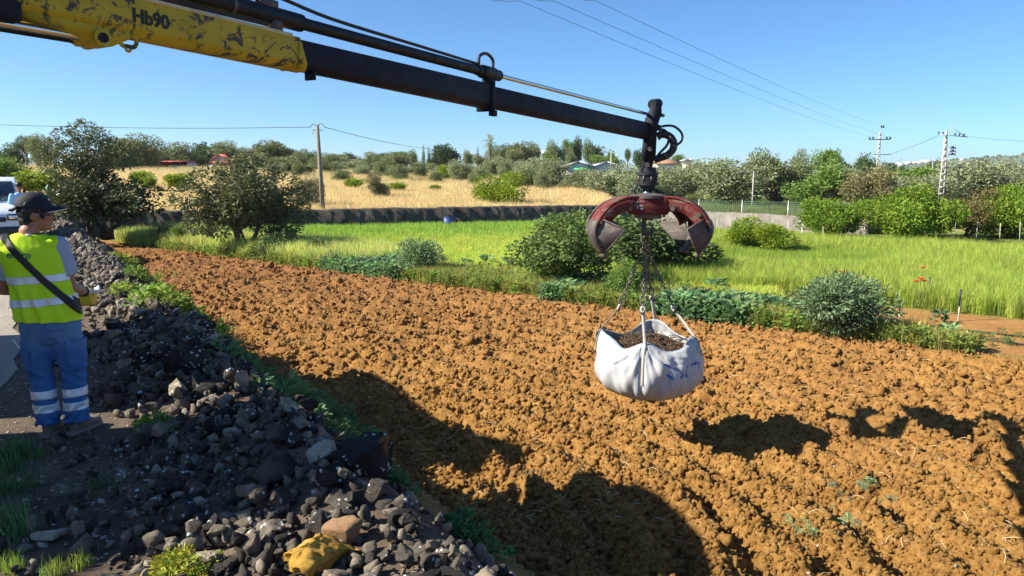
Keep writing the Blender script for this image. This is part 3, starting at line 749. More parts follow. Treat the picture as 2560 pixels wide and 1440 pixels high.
for px, tp, Y, w in ((1060, 362, 140, 10), (1073, 365, 141, 10), (1097, 357, 144, 9), (1195, 366, 146, 9)):
    put(CY, px, tp, Y, w, "narrow dark cypress spire on the hill crest beside the broad dark tree", "cypress tree", "cypresses on the hill crest")
put(PM, 1225, 335, 128, 46, "tall palm rising above the tree belt on the hill crest", "palm tree")
put(PM, 1281, 372, 134, 26, "short dark palm in the tree belt on the hill crest", "palm tree")
put(PI[1], 1568, 372, 135, 18, "thin araucaria-like conifer sticking up on the hill crest", "conifer")
put(LM[0], 1247, 434, 41, 100, "bright lime-green bush standing in the dry grass above the long wall", "bush")
put(LM[1], 1118, 414, 74, 36, "small lime-green tree among the olives on the slope", "tree")
gD = "small citrus trees in the dry grass"
for px, tp, Y, w in ((345, 428, 52, 48), (374, 440, 50, 30), (436, 434, 47, 60), (886, 446, 52, 30), (992, 456, 50, 36), (1088, 462, 52, 24)):
    put(CT[0 if w > 40 else 1], px, tp, Y, w, {345: "yellow-green citrus tree close behind the dark bush by the lane", 374: "spindly citrus tree leaning beside a bigger one in the dry grass", 436: "yellow-green citrus tree between both loquat trees", 886: "little citrus tree near the wooden utility pole", 992: "low flat citrus tree beyond the thin dark sapling", 1088: "tiny citrus sapling before the bright lime-green bush"}[px], "tree", gD)
put(CT[1], 98, 424, 40, 90, "gnarled little tree with bare twisted trunk behind the worker's cap", "tree")
put(GR[1], 20, 398, 40, 88, "green vine-clad tree overhanging the dry grass beyond the white van", "tree")
put(GS[0], 762, 436, 37, 76, "wispy grey-green broom shrub at the foot of the wooden utility pole", "shrub")
put(GS[1], 940, 428, 44, 42, "thin dark wispy sapling in the dry grass beyond the long wall", "sapling")
# ---- silver olives on the flat ground to the right
gE = "olive trees in the grove behind the mesh fence"
grove = [(OL[3], 1450, 428, 56, 74, 0), (OL[2], 1525, 415, 52, 110, 0), (OL[3], 1475, 425, 60, 80, 0), (OL[2], 1585, 425, 50, 90, 0), (OL[3], 1724, 405, 62, 84, 0), (OL[2], 1780, 405, 60, 70, 0), (OL[2], 1825, 402, 50, 138, 0), (OL[3], 1680, 420, 52, 110, 0), (OL[4], 1945, 382, 52, 128, 0),
 (OL[1], 1998, 378, 66, 56, 0), (GR[1], 2050, 376, 70, 58, 0), (DK[2], 2086, 382, 74, 46, 0), (GR[0], 2057, 408, 47, 142, 0), (TN[0], 2167, 425, 46, 118, 0), (DK[1], 2155, 392, 80, 52, 0), (OL[3], 2110, 418, 60, 80, 0), (OL[4], 2226, 412, 66, 70, 0), (GR[1], 2264, 420, 56, 96, 0),
 (OL[3], 2316, 440, 50, 112, 0), (DK[0], 2336, 404, 80, 38, 0), (OL[2], 2425, 404, 52, 124, 0), (OL[3], 2487, 408, 56, 100, 0), (OL[2], 2545, 428, 50, 90, 0), (OL[4], 2380, 428, 62, 80, 0), (OL[2], 2225, 445, 48, 80, 0), (OL[4], 1890, 415, 58, 80, 0), (OL[1], 1640, 410, 70, 60, 0), (OL[0], 1905, 392, 70, 60, 0), (OL[3], 2000, 420, 58, 90, 0), (OL[2], 2600, 415, 54, 90, 0)]
names = {"olive_tree": "silvery olive tree ", "evergreen_tree": "dark pine-like tree rising ", "broadleaf_tree": "fresh green tree "}
LG = ((1490, "beside the white warehouse"), (1600, "at the thin lamp post"), (1700, "behind the rotator of the grapple"), (1800, "below the square white block"), (1900, "behind the green mesh fence"), (1975, "towering over the green mesh fence"), (2070, "behind the low spreading bright tree"), (2140, "beside the tan faded olive tree"), (2240, "around the slender pylon"), (2345, "in front of the orange buildings"), (2440, "close behind the brownish thorn tree"), (9999, "beyond the stout pylon below the far hill"))
for p, px, tp, Y, w, _ in grove:
    lab = "tan faded olive tree in front of the silvery grove" if p in TN else near(px, w, LG)[0] + names[p.name.split(".")[0]] + near(px, w, LG)[1]
    put(p, px, tp, Y, w, lab, "tree", None if p in TN else gE)
gF = "round bright green trees beyond the garden plots"
put(CR[0], 2087, 500, 30.5, 158, "low spreading bright green tree with dark shade under it beside the slanted garden stake", "tree", gF)
put(CR[1], 2272, 472, 30, 180, "tall dome-shaped bright green tree next to the concrete pylon", "tree", gF)
put(CR[2], 2535, 468, 30.5, 150, "bright green dome-shaped tree on the far side of the brownish thorn tree from the pylon", "tree", gF)
put(LM[1], 2165, 502, 33, 74, "yellowish young tree squeezed between two bright green trees", "tree")
put(BR[0], 2417, 476, 31, 140, "brownish thorn tree standing between bright green dome-shaped trees", "tree")
put(LM[0], 1862, 545, 25.5, 80, "yellow-green leafy shrub at the near end of the sunlit low wall", "shrub", "shrubs by the low wall")
put(LM[1], 1930, 560, 25, 80, "low yellow-green shrub in front of the slanted garden stake", "shrub", "shrubs by the low wall")
put(CY, 2530, 402, 210, 12, "single dark cypress spike below the far hill", "cypress tree")
put(CY, 2295, 418, 190, 10, "twin-spiked cypress in front of the far orange buildings", "cypress tree", "cypresses before the orange buildings")
put(CY, 2302, 420, 190, 9, "twin-spiked cypress in front of the far orange buildings", "cypress tree", "cypresses before the orange buildings")

# ---- the two loquat trees and the shrubs near the ploughed field
e1 = [(-.55, 0, 3.3, .38), (.0, .1, 3.55, .42), (.45, 0, 3.35, .36), (-1.0, 0, 2.95, .36), (1.25, 0, 2.85, .42), (.9, 0, 3.0, .3), (1.0, .2, 2.5, .4), (-1.0, .1, 2.4, .42), (-.6, 0, 2.0, .45), (.2, .2, 2.2, .45), (.4, -.2, 2.75, .45), (-.3, -.1, 2.8, .4), (-.2, 0, 1.6, .45), (.6, 0, 1.75, .4)]
LQ1 = make_tree("loquat_tree", 740, L_LOQ, (1.0, 1.0, .9), 2.4, 6, .34, 5600, (.135, .05), .1, M_BARK, nstem=3, fork=1.0, droop=.3, extra=e1, out=1.1)
put(LQ1, 222, 308, 27.5, 205, "tall open loquat tree with long dark leaves by the lane", "tree", rz=0.0, base=0.0)
LQ2 = make_tree("dark_bush", 742, L_LOQ2, (1.25, 1.0, .7), .95, 30, .42, 7500, (.13, .055), .1, M_BARKD, nstem=3, fork=.3, droop=.2, out=1.0)
put(LQ2, 265, 436, 26.8, 205, "dense nearly black leafy bush at the foot of the tall loquat tree", "bush", rz=0.3, base=-.1)
e3 = [(-1.25, 0, 1.75, .42), (-1.0, 0, 1.3, .38), (1.2, 0, 1.6, .42), (1.05, .2, 2.1, .42), (.5, 0, 2.45, .4), (-.2, .1, 2.5, .42), (-.8, 0, 2.2, .42), (.1, -.4, 1.9, .5), (.15, 0, 2.75, .28), (.75, 0, 1.25, .4), (1.35, .1, 1.2, .33), (-.5, -.2, 1.5, .45), (-1.0, -.2, 1.0, .38), (-.6, -.4, .85, .36), (.5, -.2, .95, .42), (1.0, 0, .85, .40), (.9, -.3, .55, .35)]
LQ3 = make_tree("loquat_tree", 744, L_LOQ, (1.2, 1.1, .9), 1.75, 22, .40, 14500, (.125, .045), .13, M_BARK, nstem=5, fork=.75, droop=.3, extra=e3, out=1.1)
put(LQ3, 610, 398, 24.0, 262, "spreading multi-stemmed loquat tree at the far edge of the ploughed soil", "tree", rz=0.4, base=-.62)
SH = [make_tree("shrub", 760 + k, m_, (.75, .7, .55), .65, 26, .30, nl, lf, .04, M_BARKD, nstem=5, fork=.15, out=1.0) for k, (m_, nl, lf) in enumerate(((L_GREEN, 5200, (.075, .05)), (L_THIS, 5200, (.10, .028)), (L_DARK, 3600, (.11, .06)), (L_CABB, 2600, (.13, .08)), (L_DARK, 4600, (.10, .045))))]
LSH = make_tree("shrub", 770, mat_leaf("hedge_leaf", (.045, .085, .022), (.19, .26, .075), .25), (1.0, .85, .8), .92, 44, .32, 9000, (.075, .052), .05, M_BARKD, nstem=6, fork=.15, out=1.0)
put(SH[2], 690, 585, 22.8, 120, "dark low shrub at the foot of the spreading loquat tree", "shrub")
put(SH[2], 785, 598, 22.0, 60, "small dark shrub in the cereal between loquat tree and grey-green weed bush", "shrub", rz=1.)
put(SH[1], 1052, 600, 18.6, 96, "rounded grey-green bush by the green tub at the field edge", "bush")
put(LSH, 1375, 537, 16.4, 205, "big leafy green hedge shrub behind the grapple at the field edge", "shrub", rz=.5)
put(SH[4], 1655, 545, 18.5, 240, "dark broad-leaved fig bush directly behind the hanging chains", "bush")
put(SH[1], 2112, 688, 11.7, 200, "large spiky thistle bush between ploughed soil and drip-irrigated beds", "bush")
put(SH[1], 830, 628, 20.5, 60, "low grey-green weed bush on the field edge below the dark shrub", "bush", rz=2.)
put(SH[0], 1545, 655, 14.6, 100, "leafy green weed clump below the dark fig bush", "bush", rz=1.4)
put(SH[1], 410, 556, 27.0, 60, "tall mallow clump in the grass by the long wall", "plant", rz=.7)
put(SH[0], 450, 560, 26.3, 46, "small leafy weed clump in the grass verge below the long wall", "plant", rz=.2)
# ---------------------------------------------------------------- grass and weeds
def tuft(seed, n, h, spread, w, lean=.35, head=0.):
    r0 = np.random.default_rng(seed); V = []; F3 = []; F4 = []; var = []; k = 0
    for i in range(n):
        a = r0.uniform(0, 6.28); o = np.array([math.cos(a), math.sin(a), 0]) * spread * r0.random() ** .5
        la = r0.uniform(0, 6.28); ld = np.array([math.cos(la), math.sin(la), 0]) * lean * r0.random(); hh = h * r0.uniform(.55, 1.15)
        sd = np.array([-math.sin(a + 1), math.cos(a + 1), 0]) * w * .5
        m = o + ld * hh * .35 + np.array([0, 0, hh * .6]); t = o + ld * hh + np.array([0, 0, hh])
        V += [o - sd, o + sd, m + sd * (.8 + head), m - sd * (.8 + head), t]; F4.append((k, k + 1, k + 2, k + 3)); F3.append((k + 3, k + 2, k + 4)); k += 5
        var += [r0.random()] * 5
    me = mesh_np("tuft", np.array(V), [np.array(F3), np.array(F4)], [M_TINT]); set_var(me, var); return me
def weed(seed, n, h, spread, leaf):
    r0 = np.random.default_rng(seed); P = []; A = []
    for i in range(n):
        a = r0.uniform(0, 6.28); d = np.array([math.cos(a), math.sin(a), 0]); z = h * r0.random() ** .8
        P.append(d * spread * r0.random() * (1 - .5 * z / h) + np.array([0, 0, z])); A.append(d + np.array([0, 0, r0.uniform(-.2, .9)]))
    V, F = leaves(np.array(P), np.array(A), leaf[0] * r0.uniform(.6, 1.3, n), leaf[1] * r0.uniform(.7, 1.2, n), r0)
    me = mesh_np("weed", V, F, [M_TINT]); set_var(me, np.repeat(r0.random(n), 4)); return me
M_TINT = mat_tint("grass_blade", trans=.4)
T_wheat = [tuft(800 + k, 26, .26, .16, .009, .35, .5) for k in range(5)]
T_tall = [tuft(810 + k, 26, .38, .17, .0075, .5, .2) for k in range(5)]
T_dry = [tuft(820 + k, 30, .5, .26, .011, .5, .6) for k in range(5)]
T_fine = [tuft(830 + k, 14, .16, .06, .007, .6) for k in range(4)]
W_low = [weed(840 + k, 46, .22, .16, (.09, .045)) for k in range(4)]
W_cab = [weed(850 + k, 40, .26, .18, (.15, .085)) for k in range(4)]
W_fine = [weed(860 + k, 60, .16, .12, (.05, .022)) for k in range(4)]
def jitc(base, n, s=.18):
    return np.clip(np.array(base)[None, :] * (1 + rng.normal(0, s, (n, 1))) * (1 + rng.normal(0, s * .4, (n, 3))), 0, 1)
def polar(n, rmin, rmax, t0, t1):
    r = rmin * (rmax / rmin) ** rng.random(n); t = np.radians(rng.uniform(t0, t1, n)); return r * np.sin(t), r * np.cos(t)
def grass(name, X, Y, sc, col, pieces, label, cat="grass", zoff=0.0):
    n = len(X); col = col * .86; tag(scatter(name, np.c_[X, Y, H(X, Y) + zoff], sc, np.c_[rng.normal(0, .08, (n, 2)), rng.uniform(0, 6.3, n)], pieces, col), label, cat, kind="stuff")
# cereal plot in front of the long wall
X, Y = polar(42000, 15.5, 39, -37, 20); e = ed(X, Y); w = Y - wallY(X); k = (e > .9 + 1.6 * ss(-1, 3, X)) & (w < -.3) & (ds(X, Y)[0] > .2) & (X < 6); X, Y, e, w = X[k], Y[k], e[k], w[k]
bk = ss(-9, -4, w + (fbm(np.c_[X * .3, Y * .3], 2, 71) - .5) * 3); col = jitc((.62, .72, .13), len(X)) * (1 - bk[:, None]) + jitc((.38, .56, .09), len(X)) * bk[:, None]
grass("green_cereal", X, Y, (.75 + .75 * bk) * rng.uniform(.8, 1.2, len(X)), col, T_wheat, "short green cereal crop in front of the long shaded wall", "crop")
# taller grass to the right of the hedge shrub
X, Y = polar(40000, 11.2, 34, 1, 44); e = ed(X, Y); w = Y - wallY(X); k = (e > 2.1 + 1.2 * fbm(np.c_[X * .5, Y * .5], 2, 72) + .8 * ss(4, 6, X)) & (w < -.2) & (e < 17); X, Y, e = X[k], Y[k], e[k]
pa = fbm(np.c_[X * .22, Y * .22], 3, 73); hgt = .45 + .62 * ss(.35, .65, pa)
col = jitc((.34, .47, .075), len(X)) * (1 - ss(.4, .6, pa)[:, None]) + jitc((.44, .54, .10), len(X)) * ss(.4, .6, pa)[:, None]
grass("tall_meadow_grass", X, Y, np.c_[hgt, hgt, hgt * rng.uniform(.8, 1.3, len(X))], col, T_tall, "tall fresh green meadow grass around the garden plots", "grass")
# dry grass up the slope
X, Y = polar(46000, 30, 118, -38, 20); w = Y - wallY(X); k = (w > .25) & (X / Y < .132) & ((ds(X, Y)[0] > -2.2) | (Y > 33)); X, Y, w = X[k], Y[k], w[k]
pa = fbm(np.c_[X * .12, Y * .12], 3, 74); col = jitc((.92, .72, .36), len(X), .12)
cen = ss(-.3, -.02, X / Y); gk = (np.clip(ss(45, 75, w) * .5 + ss(20, 34, w) * cen, 0, 1) * ss(.36, .56, pa))[:, None]; col = col * (1 - .85 * gk) + .85 * gk * np.array([.24, .27, .085])
grass("dry_grass", X, Y, np.interp(np.hypot(X, Y), [32, 60, 118], [.85, 1.2, 1.7]) * rng.uniform(.7, 1.2, len(X)), col, T_dry, "tall straw-coloured dry grass on the slope above the long wall", "grass")
X, Y = polar(15000, 33, 110, 7, 42); w = Y - wallY(X); k = (w > .4); X, Y = X[k], Y[k]
grass("grove_undergrowth", X, Y, np.interp(Y, [36, 110], [.8, 1.6]) * rng.uniform(.6, 1.1, len(X)), jitc((.24, .28, .085), len(X), .28), T_dry, "mixed green and dry undergrowth beneath the olive grove", "undergrowth")
# weeds along the far edge of the ploughed soil
n = 15000; tt = rng.uniform(-13, 24, n); e = np.abs(rng.normal(0, .9, n)) - .22
X = 5.74 - .768 * tt + .64 * e; Y = 11.29 + .64 * tt + .768 * e; k = (ds(X, Y)[0] > .0) & (rng.random(n) < np.where((tt < .8) & (e > .3), .02, 1) * np.where(tt < -.5, .4, 1) * (tt > -1.3)) & (np.hypot(X, Y) < 36); X, Y, tt, e = X[k], Y[k], tt[k], e[k]
pa = fbm(np.c_[tt * .6, e * .6], 3, 75)
cabz = ((pa > .5) & (tt < 14)); sel = rng.random(len(X))
grass("broad_leaved_weeds", X[cabz], Y[cabz], rng.uniform(.6, 1.25, cabz.sum()), jitc((.24, .38, .17), cabz.sum(), .2), W_cab, "bluish broad-leaved weeds along the far edge of the ploughed soil", "weeds")
lo = ~cabz & (sel < .5); grass("low_weeds", X[lo], Y[lo], rng.uniform(.6, 1.3, lo.sum()), jitc((.28, .37, .08), lo.sum(), .25), W_low, "low green weeds edging the ploughed soil", "weeds")
hi = ~cabz & (sel >= .5); grass("edge_grass", X[hi], Y[hi], rng.uniform(.5, 1.1, hi.sum()), jitc((.40, .40, .11), hi.sum(), .25), T_tall, "half-dry grass tufts edging the ploughed soil", "grass")
# grass bank at the far left corner of the field
n = 5200; tt = rng.uniform(13, 27.5, n); e = rng.uniform(-.1, 3.2, n); X = 5.74 - .768 * tt + .64 * e; Y = 11.29 + .64 * tt + .768 * e
k = (Y < wallY(X) - .3) & (ds(X, Y)[0] > -.3); X, Y = X[k], Y[k]
grass("bank_grass", X, Y, rng.uniform(.8, 1.7, len(X)), jitc((.66, .72, .20), len(X), .25), T_tall, "pale green grass bank between the long wall and the ploughed corner", "grass")
# sprouts on the drip-irrigated beds
n = 700; X = rng.uniform(4.6, 16, n); e = rng.uniform(.3, 2.6, n); Y = 11.29 + (e - (X - 5.74) * .64) / .768; k = (Y > 6) ; X, Y = X[k], Y[k]; k = fbm(np.c_[X * .9, Y * .9], 2, 78) > .52; X, Y = X[k], Y[k]
grass("bed_sprouts", X, Y, rng.uniform(.3, .8, len(X)), jitc((.20, .30, .09), len(X), .2), W_fine, "small green sprouts on the drip-irrigated beds", "sprouts")
# tufts along the stone heap, on the verge and on the lane edge
def patch(px, py, zg, n, rad, sc, col, pieces, keepd=None):
    P = onz(px, py, zg); X = P[0] + rng.normal(0, rad, n); Y = P[1] + rng.normal(0, rad, n)
    return X, Y, sc * rng.uniform(.6, 1.25, n), jitc(col, n, .2)
def patches(name, lst, pieces, label, cat="weeds"):
    A = [patch(*l, pieces) for l in lst]; X = np.concatenate([a[0] for a in A]); Y = np.concatenate([a[1] for a in A])
    grass(name, X, Y, np.concatenate([a[2] for a in A]), np.concatenate([a[3] for a in A]), pieces, label, cat)
G1 = (.20, .32, .06); G2 = (.30, .40, .07); G3 = (.15, .26, .10)
patches("heap_weeds", [(430, 890, -.5, 34, .25, .9, G2), (500, 905, -.6, 40, .28, 1.0, G2), (540, 925, -.6, 20, .2, .8, G2), (420, 830, -.5, 22, .3, 1., G2), (320, 715, -.5, 12, .3, 1.2, G2), (400, 800, -.6, 14, .3, 1., G1), (720, 1040, -.55, 34, .22, .9, G3), (780, 1100, -.55, 40, .2, 1.0, G3), (830, 1150, -.55, 40, .16, .9, G3), (880, 1215, -.55, 22, .12, .7, G3), (950, 1260, -.6, 14, .1, .6, G3), (980, 1290, -.6, 10, .08, .5, G3), (1180, 1430, -.62, 22, .1, .7, G3), (610, 965, -.6, 12, .15, .7, G3), (370, 1075, .05, 10, .07, .55, G1), (2170, 1215, -.6, 16, .14, .26, (.34, .42, .22)), (2040, 1320, -.6, 14, .11, .26, (.32, .42, .22)), (2110, 1285, -.6, 6, .1, .25, (.34, .42, .22)), (1000, 640, -.6, 20, .4, 1.0, G1)], W_fine + W_low, "leafy green weeds growing along the foot of the stone heap", "weeds")
patches("lane_grass", [(15, 1160, 0, 30, .10, .85, G3), (45, 1150, 0, 16, .08, .8, G3), (5, 1240, 0, 16, .08, .8, G3), (40, 1430, 0, 10, .03, .6, G2), (15, 1330, 0, 16, .08, 1.0, G3), (500, 1020, -.2, 10, .1, .7, G3), (210, 1415, 0, 8, .02, .5, G2), (130, 1440, 0, 10, .03, .5, G2), (265, 1215, 0, 8, .05, .5, G3), (780, 1060, -.55, 40, .18, 1.2, G3), (850, 1170, -.55, 30, .12, 1.0, G3), (330, 700, -.6, 24, .4, 1.4, G2), (500, 900, -.6, 20, .3, 1.2, G2)], T_fine, "grass tufts on the dark verge and around the stone heap", "grass")
P = [(410, 1425, .05, 26, .055, .5, (.40, .42, .06)), (455, 1410, .05, 26, .05, .5, (.42, .43, .06)), (480, 1430, .05, 12, .03, .5, (.40, .42, .06))]
patches("young_sprouts", P, W_fine, "young yellow-green sprouts beside the white rock in the sunlit verge", "weeds")
# poppies
M_POP = mat_plain("poppy_red", (.75, .05, .03), .6, var=.15)
def poppy():
    mb = MB(); me2 = MB()
    root = bpy.data.objects.new("poppy", None)
    me2.tube([(0, 0, 0), (.01, 0, .25), (.0, .01, .46)], .004, 4, False)
    for k in range(4):
        a = k * 1.57; d = np.array([math.cos(a), math.sin(a), 0]); s = np.array([-math.sin(a), math.cos(a), 0])
        mb.add([(0, 0, .46), d * .035 + s * .035 + [0, 0, .485], d * .06 + [0, 0, .50], d * .035 - s * .035 + [0, 0, .485]], [(0, 1, 2, 3)])
    a = bpy.data.objects.new("stem", me2.me("stem", M_BARK)); a.parent = root
    b = bpy.data.objects.new("petals", mb.me("petals", M_POP)); b.parent = root; return root
PP = poppy()
for px, py in ((2118, 690), (2132, 697), (2150, 697), (2108, 684), (2296, 706), (2306, 700), (2316, 706), (2312, 672)):
    Y = 13.4 if py > 680 else 15.5; X, Y, z = spot(px, Y); r = copy_tree(PP); r.location = (X, Y, at(px, py, Y)[2] - .5); r.scale = (1.1,) * 3
    tag(r, "red poppy on a thin stalk among the meadow grass", "poppy", "poppies in the meadow grass")
# ---------------------------------------------------------------- walls, fence, poles, wires
def mottled(name, stops, scale=2.5, spots=(.1, .09, .08), rough=.95):
    m, nt, b, _ = new_mat(name); geo = nd(nt, "ShaderNodeNewGeometry").outputs["Position"]
    c = ramp(nt, noise(nt, scale, 7, .7, geo), stops)
    v = nd(nt, "ShaderNodeTexVoronoi"); v.inputs["Scale"].default_value = scale * 2.2; nt.links.new(geo, v.inputs["Vector"])
    c = mixc(nt, ramp(nt, v.outputs["Distance"], [(.45, (0,) * 3), (.75, (.55,) * 3)]), c, spots)
    nt.links.new(c, b.inputs["Base Color"]); b.inputs["Roughness"].default_value = rough; b.inputs["Specular IOR Level"].default_value = .1
    bump(nt, b, noise(nt, scale * 5, 6, .7, geo), .8, .03); return m
M_WALL = mottled("dark_masonry", [(.3, (.035, .032, .028)), (.55, (.11, .095, .078)), (.8, (.25, .22, .18))])  # darker masonry tone for the long wall
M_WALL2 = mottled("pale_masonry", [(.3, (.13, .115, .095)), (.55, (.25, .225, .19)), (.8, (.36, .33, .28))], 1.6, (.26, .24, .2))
def long_wall(name, p0, p1, z0, z1, thick, mat, label, n, seed):
    r0 = np.random.default_rng(seed); p0 = np.array(p0, float); p1 = np.array(p1, float); d = (p1 - p0); L = np.linalg.norm(d); d /= L; nn = np.array([d[1], -d[0]])
    V = []; F = []
    for i in range(n + 1):
        t = i / n; c = p0 + (p1 - p0) * t; zt = z0[1] + (z1[1] - z0[1]) * t + .05 * (fbm(np.array([[t * L * 1.2, seed * 1.]]), 3, seed)[0] - .5) * 2
        zb = z0[0] + (z1[0] - z0[0]) * t; j = .03 * r0.normal(size=4)
        V += [(*(c + nn * (thick / 2 + .03 + j[0])), zb), (*(c + nn * (thick / 2 + j[1])), zt - .04), (*(c + nn * thick * .3), zt + .01 * r0.normal()), (*(c - nn * thick * .3), zt + .01 * r0.normal()), (*(c - nn * (thick / 2 + j[2])), zt - .04), (*(c - nn * (thick / 2 + .03)), zb)]
    for i in range(n):
        for k in range(5): a = i * 6 + k; F.append((a, a + 6, a + 7, a + 1))
    F += [(0, 1, 2, 3, 4, 5), tuple(n * 6 + k for k in (5, 4, 3, 2, 1, 0))]
    mb = MB(); mb.add(V, F); o = mb.build(name, mat); return tag(o, label, "wall", kind="thing")
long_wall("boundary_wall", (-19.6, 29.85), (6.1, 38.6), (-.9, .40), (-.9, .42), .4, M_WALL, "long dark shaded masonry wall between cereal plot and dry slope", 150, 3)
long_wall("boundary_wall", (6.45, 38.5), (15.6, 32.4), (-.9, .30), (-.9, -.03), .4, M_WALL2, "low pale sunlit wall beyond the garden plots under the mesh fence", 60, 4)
M_GALV = mat_plain("galvanised_steel", (.42, .42, .41), .5, .6, .2)
M_CONC = mat_plain("pole_concrete", (.44, .42, .385), .9, var=.2, scale=5, bmp=.3)
M_WOOD = mat_plain("weathered_pole_wood", (.24, .20, .155), .95, var=.35, scale=9, bmp=.5)
M_DARK = mat_plain("dark_metal", (.03, .03, .035), .5, .3, .3)
M_MESH = mat_plain("green_mesh_wire", (.09, .17, .11), .6)
fr = tag(empty("mesh_fence", (7.6, 38.6, -.3)), "green wire mesh fence on thin posts behind the low pale wall", "fence")
fp = [np.array([7.6, 38.6]) + (np.array([16.6, 32.6]) - np.array([7.6, 38.6])) * t for t in np.linspace(0, 1, 6)]
for k, p in enumerate(fp):
    mb = MB(); mb.cyl((p[0] - 7.6, p[1] - 38.6, -.4), (p[0] - 7.6, p[1] - 38.6, 1.05), .03, 8); mb.build("post", M_GALV, fr)
    if k < 5:
        q = fp[k + 1]; mb = MB(); a = np.array([p[0] - 7.6, p[1] - 38.6, 0]); b_ = np.array([q[0] - 7.6, q[1] - 38.6, 0])
        for z in np.arange(.05, 1.0, .09): mb.cyl(a + [0, 0, z], b_ + [0, 0, z], .007, 4)
        for t in np.linspace(0, 1, 24)[1:-1]: c = a + (b_ - a) * t; mb.cyl(c + [0, 0, .05], c + [0, 0, 1.0], .007, 4)
        mb.build("mesh_panel", M_MESH, fr)
def cable(name, pts, r, label, sag=0.0, mat=None):
    pts = [np.array(p, float) for p in pts]; out = []
    for a, b_ in zip(pts[:-1], pts[1:]):
        t = np.linspace(0, 1, 24); seg = a + np.outer(t, b_ - a); seg[:, 2] -= sag * 4 * t * (1 - t); out.append(seg if not out else seg[1:])
    mb = MB(); mb.tube(np.concatenate(out), r, 5); return tag(mb.build(name, mat or M_DARK), label, "cable")
# wooden pole behind the wall
P0 = at(808, 522, 34.6); P1 = at(793, 312, 34.6)
up_ = tag(empty("utility_pole", (P0[0], P0[1], 0)), "leaning weathered wooden utility pole just behind the long dark wall", "utility pole")
d_ = P1 - np.array([P0[0], P0[1], 0])
mb = MB(); mb.tube([np.array([0, 0, -.4]), d_ * .5 + [0, 0, .0], d_], [.12, .10, .075], 12); mb.build("pole", M_WOOD, up_, True)
mb = MB(); a_ = np.linspace(0, 5.2, 12); mb.tube(np.c_[d_[0] - .18 - .14 * np.cos(a_), np.full(12, d_[1]), d_[2] - .12 + .14 * np.sin(a_)], .014, 5); mb.tube(np.c_[d_[0] + .18 + .15 * np.cos(a_), np.full(12, d_[1]), d_[2] - .1 + .15 * np.sin(a_)], .014, 5); mb.build("cable_bracket", M_DARK, up_)
mb = MB(); mb.tube([(d_[0], d_[1], d_[2] - .36), (d_[0] - .2, d_[1], d_[2] - .34)], .012, 5); mb.ell((d_[0] - .22, d_[1], d_[2] - .35), (.05, .04, .04), seg=8, rings=6); mb.build("insulator", M_GALV, up_)
top = P1 - [0, 0, .1]
cable("overhead_cable", [at(-260, 300, 36), top + [-.3, 0, 0]], .012, "single dark cable running from the wooden pole over the loquat tree", .18)
cable("overhead_cable", [top + [.32, 0, 0], at(1062, 371, 62), at(1215, 392, 95)], .014, "single dark cable descending from the wooden pole toward the hill crest", .12)
# pylons on the right
def pylon(px, ytop, Y, label, kind):
    X, Y, z = spot(px, Y); Pt = at(px, ytop, Y); h = Pt[2] - z
    r = tag(empty("concrete_pylon", (X, Y, z), -.25), label, "pylon", "concrete pylons")
    w0, w1 = (.17, .09)
    for sgn in (-1, 1):
        mb = MB(); mb.tube([(sgn * w0 * 1.0, 0, -.4), (sgn * w1 * .75, 0, h * .93)], [.045, .04], 4); mb.build("flange", M_CONC, r)
    for k in range(int(h / .42)):
        zz = .25 + k * .42; ww = w0 + (w1 * .75 - w0) * zz / h
        if zz < h * .93: mb = MB(); mb.box((0, 0, zz), (2 * ww, .07, .13 if zz < h * .7 else .40)); mb.build("web", M_CONC, r)
    return r, h
r, h = pylon(2190, 318, 72, "slender concrete pylon with crossarm rising out of the olive grove", 0)
mb = MB(); mb.box((0, 0, h * .83), (1.9, .08, .08)); mb.build("crossarm", M_DARK, r)
mb = MB(); mb.box((.3, 0, h * .62), (1.5, .06, .06)); mb.build("crossarm", M_DARK, r)
for x, zz in ((-.9, .83), (-.6, .83), (.6, .83), (.9, .83), (0.08, .985), (.25, .985)):
    mb = MB(); mb.lathe([(.02, 0), (.09, .05), (.05, .11), (.1, .16), (.03, .24)], 8, c=(x, 0, h * zz + .02)); mb.build("insulator", M_DARK, r)
pyl1 = (np.array(r.location), h)
r, h = pylon(2352, 330, 48, "stout pale concrete pylon with switch frame beside the round green tree", 1)
mb = MB(); mb.box((0, 0, h * .97), (.10, .10, .5)); mb.tube([(0, 0, h * .98), (.1, 0, h * 1.08)], .02, 4); mb.build("top_spike", M_GALV, r)
mb = MB(); mb.box((.35, 0, h * .955), (1.7, .05, .05), rotm(0, .12, 0)); mb.tube([(.1, 0, h * 1.08), (1.1, 0, h * .94)], .015, 4); mb.build("crossarm", M_GALV, r)
for x in (-.45, -.2, .5, .75, 1.0):
    mb = MB(); mb.lathe([(.015, 0), (.06, .04), (.03, .08), (.06, .12), (.02, .17)], 8, c=(x, 0, h * .965 - x * .1)); mb.build("insulator", M_DARK, r)
for k in range(3):
    mb = MB(); mb.box((.42, 0, h * .80 - k * .2), (.36, .12, .07)); mb.box((.42, 0, h * .80 - k * .2 + .03), (.12, .14, .16)); mb.build("switch", M_DARK, r)
mb = MB(); mb.box((.6, 0, h * .75), (.03, .05, .55)); mb.box((.24, 0, h * .75), (.03, .05, .55)); mb.build("switch_frame", M_GALV, r)
pyl2 = (np.array(r.location), h)
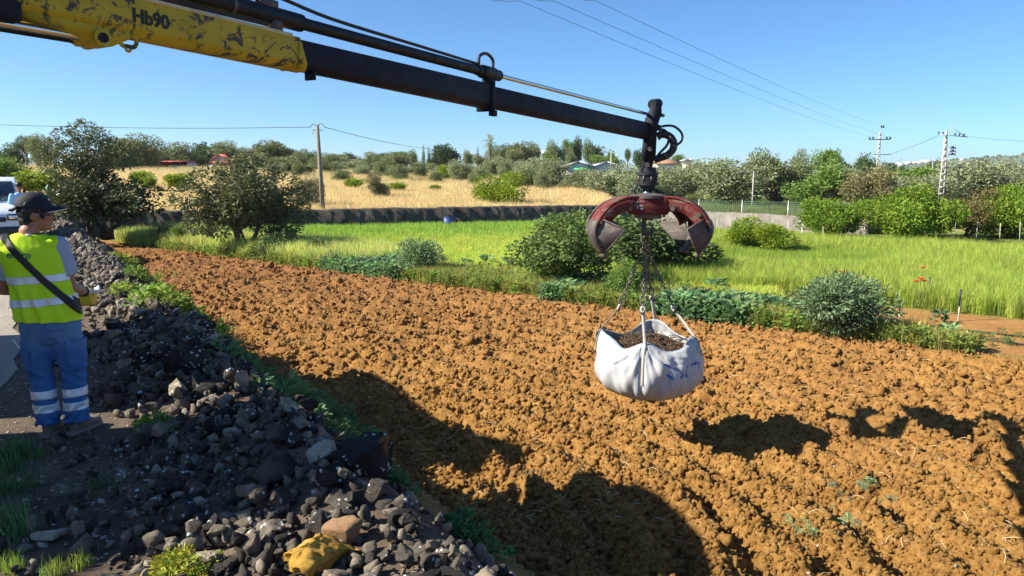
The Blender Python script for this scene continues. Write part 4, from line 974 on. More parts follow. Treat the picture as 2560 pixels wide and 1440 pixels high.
for k, (px, ox, zf) in enumerate(((1300, -.9, .86), (1385, .9, .86), (1490, .15, 1.02))):
    cable("power_line", [at(px - 420, -160 - k * 20, 10), at(px, 2, 20), pyl1[0] + [ox, 0, pyl1[1] * zf]], .0055, ("outer power line from the slender pylon, fixed to its near insulator", "middle power line from the slender pylon, fixed to its far insulator", "topmost power line from the slender pylon, fixed to its tip")[k], .25)
cable("power_line", [pyl1[0] + [.9, 0, pyl1[1] * .62], pyl2[0] + [-.45, 0, pyl2[1] * .96]], .013, "slack cable strung between the slender and the stout pylon", .1)
cable("power_line", [pyl2[0] + [1.0, 0, pyl2[1] * .95], at(2700, 362, 46)], .008, "cable leaving the stout pylon away from the slender pylon", .05)
for px, tp, Y, rr2, lab, arm in ((1526, 378, 58, .06, "thin lamp post in front of the green and white warehouse", 1), (1546, 346, 150, .07, "tall thin mast on the hill crest beyond the warehouse", 0), (1881, 428, 47, .05, "short lamp post among the silvery olives", 1), (2242, 400, 120, .10, "distant pale post with a forked head in front of the orange buildings", 2), (2326, 402, 70, .045, "bare metal post between orange buildings and stout pylon", 0), (1772, 395, 80, .05, "wooden post beside the square white tower", 1)):
    X, Y, z = spot(px, Y); h = at(px, tp, Y)[2] - z; r = tag(empty("lamp_post" if arm == 1 else "mast", (X, Y, z)), lab, "post")
    mb = MB(); mb.tube([(0, 0, -.3), (0, 0, h)], [rr2, rr2 * .7], 8); mb.build("shaft", M_CONC, r, True)
    if arm == 1: mb = MB(); mb.tube([(0, 0, h * .96), (-.5, 0, h * .99)], .03, 6); mb.bbox((-.65, 0, h * .985), (.4, .12, .07), b=.02); mb.build("lamp_head", M_GALV, r)
    if arm == 2: mb = MB(); mb.tube([(-.5, 0, h * 1.03), (0, 0, h * .95), (.5, 0, h * 1.03)], .05, 6); mb.build("fork", M_CONC, r)

# ---------------------------------------------------------------- buildings
M_WHITE = mat_plain("white_render", (.78, .76, .72), .85, var=.06, scale=2)
M_RED = mat_plain("red_sheet_metal", (.50, .07, .06), .6, var=.2, scale=3)
M_TILE = mat_plain("red_roof_tile", (.46, .13, .08), .85, var=.25, scale=6)
M_BTILE = mat_plain("brown_roof_tile", (.38, .20, .12), .9, var=.25, scale=6)
M_GREENP = mat_plain("green_awning", (.03, .36, .10), .6, var=.15)
M_GREYR = mat_plain("grey_roof_sheet", (.50, .50, .48), .6, var=.1)
M_GLASS = mat_plain("dark_glass", (.02, .025, .03), .08, var=.2, spec=.8)
M_ORANGE = mat_plain("orange_render", (.62, .30, .13), .9, var=.15)
# red open shed
X, Y, z = spot(400, 108); s_px = 108 / FPX
r = tag(empty("red_shed", (X, Y, z)), "open-fronted red metal shed at the top of the dry field", "shed"); W_ = 71 * s_px; Hh = at(430, 403, 108)[2] - z
mb = MB(); mb.box((.04, 1.5, Hh * .46), (.08, 3, Hh * .92)); mb.build("side_wall", M_RED, r)
mb = MB(); mb.box((W_, 1.5, Hh * .44), (.08, 3, Hh * .88)); mb.build("side_wall", M_GREYR, r)
mb = MB(); mb.box((W_ / 2, 3, Hh * .44), (W_, .08, Hh * .88)); mb.build("back_wall", M_RED, r)
mb = MB(); mb.add([(-.25, -.3, Hh * .9), (W_ + .2, -.3, Hh * .9), (W_ + .2, 3.2, Hh * 1.02), (-.25, 3.2, Hh * 1.02), (-.25, -.3, Hh * .96), (W_ + .2, -.3, Hh * .96), (W_ + .2, 3.2, Hh * 1.08), (-.25, 3.2, Hh * 1.08)], [(3, 2, 1, 0), (4, 5, 6, 7), (0, 1, 5, 4), (1, 2, 6, 5), (2, 3, 7, 6), (3, 0, 4, 7)]); mb.build("roof", M_RED, r)
mb = MB(); mb.box((W_ * .25, -.05, Hh * .45), (.1, .1, Hh * .9)); mb.build("post", M_RED, r)
def far_car(loc, rz, label, mat):
    c = tag(empty("parked_car", loc, rz), label, "car")
    mb = MB(); mb.bbox((0, 0, .55), (1.6, 3.4, .6), b=.12); mb.build("body", mat, c)
    mb = MB(); mb.box((0, .3, 1.1), (1.45, 1.9, .5), taper=.8); mb.build("cabin", mat, c)
    mb = MB(); mb.add([(-.62, -.69, .93), (.62, -.69, .93), (.52, -.52, 1.28), (-.52, -.52, 1.28)], [(0, 1, 2, 3)]); mb.build("windscreen", M_GLASS, c)
    for sx in (-.72, .72):
        for sy in (-1.1, 1.1): mb = MB(); mb.tube([(sx - .09, sy, .3), (sx + .09, sy, .3)], .3, 14); mb.build("wheel", M_DARK, c)
        mb = MB(); mb.box((sx * .75, -1.71, .62), (.3, .04, .14)); mb.build("headlight", M_GALV, c)
    return c
far_car((X + W_ * .45, Y + 1.75, z), .1, "pale car parked under the red shed roof next to its post", M_GREYR)
far_car((X + W_ * .80, Y + 1.85, z), -.1, "low pale car parked under the red shed roof by the grey side wall", M_GREYR)
def house(name, px0, px1, ytop, yeave, Y, depth, roofmat, wallmat, label, wins=(), gable_front=True, extra=None, cat="house"):
    X0, _, z = spot(px0, Y); X1 = spot(px1, Y)[0]; z = min(z, G(X1, Y)); W = X1 - X0; zt = at((px0 + px1) / 2, ytop, Y)[2] - z; ze = at((px0 + px1) / 2, yeave, Y)[2] - z
    r = tag(empty(name, (X0, Y, z)), label, cat); mb = MB()
    if gable_front:
        poly = [(0, -.5), (W, -.5), (W, ze), (W / 2, zt), (0, ze)]; mb.prism(poly, depth, (0, depth / 2, 0), (1, 0, 0), (0, 0, 1)); mb.build("wall", wallmat, r)
        for sgn in (-1, 1):
            a = np.array([W / 2, zt + .03]); e_ = np.array([W / 2 + sgn * (W / 2 + .25), ze - .1 + .03]); mb = MB(); n_ = np.array([0, .14])
            mb.prism([a, e_, e_ + n_, a + n_] if sgn < 0 else [e_, a, a + n_, e_ + n_], depth + .5, (0, depth / 2, 0), (1, 0, 0), (0, 0, 1)); mb.build("roof", roofmat, r)
    else:
        mb.box((W / 2, depth / 2, (ze - .5) / 2), (W, depth, ze + .5)); mb.build("wall", wallmat, r)
        mb = MB(); mb.prism([(-.3, ze), (depth / 2, zt), (depth + .3, ze), (depth + .3, ze + .12), (depth / 2, zt + .12), (-.3, ze + .12)], W + .5, (W / 2, 0, 0), (0, 1, 0), (0, 0, 1)); mb.build("roof", roofmat, r)
    for (fx, fz, ww, hh, mt) in wins: mb = MB(); mb.box((W * fx, -.03, ze * fz), (ww, .08, hh)); mb.build("window", mt, r)
    return r, W, zt, ze
r, W, zt, ze = house("white_house", 536, 572, 388, 398, 119, 5, M_TILE, M_WHITE, "white gabled farmhouse with red roofs behind the spreading loquat tree", [(.5, .5, .5, .5, M_GLASS)])
mb = MB(); mb.prism([(W, -.3), (W + 3.2, -.3), (W + 3.2, ze * .95), (W, ze * .95)], 4.0, (0, 2.6, 0), (1, 0, 0), (0, 0, 1)); mb.build("side_wing", M_WHITE, r)
mb = MB(); mb.box((W + 1.6, 2.4, ze + .25), (3.8, 4.6, .16), rotm(.18, 0, 0)); mb.build("wing_roof", M_TILE, r)
mb = MB(); mb.box((W * .75, -1.0, ze * .72), (W * 1.6, 2.2, .14), rotm(.2, 0, 0)); mb.build("porch_roof", M_TILE, r)
for fx in (.1, .7, 1.4): mb = MB(); mb.cyl((W * fx, -1.9, -.4), (W * fx, -1.9, ze * .62), .1, 8); mb.build("porch_post", M_WHITE, r)
house("garden_wall_house", 650, 668, 392, 398, 116, 4, M_TILE, M_WHITE, "small white outbuilding half hidden behind the spreading loquat tree", [(.5, .6, .5, .6, M_GLASS)], cat="outbuilding")
house("low_white_shed", 258, 274, 411, 414, 100, 3, M_GREYR, M_WHITE, "low white shed seen through the tall open loquat tree", [(.5, .5, .4, .4, M_GLASS)], cat="shed")
r, W, zt, ze = house("warehouse", 1412, 1482, 406, 417, 74, 6, M_GREYR, M_WHITE, "white warehouse with grey gable roofs and a green awning", [(.14, .45, .35, .9, M_GLASS)], cat="warehouse")
mb = MB(); mb.prism([(W + .05, -.3), (W + 2.9, -.3), (W + 2.9, ze), (W + 1.45, zt - .02), (W + .05, ze)], 8, (0, 4.4, 0), (1, 0, 0), (0, 0, 1)); mb.build("rear_hall", M_WHITE, r)
for sgn in (-1, 1):
    a = np.array([W + 1.45, zt]); e_ = a + np.array([sgn * 1.6, -(zt - ze) - .05]); n_ = np.array([0, .12]); mb = MB()
    mb.prism([a, e_, e_ + n_, a + n_] if sgn < 0 else [e_, a, a + n_, e_ + n_], 8.2, (0, 4.35, 0), (1, 0, 0), (0, 0, 1)); mb.build("rear_roof", M_GREYR, r)
mb = MB(); mb.box((W * .62, -.25, ze * .90), (W * .62, .5, .18), rotm(.35, 0, 0)); mb.build("awning", M_GREENP, r)
mb = MB(); mb.box((W * .62, -.06, ze * .74), (W * .6, .1, ze * .28)); mb.build("green_sign_band", M_GREENP, r)
mb = MB(); mb.box((W * .72, -.05, ze * .35), (W * .35, .08, ze * .5)); mb.build("door", M_GLASS, r)
house("white_tower", 1708, 1728, 400, 401.5, 92, 1.2, M_GREYR, M_WHITE, "square white block standing among the treetops", [(.7, .8, .2, .3, M_GLASS)], cat="building")
house("brown_roof_house", 1736, 1796, 415, 428, 88, 5, M_BTILE, M_WHITE, "low house with a brown tiled roof among the olives", [(.3, .5, .5, .5, M_GLASS)], False)
house("brown_roof_house", 1640, 1700, 400, 410, 112, 5, M_BTILE, M_WHITE, "tan-roofed house half hidden behind the rotator of the grapple", [(.3, .5, .5, .5, M_GLASS)], False)
house("grey_house", 1355, 1385, 376, 384, 150, 5, M_GREYR, M_WHITE, "grey-roofed house on the hill crest behind the trees", [(.3, .5, .6, .5, M_GLASS)], False)
house("orange_building", 2242, 2268, 422, 424, 255, 8, M_ORANGE, M_ORANGE, "long low orange building far behind the olive grove", [(.2, .5, .8, .8, M_GLASS), (.6, .5, .8, .8, M_GLASS)], False, cat="building")
house("orange_building", 2270, 2300, 423, 425, 262, 8, M_ORANGE, M_ORANGE, "orange building joined behind the distant cypresses", [(.3, .5, .8, .8, M_GLASS)], False, cat="building")
house("orange_building", 2303, 2320, 420, 423, 258, 8, M_ORANGE, M_ORANGE, "taller orange block at the end of the distant row", [(.5, .5, .8, .8, M_GLASS)], False, cat="building")
def hit(px, py):
    rd = ray(px, py); t = np.geomspace(500, 2600, 900); X = rd[0] * t / rd[1]; zz = CAMZ + rd[2] * t / rd[1]; g = H(X, t); k = np.argmax(g > zz)
    return (X[k], t[k], g[k]) if (g > zz).any() else (rd[0] / rd[1] * 1500, 1500., float(H(np.array([rd[0] / rd[1] * 1500]), np.array([1500.]))[0]))
for k, (px, py, w, h) in enumerate(((2228, 408, 12, 3), (2250, 407, 16, 4), (2272, 410, 20, 4), (2290, 409, 14, 3), (2318, 400, 30, 6), (2336, 401, 10, 5), (2352, 398, 8, 4), (2205, 409, 10, 3), (2300, 404, 10, 3), (2405, 401, 10, 3), (2262, 414, 24, 3))):
    X, Y, z = hit(px, py); s_ = Y / FPX; r = tag(empty("hill_villa", (X, Y, z)), ("largest white villa crowning the far hill" if w == 30 else "small white villa on the far hillside"), "house", "white villas on the far hillside")
    mb = MB(); mb.box((0, 0, h * s_ / 2), (w * s_, 8, h * s_ + 2)); mb.build("wall", M_WHITE, r)
    mb = MB(); mb.box((0, 0, h * s_ + 1.2), (w * s_ * .7, 7, .5)); mb.build("roof", M_WHITE if k % 3 else M_TILE, r)
    for fx in (-.3, .0, .3): mb = MB(); mb.box((fx * w * s_, -4.05, h * s_ * .5), (1.5, .2, 1.6)); mb.build("window", M_GLASS, r)
# scrub dotting the far hill: one wooded mass
n = 2600; X = rng.uniform(550, 2200, n); Y = rng.uniform(900, 1750, n); k = (X / Y > .40); X, Y = X[k], Y[k]
M_SCR = mat_plain("hill_scrub", (.085, .11, .06), .95, var=.3, scale=.2)
scr = []
for k in range(4):
    me = stone_mesh("scrub_clump", 900 + k, 2, .9, .8); me.materials.append(M_SCR); scr.append(me)
tag(scatter("hill_woodland", np.c_[X, Y, H(X, Y) + 1], rng.uniform(2, 6, len(X)), rng.uniform(0, 6.3, (len(X), 3)) * [0, 0, 1], scr), "scrub and woodland dotting the far hillside", "woodland", kind="stuff")
# wooded belt between the grove and the hill
n = 420; X = rng.uniform(30, 330, n); Y = rng.uniform(130, 420, n); k = (X / Y > .33) & (X / Y < .85); X, Y = X[k], Y[k]
me = crown_mesh("belt_crown", L_HILL, 77, clump_cloud(78, (0, 0, 1.6), (2, 2, 1.2), 22, .9), 2600, (.5, .2))
tag(scatter("distant_woodland", np.c_[X, Y, H(X, Y)], rng.uniform(.7, 1.5, len(X)), rng.uniform(0, 6.3, (len(X), 3)) * [0, 0, 1], [me]), "distant belt of low trees between olive grove and far hill", "woodland", kind="stuff")

# ---------------------------------------------------------------- garden things
M_STAKE = mat_plain("whitewashed_stake", (.66, .62, .54), .8, var=.2, scale=20)
M_TUB = mat_plain("dark_green_plastic", (.02, .10, .07), .5, var=.2)
M_BLUE = mat_plain("blue_plastic", (.03, .07, .22), .45, var=.2)
gs_ = "stakes around the garden plots"
for px, tp, bp, lab in ((1855, 655, 700, "pale garden stake standing alone at the near rim of the meadow grass"), (1821, 684, 706, "short pale stake beside the bluish weeds"), (2320, 695, 757, "white stake next to the lone poppies"), (2395, 726, 798, "tall white stake standing in the drip-irrigated beds"), (2246, 755, 806, "white stake between thistle bush and drip-irrigated beds"), (2058, 672, 716, "thin stake close behind the thistle bush"), (1912, 722, 742, "short stake among the bluish weeds"), (1690, 600, 640, "thin stake in front of the fig bush")):
    P = onz(px, bp, -.62); h = at(px, tp, P[1])[2] - P[2]; r = tag(empty("garden_stake", (P[0], P[1], P[2])), lab, "stake", gs_)
    mb = MB(); mb.tube([(0, 0, -.15), (.01, 0, h * .5), (.0, 0, h)], [.014, .013, .011], 7); mb.build("rod", M_STAKE, r, True)
    mb = MB(); mb.tube([(0, 0, h * .45), (0, 0, h + .02)], .0155, 7); mb.build("dark_tip", M_DARK, r)
for k, (x0, x1, tp, bp) in enumerate(((2003, 2010, 548, 583), (2012, 2000, 552, 584))):
    P = onz(x0, bp, -.6); Q = at(x1, tp, P[1] + .1); mb = MB(); mb.tube([P - [0, 0, .2], Q], [.03, .025], 7)
    tag(mb.build("slanted_post", M_STAKE, None, True), ("slanted pale post leaning against its twin by the low round tree", "second slanted post crossing its twin by the low round tree")[k], "post")
for k, px in enumerate((1790, 1822, 1862, 1895, 1930, 1965, 2060, 2160, 2330, 2380, 2440, 2500, 2550)):
    P = onz(px, 585 if px < 2000 else 600, -.6); mb = MB(); hh_ = .5 + .25 * rng.random(); mb.tube([P - [0, 0, .2], P + [.04 * rng.normal(), 0, hh_]], [.010, .009], 6)
    tag(mb.build("vegetable_stake", M_STAKE, None, True), "little pale stick marking the far vegetable rows", "stake", "sticks marking the far vegetable rows")
M_HOSE = mat_plain("black_hose", (.025, .025, .025), .6)
for k, off in enumerate((1.05, 1.75)):
    xs = np.linspace(5.6, 16, 40); Yh = 11.29 + (off + .12 * np.sin(xs * 1.3 + k) - (xs - 5.74) * .64) / .768; kk = Yh > 4
    mb = MB(); mb.tube(np.c_[xs, Yh, H(xs, Yh) + .02][kk], .012, 6); tag(mb.build("drip_hose", M_HOSE, None, True), ("black drip hose along the near bed beside the ploughed soil", "black drip hose along the far bed beside the meadow grass")[k], "hose")
def tub(name, px, py, zg, w, h, mat, label, cat):
    P = onz(px, py, zg) if zg < 0 else at(px, py, zg); r = tag(empty(name, (P[0], P[1], G(P[0], P[1])), .3), label, cat)
    for (cx, cy, sx, sy) in ((0, -w * .35, w, .03), (0, w * .35, w, .03), (-w / 2, 0, .03, w * .7), (w / 2, 0, .03, w * .7)): mb = MB(); mb.box((cx, cy, h / 2), (sx, sy, h), taper=1.02); mb.build("side", mat, r)
    mb = MB(); mb.box((0, 0, .02), (w * .96, w * .66, .03)); mb.build("floor", mat, r)
    mb = MB()
    for sy in (-.36, .36): mb.box((0, w * sy, h), (w * 1.08, .05, .04))
    for sx in (-.52, .52): mb.box((w * sx, 0, h), (.05, w * .72, .04))
    mb.build("rim", mat, r); return r
tub("plastic_tub", 960, 662, -.62, .34, .34, M_TUB, "dark green plastic tub half hidden in weeds at the field edge", "tub")
tub("plastic_crate", 1122, 552, 34.6, .42, .62, M_BLUE, "blue crate standing upright against the long dark wall", "crate")
tub("plastic_crate", 1150, 552, 35.0, .5, .55, M_DARK, "black crate beside the blue one against the long dark wall", "crate")
# cactus and railing by the lane
X, Y, z = spot(128, 27.6); M_CACT = mat_plain("cactus_skin", (.045, .12, .07), .6, var=.25)
r = tag(empty("columnar_cactus", (X, Y, z)), "dark green columnar cactus by the metal railing behind the worker", "cactus")
for k, (dx, dy, tp, rad) in enumerate(((0, 0, 459, .13), (-.12, .1, 474, .09), (.16, .05, 473, .10), (.08, -.12, 486, .09))):
    h = at(128, tp, Y)[2] - z; mb = MB(); ang = np.linspace(0, 2 * np.pi, 14, endpoint=False); V = []
    for zz, f in ((-.2, 1), (h * .5, 1.0), (h * .9, .85), (h, .1)):
        for i, a in enumerate(ang): q = rad * f * (1 if i % 2 else .72); V.append((dx + q * math.cos(a), dy + q * math.sin(a), zz))
    F = [(i * 14 + k2, i * 14 + (k2 + 1) % 14, (i + 1) * 14 + (k2 + 1) % 14, (i + 1) * 14 + k2) for i in range(3) for k2 in range(14)] + [tuple(range(42, 56))]
    mb.add(V, F); mb.build("column", M_CACT, r)
X, Y, z = spot(142, 26.6); s_ = Y / FPX; r = tag(empty("metal_railing", (X, Y, z)), "bent tubular metal railing between cactus and dark bush", "railing")
h = at(150, 484, Y)[2] - z
mb = MB(); mb.tube([(0, 0, -.2), (0, 0, h * .88), (.08, 0, h * .97), (.4, 0, h * 1.05)], .018, 8); mb.build("top_rail", M_GALV, r, True)
for xx in (.2, .4): mb = MB(); mb.tube([(xx, 0, -.2), (xx, 0, h * (1.0 if xx < .3 else 1.05))], .015, 8); mb.build("upright", M_GALV, r, True)
mb = MB(); mb.tube([(0, 0, h * .45), (.4, 0, h * .48)], .013, 8); mb.build("mid_rail", M_GALV, r, True)
# ---------------------------------------------------------------- loader crane
def worn(name, base, chip, dark=(.02, .02, .02), rough=.45, metal=.0, s1=3.0, thr=.60):
    m, nt, b, _ = new_mat(name); co = coord(nt)
    c = ramp(nt, noise(nt, 5, 6, .65, co), [(.3, [x * .72 for x in base]), (.7, base)])
    mp = nd(nt, "ShaderNodeMapping"); mp.inputs["Scale"].default_value = (1.2, 6, 6); nt.links.new(co, mp.inputs[0])
    n1 = noise(nt, s1, 9, .72, mp.outputs[0], .6)
    c = mixc(nt, ramp(nt, n1, [(thr, (0,) * 3), (thr + .04, (1,) * 3)]), c, chip)
    n2 = noise(nt, 14, 8, .75, co)
    c = mixc(nt, ramp(nt, n2, [(.63, (0,) * 3), (.70, (.9,) * 3)]), c, dark)
    nt.links.new(c, b.inputs["Base Color"]); b.inputs["Metallic"].default_value = metal; b.inputs["Specular IOR Level"].default_value = .3
    nt.links.new(ramp(nt, n1, [(.4, (rough,) * 3), (.7, (.8,) * 3)]), b.inputs["Roughness"])
    bump(nt, b, n2, .15, .004); return m
M_YEL = worn("worn_yellow_paint", (.58, .41, .02), (.07, .06, .05), (.03, .028, .03), .55, thr=.535)
M_NAVY = worn("dark_navy_steel", (.007, .009, .020), (.015, .014, .015), (.004, .004, .005), .62, thr=.66)
M_BLACK = worn("black_cylinder_paint", (.010, .013, .018), (.04, .04, .04), (.005, .005, .005), .38, thr=.7)
M_CHROME = mat_plain("chrome_rod", (.62, .64, .66), .14, 1.0, .08)
M_RUBBER = mat_plain("rubber_hose", (.012, .012, .013), .5, var=.2)
M_REDP = worn("worn_red_paint", (.155, .022, .02), (.15, .095, .07), (.045, .026, .022), .78, thr=.525)
M_STEEL = worn("scraped_steel", (.13, .11, .10), (.25, .20, .155), (.045, .04, .037), .55, .3, thr=.57)
M_BOLT = mat_plain("bolt_steel", (.14, .11, .09), .5, .6)
T = at(1618, 329, 6.85); b2 = np.array([.53, .848]); b2 /= np.linalg.norm(b2)
BN = np.array([b2[1], -b2[0], 0])
def boom_dir(BK):
    d_ = np.array([b2[0], b2[1], -BK]); return d_ / np.linalg.norm(d_)
lo_, hi_ = -.1, .3                                    # slope that brings the boom's middle to 41 px at 300 px
for _ in range(40):
    BK = (lo_ + hi_) / 2; BD = boom_dir(BK); a_, c_ = 0., 9.
    for _2 in range(50):
        m_ = (a_ + c_) / 2; q_ = T - BD * m_ - [0, 0, CAMZ]; f_ = q_[1] * cp - q_[2] * sp
        if 1280 + FPX * q_[0] / f_ > 300: a_ = m_
        else: c_ = m_
    if 720 - FPX * (q_[1] * sp + q_[2] * cp) / f_ > 44: lo_ = BK
    else: hi_ = BK
BU = np.cross(BN, BD); BU = BU if BU[2] > 0 else -BU
def bp_(t, side=0., up=0.): return T - BD * t + BN * side + BU * up
def t_of(px):                                         # place along the boom that is seen at px
    lo, hi = 0., 9.
    for _ in range(50):
        m_ = (lo + hi) / 2; q_ = bp_(m_) - [0, 0, CAMZ]; x_ = 1280 + FPX * q_[0] / (q_[1] * cp - q_[2] * sp)
        lo, hi = (m_, hi) if x_ > px else (lo, m_)
    return m_
TE, TM, TL, TT = t_of(741), t_of(1217), t_of(225), t_of(365)
crane = tag(empty("loader_crane", (*(bp_(8.1)[:2]), 0)), "truck loader crane with scratched yellow outer boom and dark telescopic sections", "crane")
CO = np.array(crane.location)
def boom_sec(name, t0, t1, h0, h1, w0, w1, mat, slant=0.0):
    V = []
    for t, h, w, sl in ((t0, h0, w0, 0), (t1, h1, w1, slant)):
        for (a, u) in ((-.5, .5), (.5, .5), (.5, -.28), (.28, -.5), (-.28, -.5), (-.5, -.28)):
            V.append(bp_(t - sl * (-u), a * w, u * h) - CO)
    n = 6; F = [tuple(range(n)), tuple(range(n, 2 * n))[::-1]] + [(i, n + i, n + (i + 1) % n, (i + 1) % n) for i in range(n)]
    mb = MB(); mb.add(V, F); o = mb.build(name, mat, crane); o.data.update()
    md = o.modifiers.new("edge", 'BEVEL'); md.width = .006; md.segments = 2; md.limit_method = 'ANGLE'; return o
tq = {}
outer = boom_sec("outer_boom", 8.0, TE, .108, .138, .10, .115, M_YEL, .05)
boom_sec("telescopic_section", TE + .6, TM, .120, .145, .088, .097, M_NAVY)
boom_sec("telescopic_section", TM + .4, 0.02, .125, .146, .080, .088, M_NAVY)
mb = MB()                                              # collar at the end of the yellow boom, and its drooping lip
for u in (-.5, .5): mb = MB(); mb.box(bp_(TE + .03, u * .117, -.01) - CO, (.02, .008, .11), np.c_[BD, BN, BU]); mb.build("collar_plate", M_YEL, crane)
mb = MB(); mb.box(bp_(TE - .06, .02, -.078) - CO, (.012, .06, .04), np.c_[BD, BN, BU]); mb.build("wiper_lip", M_NAVY, crane)
mb = MB(); mb.box(bp_(TM + .01, 0, .0) - CO, (.03, .118, .175), np.c_[BD, BN, BU]); mb.box(bp_(TM - .01, .04, -.098) - CO, (.05, .03, .035), np.c_[BD, BN, BU]); mb.build("wear_pad_collar", M_NAVY, crane)
# top rails: white-edged strip along the yellow boom
mb = MB(); mb.box((bp_(8, .04, .062) + bp_(TE + .04, .047, .077)) / 2 - CO, (7.9 - TE, .03, .014), np.c_[BD, BN, BU]); mb.build("top_edge_strip", mat_plain("worn_pale_edge", (.62, .50, .26), .5, .2, .3), crane)
# extension cylinder and its chrome rod
def tubeb(name, pts, r, mat, seg=14, parent=None):
    mb = MB(); mb.tube([np.array(p) - CO for p in pts], r, seg); return mb.build(name, mat, parent or crane, auto=40)
OFF = .138
tubeb("extension_cylinder", [bp_(7.6, .02, OFF - .005), bp_(TE - .01, .02, OFF)], .038, M_BLACK)
tubeb("extension_cylinder", [bp_(TE + .2, .02, OFF), bp_(TM + .12, .02, OFF)], .027, M_BLACK)
tubeb("piston_rod", [bp_(TM + .14, .02, OFF), bp_(-.02, .02, OFF + .012)], .0135, M_CHROME)
tubeb("cylinder_band", [bp_(TE + .36, .02, OFF), bp_(TE + .345, .02, OFF)], .041, M_STEEL)
mb = MB(); mb.tube([bp_(TM + d_, .02, OFF) - CO for d_ in (.14, .10, .09, -.04, -.05, -.10)], [.031, .031, .040, .040, .034, .034], 16); mb.build("cylinder_head", M_BLACK, crane, auto=40)
mb = MB(); mb.box(bp_(TM + .01, .02, .095) - CO, (.08, .045, .09), np.c_[BD, BN, BU]); mb.build("cylinder_bracket", M_NAVY, crane)
mb = MB(); mb.box(bp_(TE + .17, .02, OFF + .04) - CO, (.075, .05, .035), np.c_[BD, BN, BU]); mb.box(bp_(TE + .14, .02, .10) - CO, (.05, .06, .08), np.c_[BD, BN, BU]); mb.build("valve_block", M_STEEL, crane)
def smooth_path(P, n=28):
    P = np.array(P, float); t = np.linspace(0, len(P) - 1, n); out = []
    for u in t:
        i = min(int(u), len(P) - 2); f = u - i; p0, p1, p2, p3 = P[max(i - 1, 0)], P[i], P[i + 1], P[min(i + 2, len(P) - 1)]
        out.append(.5 * (2 * p1 + (p2 - p0) * f + (2 * p0 - 5 * p1 + 4 * p2 - p3) * f * f + (3 * p1 - p0 - 3 * p2 + p3) * f ** 3))
    return np.array(out)
tubeb("hydraulic_hose", smooth_path([bp_(TE + d_, .02, OFF + u_) for d_, u_ in ((.20, .03), (.225, .06), (.15, .085), (-.2, .055), (-.8, .045), (TM - TE + .12, .036))]), .0085, M_RUBBER, 8)
tubeb("hydraulic_hose", smooth_path([bp_(TM + d_, .02, OFF + u_) for d_, u_ in ((.12, .035), (.11, .085), (.04, .11), (-.03, .085), (-.03, .03))]), .0095, M_RUBBER, 8)
tubeb("hydraulic_hose", smooth_path([bp_(7.5, .04, .085), bp_(5, .045, .088), bp_(TE + .2, .05, .09)]), .009, M_RUBBER, 8)
# lug and boss below the outer boom, with the lift cylinder that pushes on it
tl = TL
mb = MB(); poly = [(-.34, .0), (.13, .0), (.10, -.03), (.045, -.06), (-.03, -.065), (-.075, -.04)]
mb.prism(poly, .09, bp_(tl, 0, -.052) - CO, BD, BU, BN); mb.build("cylinder_lug", M_YEL, crane)
mb = MB(); mb.tube([bp_(tl - .01, .055, -.090) - CO, bp_(tl - .01, -.055, -.090) - CO], .030, 18); mb.build("lug_boss", M_YEL, crane, auto=40)
mb = MB(); mb.tube([bp_(tl - .01, .058, -.090) - CO, bp_(tl - .01, -.058, -.090) - CO], .017, 16); mb.build("hole_disc", M_NAVY, crane, auto=40); mb = MB(); pl = bp_(tl - .11, .03, -.08) - CO  # dark disc stands in for the shadowed hole in the boss
mb.ring(pl, .020, .008, BD, BU, 18, 6, .012); mb.ring(pl - BU * .026, .010, .005, BD, BU, 12, 6); mb.build("lifting_eye", M_YEL, crane)
tubeb("lift_rod", [bp_(tl, .015, -.092), bp_(tl + 2.3, .015, -.13)], .014, M_CHROME, 14)
tubeb("lift_rod", [bp_(tl, -.03, -.10), bp_(tl + 2.3, -.03, -.14)], .010, M_BLACK, 12)
mb = MB(); mb.bbox(bp_(t_of(-22), .0, .0) - CO, (.10, .14, .19), np.c_[BD, BN, BU], .03); mb.build("knuckle_joint", M_NAVY, crane)
mb = MB(); mb.bbox(bp_(t_of(12), .05, -.06) - CO, (.035, .03, .06), np.c_[BD, BN, BU], .012); mb.build("knuckle_cap", M_NAVY, crane)
# knuckle, column and base, out of the picture
mb = MB(); mb.bbox(bp_(8.1) - CO, (.5, .3, .4), np.c_[BD, BN, BU], .05); mb.build("main_knuckle", M_YEL, crane)
mb = MB(); mb.tube([(0, 0, 1.0), (0, 0, 2.6)], [.24, .2], 18); mb.build("column", M_YEL, crane, True)
mb = MB(); mb.bbox((0, 0, 1.1), (.9, .8, .35), b=.05); mb.build("pedestal", M_NAVY, crane)
# tip: side cheeks, top lug, hose bundle, link, rotator
def tipP(px, py, dy=0.): return at(px, py, 6.85 + dy) - CO
ex = np.array([1., 0, 0]); ey = np.array([0, 1., 0]); ez = np.array([0, 0, 1.])
S = 6.85 / FPX * 1.0
def poly_px(pts, ox, oy): return [((x - ox) * S, -(y - oy) * S * 1.02) for x, y in pts]
for dy in (-.062, .062):
    mb = MB(); mb.prism(poly_px([(1612, 300), (1630, 262), (1650, 262), (1652, 286), (1642, 318), (1640, 392), (1612, 400), (1606, 378), (1610, 340)], 1626, 330), .02, tipP(1626, 330, dy), ex, ez); mb.build("tip_cheek", M_NAVY, crane)
mb = MB(); mb.tube([tipP(1631, 261, -.05), tipP(1645, 259, .07)], .045, 20); mb.build("top_lug", M_NAVY, crane, auto=40)
mb = MB(); mb.tube([tipP(1631, 261, -.062), tipP(1632, 261, -.048)], .034, 18); mb.build("lug_bore", M_RUBBER, crane, auto=40)
mb = MB(); mb.tube([tipP(1652, 288, -.05), tipP(1658, 289, .03)], .016, 12); mb.build("rod_nut", M_STEEL, crane, auto=40)
mb = MB()
